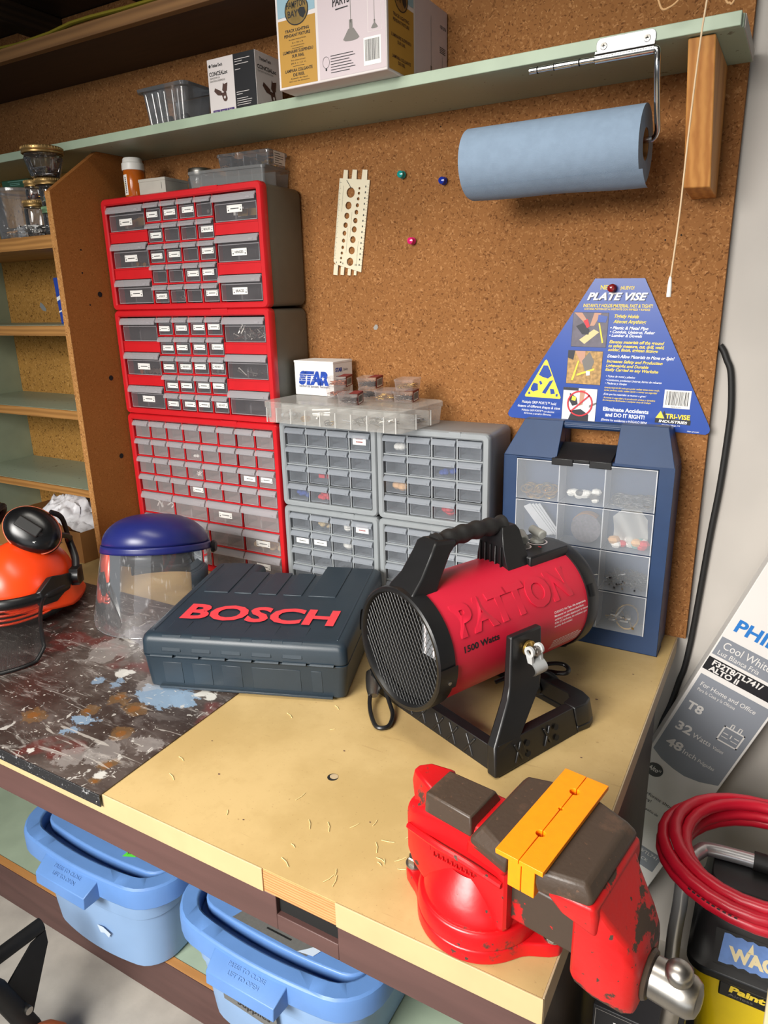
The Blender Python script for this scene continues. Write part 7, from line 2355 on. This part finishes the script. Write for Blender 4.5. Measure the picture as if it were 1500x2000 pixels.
# ------------------------------------------------------------ blue storage totes on the lower shelf
MT['tote_blue'] = M('tote_blue_body', (132, 162, 200), 0.45, var=0.04, scale=8, bump=0.04, bscale=300)
MT['tote_lid'] = M('tote_blue_lid', (94, 134, 192), 0.42, var=0.05, scale=14, bump=0.05, bscale=400)
MT['tape_grey'] = M('grey_duct_tape', (112, 112, 110), 0.45, 0.2, var=0.06, scale=200)
MT['tag_green'] = M('green_sticker', (92, 214, 66), 0.5)
MT['residue'] = M('paper_residue', (190, 204, 220), 0.8)
ZS = -0.7018


def rline(w, d, r):
    """rounded outline with extra points along the front"""
    p = rrect(-w, w, -d, d, r, 6)
    out = []
    for i, a in enumerate(p):
        b = p[(i + 1) % len(p)]
        out.append(a)
        if abs(a[1] + d) < 1e-6 and abs(b[1] + d) < 1e-6 and abs(b[0] - a[0]) > 0.1:
            out += [(a[0] + (b[0] - a[0]) * k / 10, a[1]) for k in range(1, 10)]
    return out


def tote(label, cx_, marks):
    t = thing('storage_tote', label, 'storage tote', (cx_, -0.405, ZS), (0, 0, 0), 'blue storage totes')
    hw, hd, hh = 0.235, 0.325, 0.255
    m = mb('tote_blue')
    def rr(w, d, r, z):
        return [(x, y - (0.022 * (1 - (x / w) ** 2) if y < -d + r * 1.2 and abs(x) < w else 0.0), z_) for x, y, z_ in ring(rline(w, d, r), z)]
    loft(m, [rr(0.170, 0.288, 0.05, 0.0008), rr(0.178, 0.296, 0.055, 0.006), rr(0.192, 0.305, 0.058, 0.150), rr(0.196, 0.308, 0.058, 0.152), rr(0.206, 0.312, 0.06, 0.226)], True, False)
    for x in (-0.105, 0.075):
        m.hexa([(x, -0.300, 0.012), (x + 0.006, -0.300, 0.012), (x + 0.006, -0.29, 0.012), (x, -0.29, 0.012)], [(x, -0.3145, 0.215), (x + 0.006, -0.3145, 0.215), (x + 0.006, -0.30, 0.215), (x, -0.30, 0.215)])
    bd = m.build('body', t, bevel=0.001)
    if marks == 1:
        r_ = mb('residue')
        e = Vector((0, -0.07, 1)).normalized()
        r_.poly((0, -0.3285, 0.12), X, e, [(-0.122, 0.03), (-0.095, 0.035), (-0.098, 0.01), (-0.108, -0.005), (-0.112, 0.012), (-0.122, 0.008)], 0.0012)
        r_.build('sticker_residue', bd, label='torn pale sticker remains near the handle')
        r_ = mb('residue')
        r_.poly((0, -0.3245, 0.08), X, e, [(0.030, 0.010), (0.050, 0.014), (0.072, 0.004), (0.062, -0.012), (0.05, -0.004), (0.036, -0.010)], 0.0012)
        r_.build('sticker_residue', bd, label='torn pale sticker remains')
    else:
        r_ = mb('tape_grey').poly((0, -0.3335, 0.13), X, Vector((0, -0.07, 1)).normalized(), [(-0.085, -0.02), (0.045, -0.03), (0.045, 0.035), (-0.085, 0.04)], 0.0014)
        r_.mat('ink').text('Supplies', (0, -0.3335, 0.13), X, Vector((0, -0.07, 1)).normalized(), -0.050, -0.012, 0.018, 0.08, 'L', lift=0.0018, shear=0.2, bold=0.012)
        r_.build('tape_label', bd)
    m = mb('tote_lid')
    prof = [(0.0, 0.0, 0.212, 0.06), (0.001, 0.001, 0.215, 0.06)]
    rings = []
    for dx_, z, r in ((-0.004, 0.206, 0.075), (0.0, 0.207, 0.078), (0.0, 0.243, 0.078), (-0.002, 0.2520, 0.077), (-0.006, 0.2555, 0.074), (-0.031, 0.2555, 0.056), (-0.035, 0.2520, 0.052), (-0.0365, 0.222, 0.050)):
        rings.append(rr(hw + dx_, hd + dx_, r, z))
    loft(m, rings, False, False)
    # inner panel, sloping up towards the back, groove left along the front
    pn = [(p_[0], p_[1]) for p_ in rr(hw - 0.0370, hd - 0.0370, 0.050, 0)]
    m.add([(x, y, 0.2225) for x, y in pn], [tuple(range(len(pn)))])
    pw, pd = hw - 0.041, hd - 0.040
    po = [(x, y - (0.015 * (1 - (x / pw) ** 2) if y < -pd + 0.05 and abs(x) < pw else 0.0) + (0.014 if y < 0 else 0.0)) for x, y in rline(pw, pd, 0.040)]
    loft(m, [ring(po, 0.2226), ring(po, 0.2440), ring([(x * 0.985, y * 0.99) for x, y in po], 0.2470)], False, True)
    # front grip tab
    loft(m, [[(-0.082, -hd - 0.004, 0.250), (0.082, -hd - 0.004, 0.250), (0.082, -hd - 0.004, 0.208), (-0.082, -hd - 0.004, 0.208)],
             [(-0.084, -hd - 0.018, 0.247), (0.084, -hd - 0.018, 0.247), (0.084, -hd - 0.020, 0.204), (-0.084, -hd - 0.020, 0.204)],
             [(-0.078, -hd - 0.052, 0.227), (0.078, -hd - 0.052, 0.227), (0.078, -hd - 0.054, 0.200), (-0.078, -hd - 0.054, 0.200)]][::-1])
    ld = m.build('lid', t, bevel=0.0015, seg=2)
    tabx = Vector((0, -0.034, -0.020)).normalized()
    tn = mb('tote_lid').text('PRESS TO CLOSE', (0, -hd - 0.034, 0.2382), X, -tabx, 0, 0.004, 0.0068, 0.085, 'C', lift=0.0008, bold=0.02)
    tn.text('LIFT TO OPEN', (0, -hd - 0.034, 0.2382), X, -tabx, 0, -0.009, 0.0068, 0.07, 'C', lift=0.0008, bold=0.02)
    tn.build('embossed_lettering', ld)
    for x in (-0.058, 0.058):
        mb('tote_lid').box(x - 0.008, x + 0.008, -hd - 0.030, -hd + 0.012, 0.190, 0.203).build('tab_rib', ld, bevel=0.002)
    if marks == 1:
        s_ = mb('tag_green').poly((0, 0, 0.2474), X, Y, [(0.074, -0.270), (0.102, -0.258), (0.104, -0.234), (0.074, -0.250)], 0.0006)
        s_.mat('ink').text('5219', (0, 0, 0.2474), X, Y, 0.079, -0.261, 0.007, 0.018, 'L', lift=0.0010, rot=0.5).text('PLD', (0, 0, 0.2474), X, Y, 0.078, -0.251, 0.006, 0.014, 'L', lift=0.0010, rot=0.5)
        s_.build('price_sticker', ld, label='bright green sticker')
    else:
        s_ = mb('tape_grey').poly((0, 0, 0.2474), X, Y, [(-0.100, -0.276), (0.078, -0.278), (0.096, -0.238), (-0.072, -0.207)], 0.0006)
        s_.mat('ink').text('Plumbing', (0, 0, 0.2474), X, Y, -0.062, -0.252, 0.022, 0.142, 'L', lift=0.0012, shear=0.1, bold=0.02)
        s_.rect((0, 0, 0.2474), X, Y, -0.024, 0.034, -0.2655, -0.2620, 0.0012)
        s_.mat('residue').poly((0, 0, 0.2474), X, Y, [(0.058, -0.278), (0.090, -0.273), (0.102, -0.246), (0.090, -0.245), (0.074, -0.263)], 0.0016)
        s_.build('tape_label', ld)
    return t


tote('blue plastic storage tote with a green sticker on its lid, left under the bench', 0.338, 1)
tote('blue plastic storage tote with hand lettered grey tape on its lid, under the bench', 0.832, 2)

# ------------------------------------------------------------ black steel frame low at the left
MT['black_paint'] = M('black_painted_steel', (20, 20, 21), 0.6, spec=0.3, var=0.15, scale=30)
FX = Vector((0.335, -0.838, -0.538))
t = thing('tool_stand', 'black tubular steel stand with an orange part, low at the left front', 'stand', (0.335, -0.838, ZF + 0.0006))
def fr(x, y, z):
    return (x - FX.x, y - FX.y, z - (ZF + 0.0006))
m = mb('black_paint').tube([fr(0.312, -1.012, -0.540), fr(0.329, -0.828, -0.540)], 0.0150, 24)
m.build('cross_tube', t, bevel=0.001)
m = mb('black_paint')
pl = [(-0.829, -0.548), (-0.829, -0.580), (-0.892, -0.722), (-0.926, -0.640), (-0.922, -0.598), (-0.862, -0.552)]
loft(m, [[fr(0.338, y, z) for y, z in pl], [fr(0.342, y, z) for y, z in pl]])
m.build('gusset_plate', t)
m = mb('black_paint').tube([fr(0.338, -1.020, -0.455), fr(0.340, -0.944, -0.590), fr(0.342, -0.898, -0.740)], 0.0200, 20)
m.mat('steel').cyl(fr(0.345, -0.905, -0.672), fr(0.366, -0.905, -0.672), 0.008, n=14)
m.build('side_tube', t)
m = mb(M('orange_paint', (220, 108, 48), 0.5)).tube([fr(0.360, -0.915, -0.735), fr(0.368, -0.880, -0.760), fr(0.372, -0.855, -0.785)], [0.020, 0.024, 0.018], 18)
m.build('orange_part', t, label='orange painted part')
mb('black_paint').cyl(fr(0.343, -0.897, -0.735), fr(0.346, -0.880, ZF + 0.0008), 0.018, n=16).build('foot', t)
mb('black_paint').cyl(fr(0.312, -1.012, -0.540), fr(0.300, -1.060, ZF + 0.0008), 0.014, n=16).build('leg', t)
mb('black_paint').cyl(fr(0.338, -1.020, -0.455), fr(0.330, -1.150, ZF + 0.0008), 0.016, n=16).build('leg', t)

# ------------------------------------------------------------ things beside the bench at the right
# lamp tube carton leaning in the corner
MT['carton_grey'] = M('grey_carton_print', (124, 128, 136), 0.6)
MT['carton_white'] = M('white_carton', (212, 208, 204), 0.6, var=0.02, scale=6)
MT['brand_blue'] = M('brand_blue_print', (28, 110, 184), 0.6)

t = thing('lamp_tube_carton', 'tall white and grey fluorescent tube carton leaning in the corner right of the bench', 'carton', (1.3918, -0.060, -0.224), (0, math.radians(20.6), 0))
PW, PD, V0, V1 = 0.1518, 0.062, -0.578, 0.66
mb('carton_white').box(0, PW, 0, PD, V0, V1).build('carton', t, bevel=0.0015)
k_ = 0.9725
O_ = (0, 0, 0)
m = mb('brand_blue').text('PHILIPS', O_, X, Z, 0.0135, 0.315, 0.026, 0.128, 'L', bold=0.03, lift=0.0006)
m.mat('carton_grey').rect(O_, X, Z, 0.003, PW - 0.004, 0.250, 0.293, 0.0005)
m.mat('carton_white').text('Cool White', O_, X, Z, 0.0135, 0.270, 0.0165, 0.092, 'L', lift=0.0009).text('Luz Blanca Fr\u00eda', O_, X, Z, 0.0115, 0.2545, 0.0105, 0.080, 'L', lift=0.0009)
m.mat('black_card').rect(O_, X, Z, 0.002, PW - 0.004, 0.212, 0.243, 0.0005)
m.mat('carton_white').text('F32T8/TL741/', O_, X, Z, 0.0135, 0.2285, 0.0115, 0.098, 'L', lift=0.0009, bold=0.035).text('ALTO II', O_, X, Z, 0.0130, 0.2145, 0.0110, 0.058, 'L', lift=0.0009, bold=0.035)
gp_ = [(0.006, 0.200), (0.006, -0.014), (0.03, -0.027), (0.06, -0.034), (0.085, -0.036), (0.115, -0.029), (0.147, -0.013), (0.147, 0.200)]
m.mat('carton_grey').poly(O_, X, Z, gp_, 0.0005)
m.mat('carton_white')
m.text('For Home and Office', O_, X, Z, 0.0160, 0.1745, 0.0100, 0.110, 'L', lift=0.0009).text('Para la Casa y la Oficina', O_, X, Z, 0.0160, 0.1620, 0.0070, 0.076, 'L', lift=0.0009)
m.text('T8', O_, X, Z, 0.0150, 0.1140, 0.0185, 0.032, 'L', lift=0.0009, bold=0.03)
m.text('32', O_, X, Z, 0.0190, 0.0585, 0.0195, 0.032, 'L', lift=0.0009, bold=0.03).text('Watts', O_, X, Z, 0.055, 0.0585, 0.0120, 0.038, 'L', lift=0.0009).text('Vatios', O_, X, Z, 0.098, 0.0585, 0.0080, 0.022, 'L', lift=0.0009)
m.text('48', O_, X, Z, 0.0195, 0.0120, 0.0195, 0.034, 'L', lift=0.0009, bold=0.03).text('Inch', O_, X, Z, 0.057, 0.0120, 0.0120, 0.028, 'L', lift=0.0009).text('Pulgadas', O_, X, Z, 0.090, 0.0120, 0.0080, 0.034, 'L', lift=0.0009)
# briefcase sign
for (u0, u1, v0, v1) in ((0.094, 0.136, 0.083, 0.086), (0.094, 0.136, 0.118, 0.121), (0.094, 0.097, 0.083, 0.121), (0.133, 0.136, 0.083, 0.121), (0.104, 0.106, 0.121, 0.131), (0.109, 0.111, 0.121, 0.131), (0.104, 0.111, 0.130, 0.132), (0.119, 0.121, 0.121, 0.131), (0.124, 0.126, 0.121, 0.131), (0.119, 0.126, 0.130, 0.132), (0.099, 0.109, 0.104, 0.106), (0.121, 0.131, 0.104, 0.106), (0.114, 0.116, 0.099, 0.108), (0.099, 0.112, 0.095, 0.0965), (0.118, 0.131, 0.095, 0.0965)):
    m.rect(O_, X, Z, u0, u1, v0, v1, 0.0009)
m.mat('black_card').disc(O_, X, Z, 0.0315, -0.061, 0.0175, lift=0.0006)
m.mat('carton_white').text('Alto', O_, X, Z, 0.017, -0.065, 0.011, 0.022, 'L', lift=0.0009, bold=0.02, shear=0.2).text('II', O_, X, Z, 0.040, -0.060, 0.006, 0.004, 'L', lift=0.0009)
m.mat('ink').text('Outperforms shop lights', O_, X, Z, 0.012, -0.128, 0.0085, 0.118, 'L', lift=0.0006).text('for years!', O_, X, Z, 0.012, -0.143, 0.0085, 0.048, 'L', lift=0.0006).text('Mejor desempe\u00f1o de', O_, X, Z, 0.012, -0.165, 0.0065, 0.075, 'L', lift=0.0006).text('por a\u00f1os', O_, X, Z, 0.012, -0.176, 0.0065, 0.035, 'L', lift=0.0006)
m.mat('carton_grey').rect(O_, X, Z, 0.010, 0.141, -0.305, -0.255, 0.0005)
m.mat('carton_white').text('F32T8/TL741', O_, X, Z, 0.070, -0.270, 0.009, 0.064, 'L', lift=0.0009).text('10 PACK', O_, X, Z, 0.080, -0.288, 0.008, 0.040, 'L', lift=0.0009)
m.mat('black_card')
for i, (u, v) in enumerate(((0.072, -0.340), (0.100, -0.340), (0.072, -0.368), (0.100, -0.368), (0.128, -0.340), (0.128, -0.368))):
    m.poly(O_, X, Z, [(u - 0.010, v), (u, v - 0.009), (u + 0.010, v), (u, v + 0.009)], 0.0006)
m.build('print', t)

# paint sprayer with tubular handle, and the red hose over it
MT['yellow_plastic'] = M('yellow_plastic', (246, 212, 8), 0.35, var=0.02)
MT['sticker_blue'] = M('sticker_blue', (108, 144, 206), 0.4, var=0.12, scale=40)
MT['cream_print'] = M('cream_print', (236, 220, 172), 0.5)
t = thing('paint_sprayer', 'black and yellow paint sprayer on the floor with a blue sticker on its front', 'paint sprayer', (1.62, -0.41, ZF + 0.0006))
def q(x, y, z):
    return (x - 1.62, y + 0.41, z - (ZF + 0.0006))
def rq(x0, x1, y0, y1, r, z):
    return [q(a, b_, z) for a, b_ in rrect(x0, x1, y0, y1, r, 5)]
m = mb('yellow_plastic')
loft(m, [rq(1.548, 1.735, -0.470, -0.300, 0.04, -0.56), rq(1.540, 1.740, -0.482, -0.290, 0.035, -0.42), rq(1.532, 1.745, -0.494, -0.285, 0.03, -0.345), rq(1.530, 1.745, -0.497, -0.285, 0.028, -0.322)])
m.build('tank', t, bevel=0.002)
m = mb('black')
loft(m, [rq(1.526, 1.750, -0.502, -0.280, 0.026, -0.3215), rq(1.521, 1.754, -0.508, -0.276, 0.028, -0.314), rq(1.521, 1.754, -0.508, -0.276, 0.028, -0.303), rq(1.526, 1.750, -0.500, -0.280, 0.028, -0.296), rq(1.529, 1.748, -0.458, -0.285, 0.03, -0.262), rq(1.534, 1.744, -0.430, -0.300, 0.03, -0.245), rq(1.540, 1.740, -0.410, -0.310, 0.03, -0.226)])
m.box(*[v for pr in zip(q(1.572, -0.500, -0.350), q(1.72, -0.49, -0.3225)) for v in pr])
hs = m.build('housing', t, bevel=0.002)
ps0, ps1 = Vector(q(1.558, -0.499, -0.2945)), Vector(q(1.558, -0.4585, -0.2612))
ey_ = (ps1 - ps0).normalized()
m = mb('black_matte').rect(tuple(ps0), X, ey_, 0.0, 0.150, 0.001, 0.050, 0.0012)
m.mat('sticker_blue').poly(tuple(ps0), X, ey_, [(0.008, 0.004)] + [(0.02 + 0.128 * i / 16, 0.004 + 0.0025 * (i % 2)) for i in range(17)] + [(0.148, 0.047)] + [(0.148 - 0.128 * i / 16, 0.047 - 0.0025 * (i % 2)) for i in range(17)] + [(0.012, 0.046)], 0.0016)
m.mat('cream_print').text('WAGNER', tuple(ps0), X, ey_, 0.020, 0.013, 0.0165, 0.118, 'L', bold=0.055, lift=0.0020, shear=-0.1)
m.poly(tuple(ps0), X, ey_, [(0.0455, 0.0290), (0.0545, 0.0290), (0.0520, 0.0440)], 0.0020)
m.build('sticker', hs, label='blue sticker with cream lettering')
pf0 = Vector(q(1.576, -0.5002, -0.346))
m = mb('yellow_ink').text('Paint', tuple(pf0), X, Z, 0.010, 0.010, 0.011, 0.050, 'L', bold=0.05, lift=0.0006, shear=0.1)
m.mat('lamp_grey').text('Airless', tuple(pf0), X, Z, 0.010, 0.002, 0.005, 0.034, 'L', lift=0.0006)
m.build('lettering', hs)
MT['alu'] = M('aluminium_tube', (214, 214, 216), 0.3, 0.7)
m = mb('alu')
hd = [(1.500, -0.420, -0.79), (1.4985, -0.420, -0.55), (1.4972, -0.420, -0.40), (1.4972, -0.420, -0.345), (1.4995, -0.414, -0.29), (1.4998, -0.410, -0.245), (1.503, -0.392, -0.222), (1.516, -0.362, -0.216), (1.540, -0.346, -0.216), (1.66, -0.338, -0.216), (1.73, -0.338, -0.216)]
m.tube(crom([q(*p_) for p_ in hd], 5), 0.0118, 16)
m.build('handle_tube', t, label='bright steel tube handle')
mb('black_matte').cyl(q(1.598, -0.3395, -0.216), q(1.70, -0.338, -0.216), 0.0155, n=18).build('handle_grip', t)
m = mb('black').box(*[v for pr in zip(q(1.475, -0.44, ZF + 0.0008), q(1.75, -0.28, -0.5605)) for v in pr])
m.build('base', t, bevel=0.006)

MT['hose_red'] = M('red_rubber_hose', (196, 22, 46), 0.33, var=0.05, scale=12)
hp = []
rnd = random.Random(4)
loops = [(0.000, -0.192, 0.146, 0.132), (0.002, -0.174, 0.150, 0.136), (-0.002, -0.158, 0.143, 0.130), (0.012, -0.150, 0.126, 0.114), (0.014, -0.172, 0.124, 0.112), (0.010, -0.192, 0.128, 0.116)]
for k, (ox, z, rx, ry) in enumerate(loops):
    for i in range(28):
        f_ = i / 28
        nx = loops[min(k + 1, len(loops) - 1)]
        ii = [a * (1 - f_) + b_ * f_ for a, b_ in zip((ox, z, rx, ry), nx)]
        a = 2 * PI * f_
        hp.append((1.606 + ii[0] + ii[2] * math.cos(a), -0.388 + ii[3] * math.sin(a) * 0.98, ii[1] + 0.006 * math.sin(a + 1.0) + 0.004 * math.sin(2 * a + k)))
t = thing('air_hose', 'coil of red rubber hose hung over the steel handle of the paint sprayer', 'hose', (1.606, -0.388, -0.205))
m = mb('hose_red').tube([(p_[0] - 1.606, p_[1] + 0.388, p_[2] + 0.205) for p_ in hp], 0.0098, 14)
ho = m.build('hose', t)
m = mb('ink')
for k in range(10):
    a = -2.2 + k * 0.05
    for j, (zz, rx, ry) in enumerate(((-0.174 + 0.205, 0.150, 0.136),)):
        m.cyl(((rx + 0.0085) * math.cos(a), (ry + 0.0085) * math.sin(a), zz + 0.0050), ((rx + 0.0085) * math.cos(a + 0.028), (ry + 0.0085) * math.sin(a + 0.028), zz + 0.0050), 0.0012, n=6)
m.build('printed_text', ho)

# black carton on the floor just under the vise screw
t = thing('black_carton', 'black printed carton standing below the vise screw beside the bench end', 'carton', (1.432, -0.752, ZF + 0.0006))
mb('black_card').box(0, 0.105, 0, 0.10, 0, 0.643).build('carton', t, bevel=0.001)
m = mb('lamp_grey')
for (u0, u1, v0, v1) in ((0.003, 0.102, 0.638, 0.6388), (0.003, 0.0038, 0.05, 0.638)):
    m.rect((0, 0, 0), X, Z, u0, u1, v0, v1, 0.0004)
m.mat('paper').text('Turn your drill', (0, 0, 0), X, Z, 0.026, 0.6195, 0.0075, 0.062, 'L', lift=0.0005, bold=0.03)
m.mat('gold_print').text('POWERFUL', (0, 0, 0), X, Z, 0.026, 0.6085, 0.0075, 0.050, 'L', lift=0.0005, bold=0.03)
m.mat('paper').text('cleaner tool', (0, 0, 0), X, Z, 0.026, 0.5985, 0.0062, 0.045, 'L', lift=0.0005, bold=0.02)
m.build('print', t)

# corner of a cream table in the near right foreground
t = thing('cream_table', 'corner of a cream table top in the near right foreground', 'table', (1.66, -1.02, ZF + 0.0006))
MT['cream'] = M('cream_paint', (228, 214, 170), 0.5)
tz = 0.10 - ZF - 0.0006
mb('cream').hexa([(-0.075, -0.18, tz - 0.022), (0.24, -0.18, tz - 0.022), (0.24, 0.20, tz - 0.022), (-0.0515, 0.20, tz - 0.022)], [(-0.075, -0.18, tz), (0.24, -0.18, tz), (0.24, 0.20, tz), (-0.0515, 0.20, tz)]).build('table_top', t, bevel=0.002)
for x, y in ((0.19, -0.13), (0.20, 0.16), (0.10, -0.15), (0.10, 0.16)):
    mb('cream').box(x - 0.018, x + 0.018, y - 0.018, y + 0.018, 0, tz - 0.0225).build('leg', t)
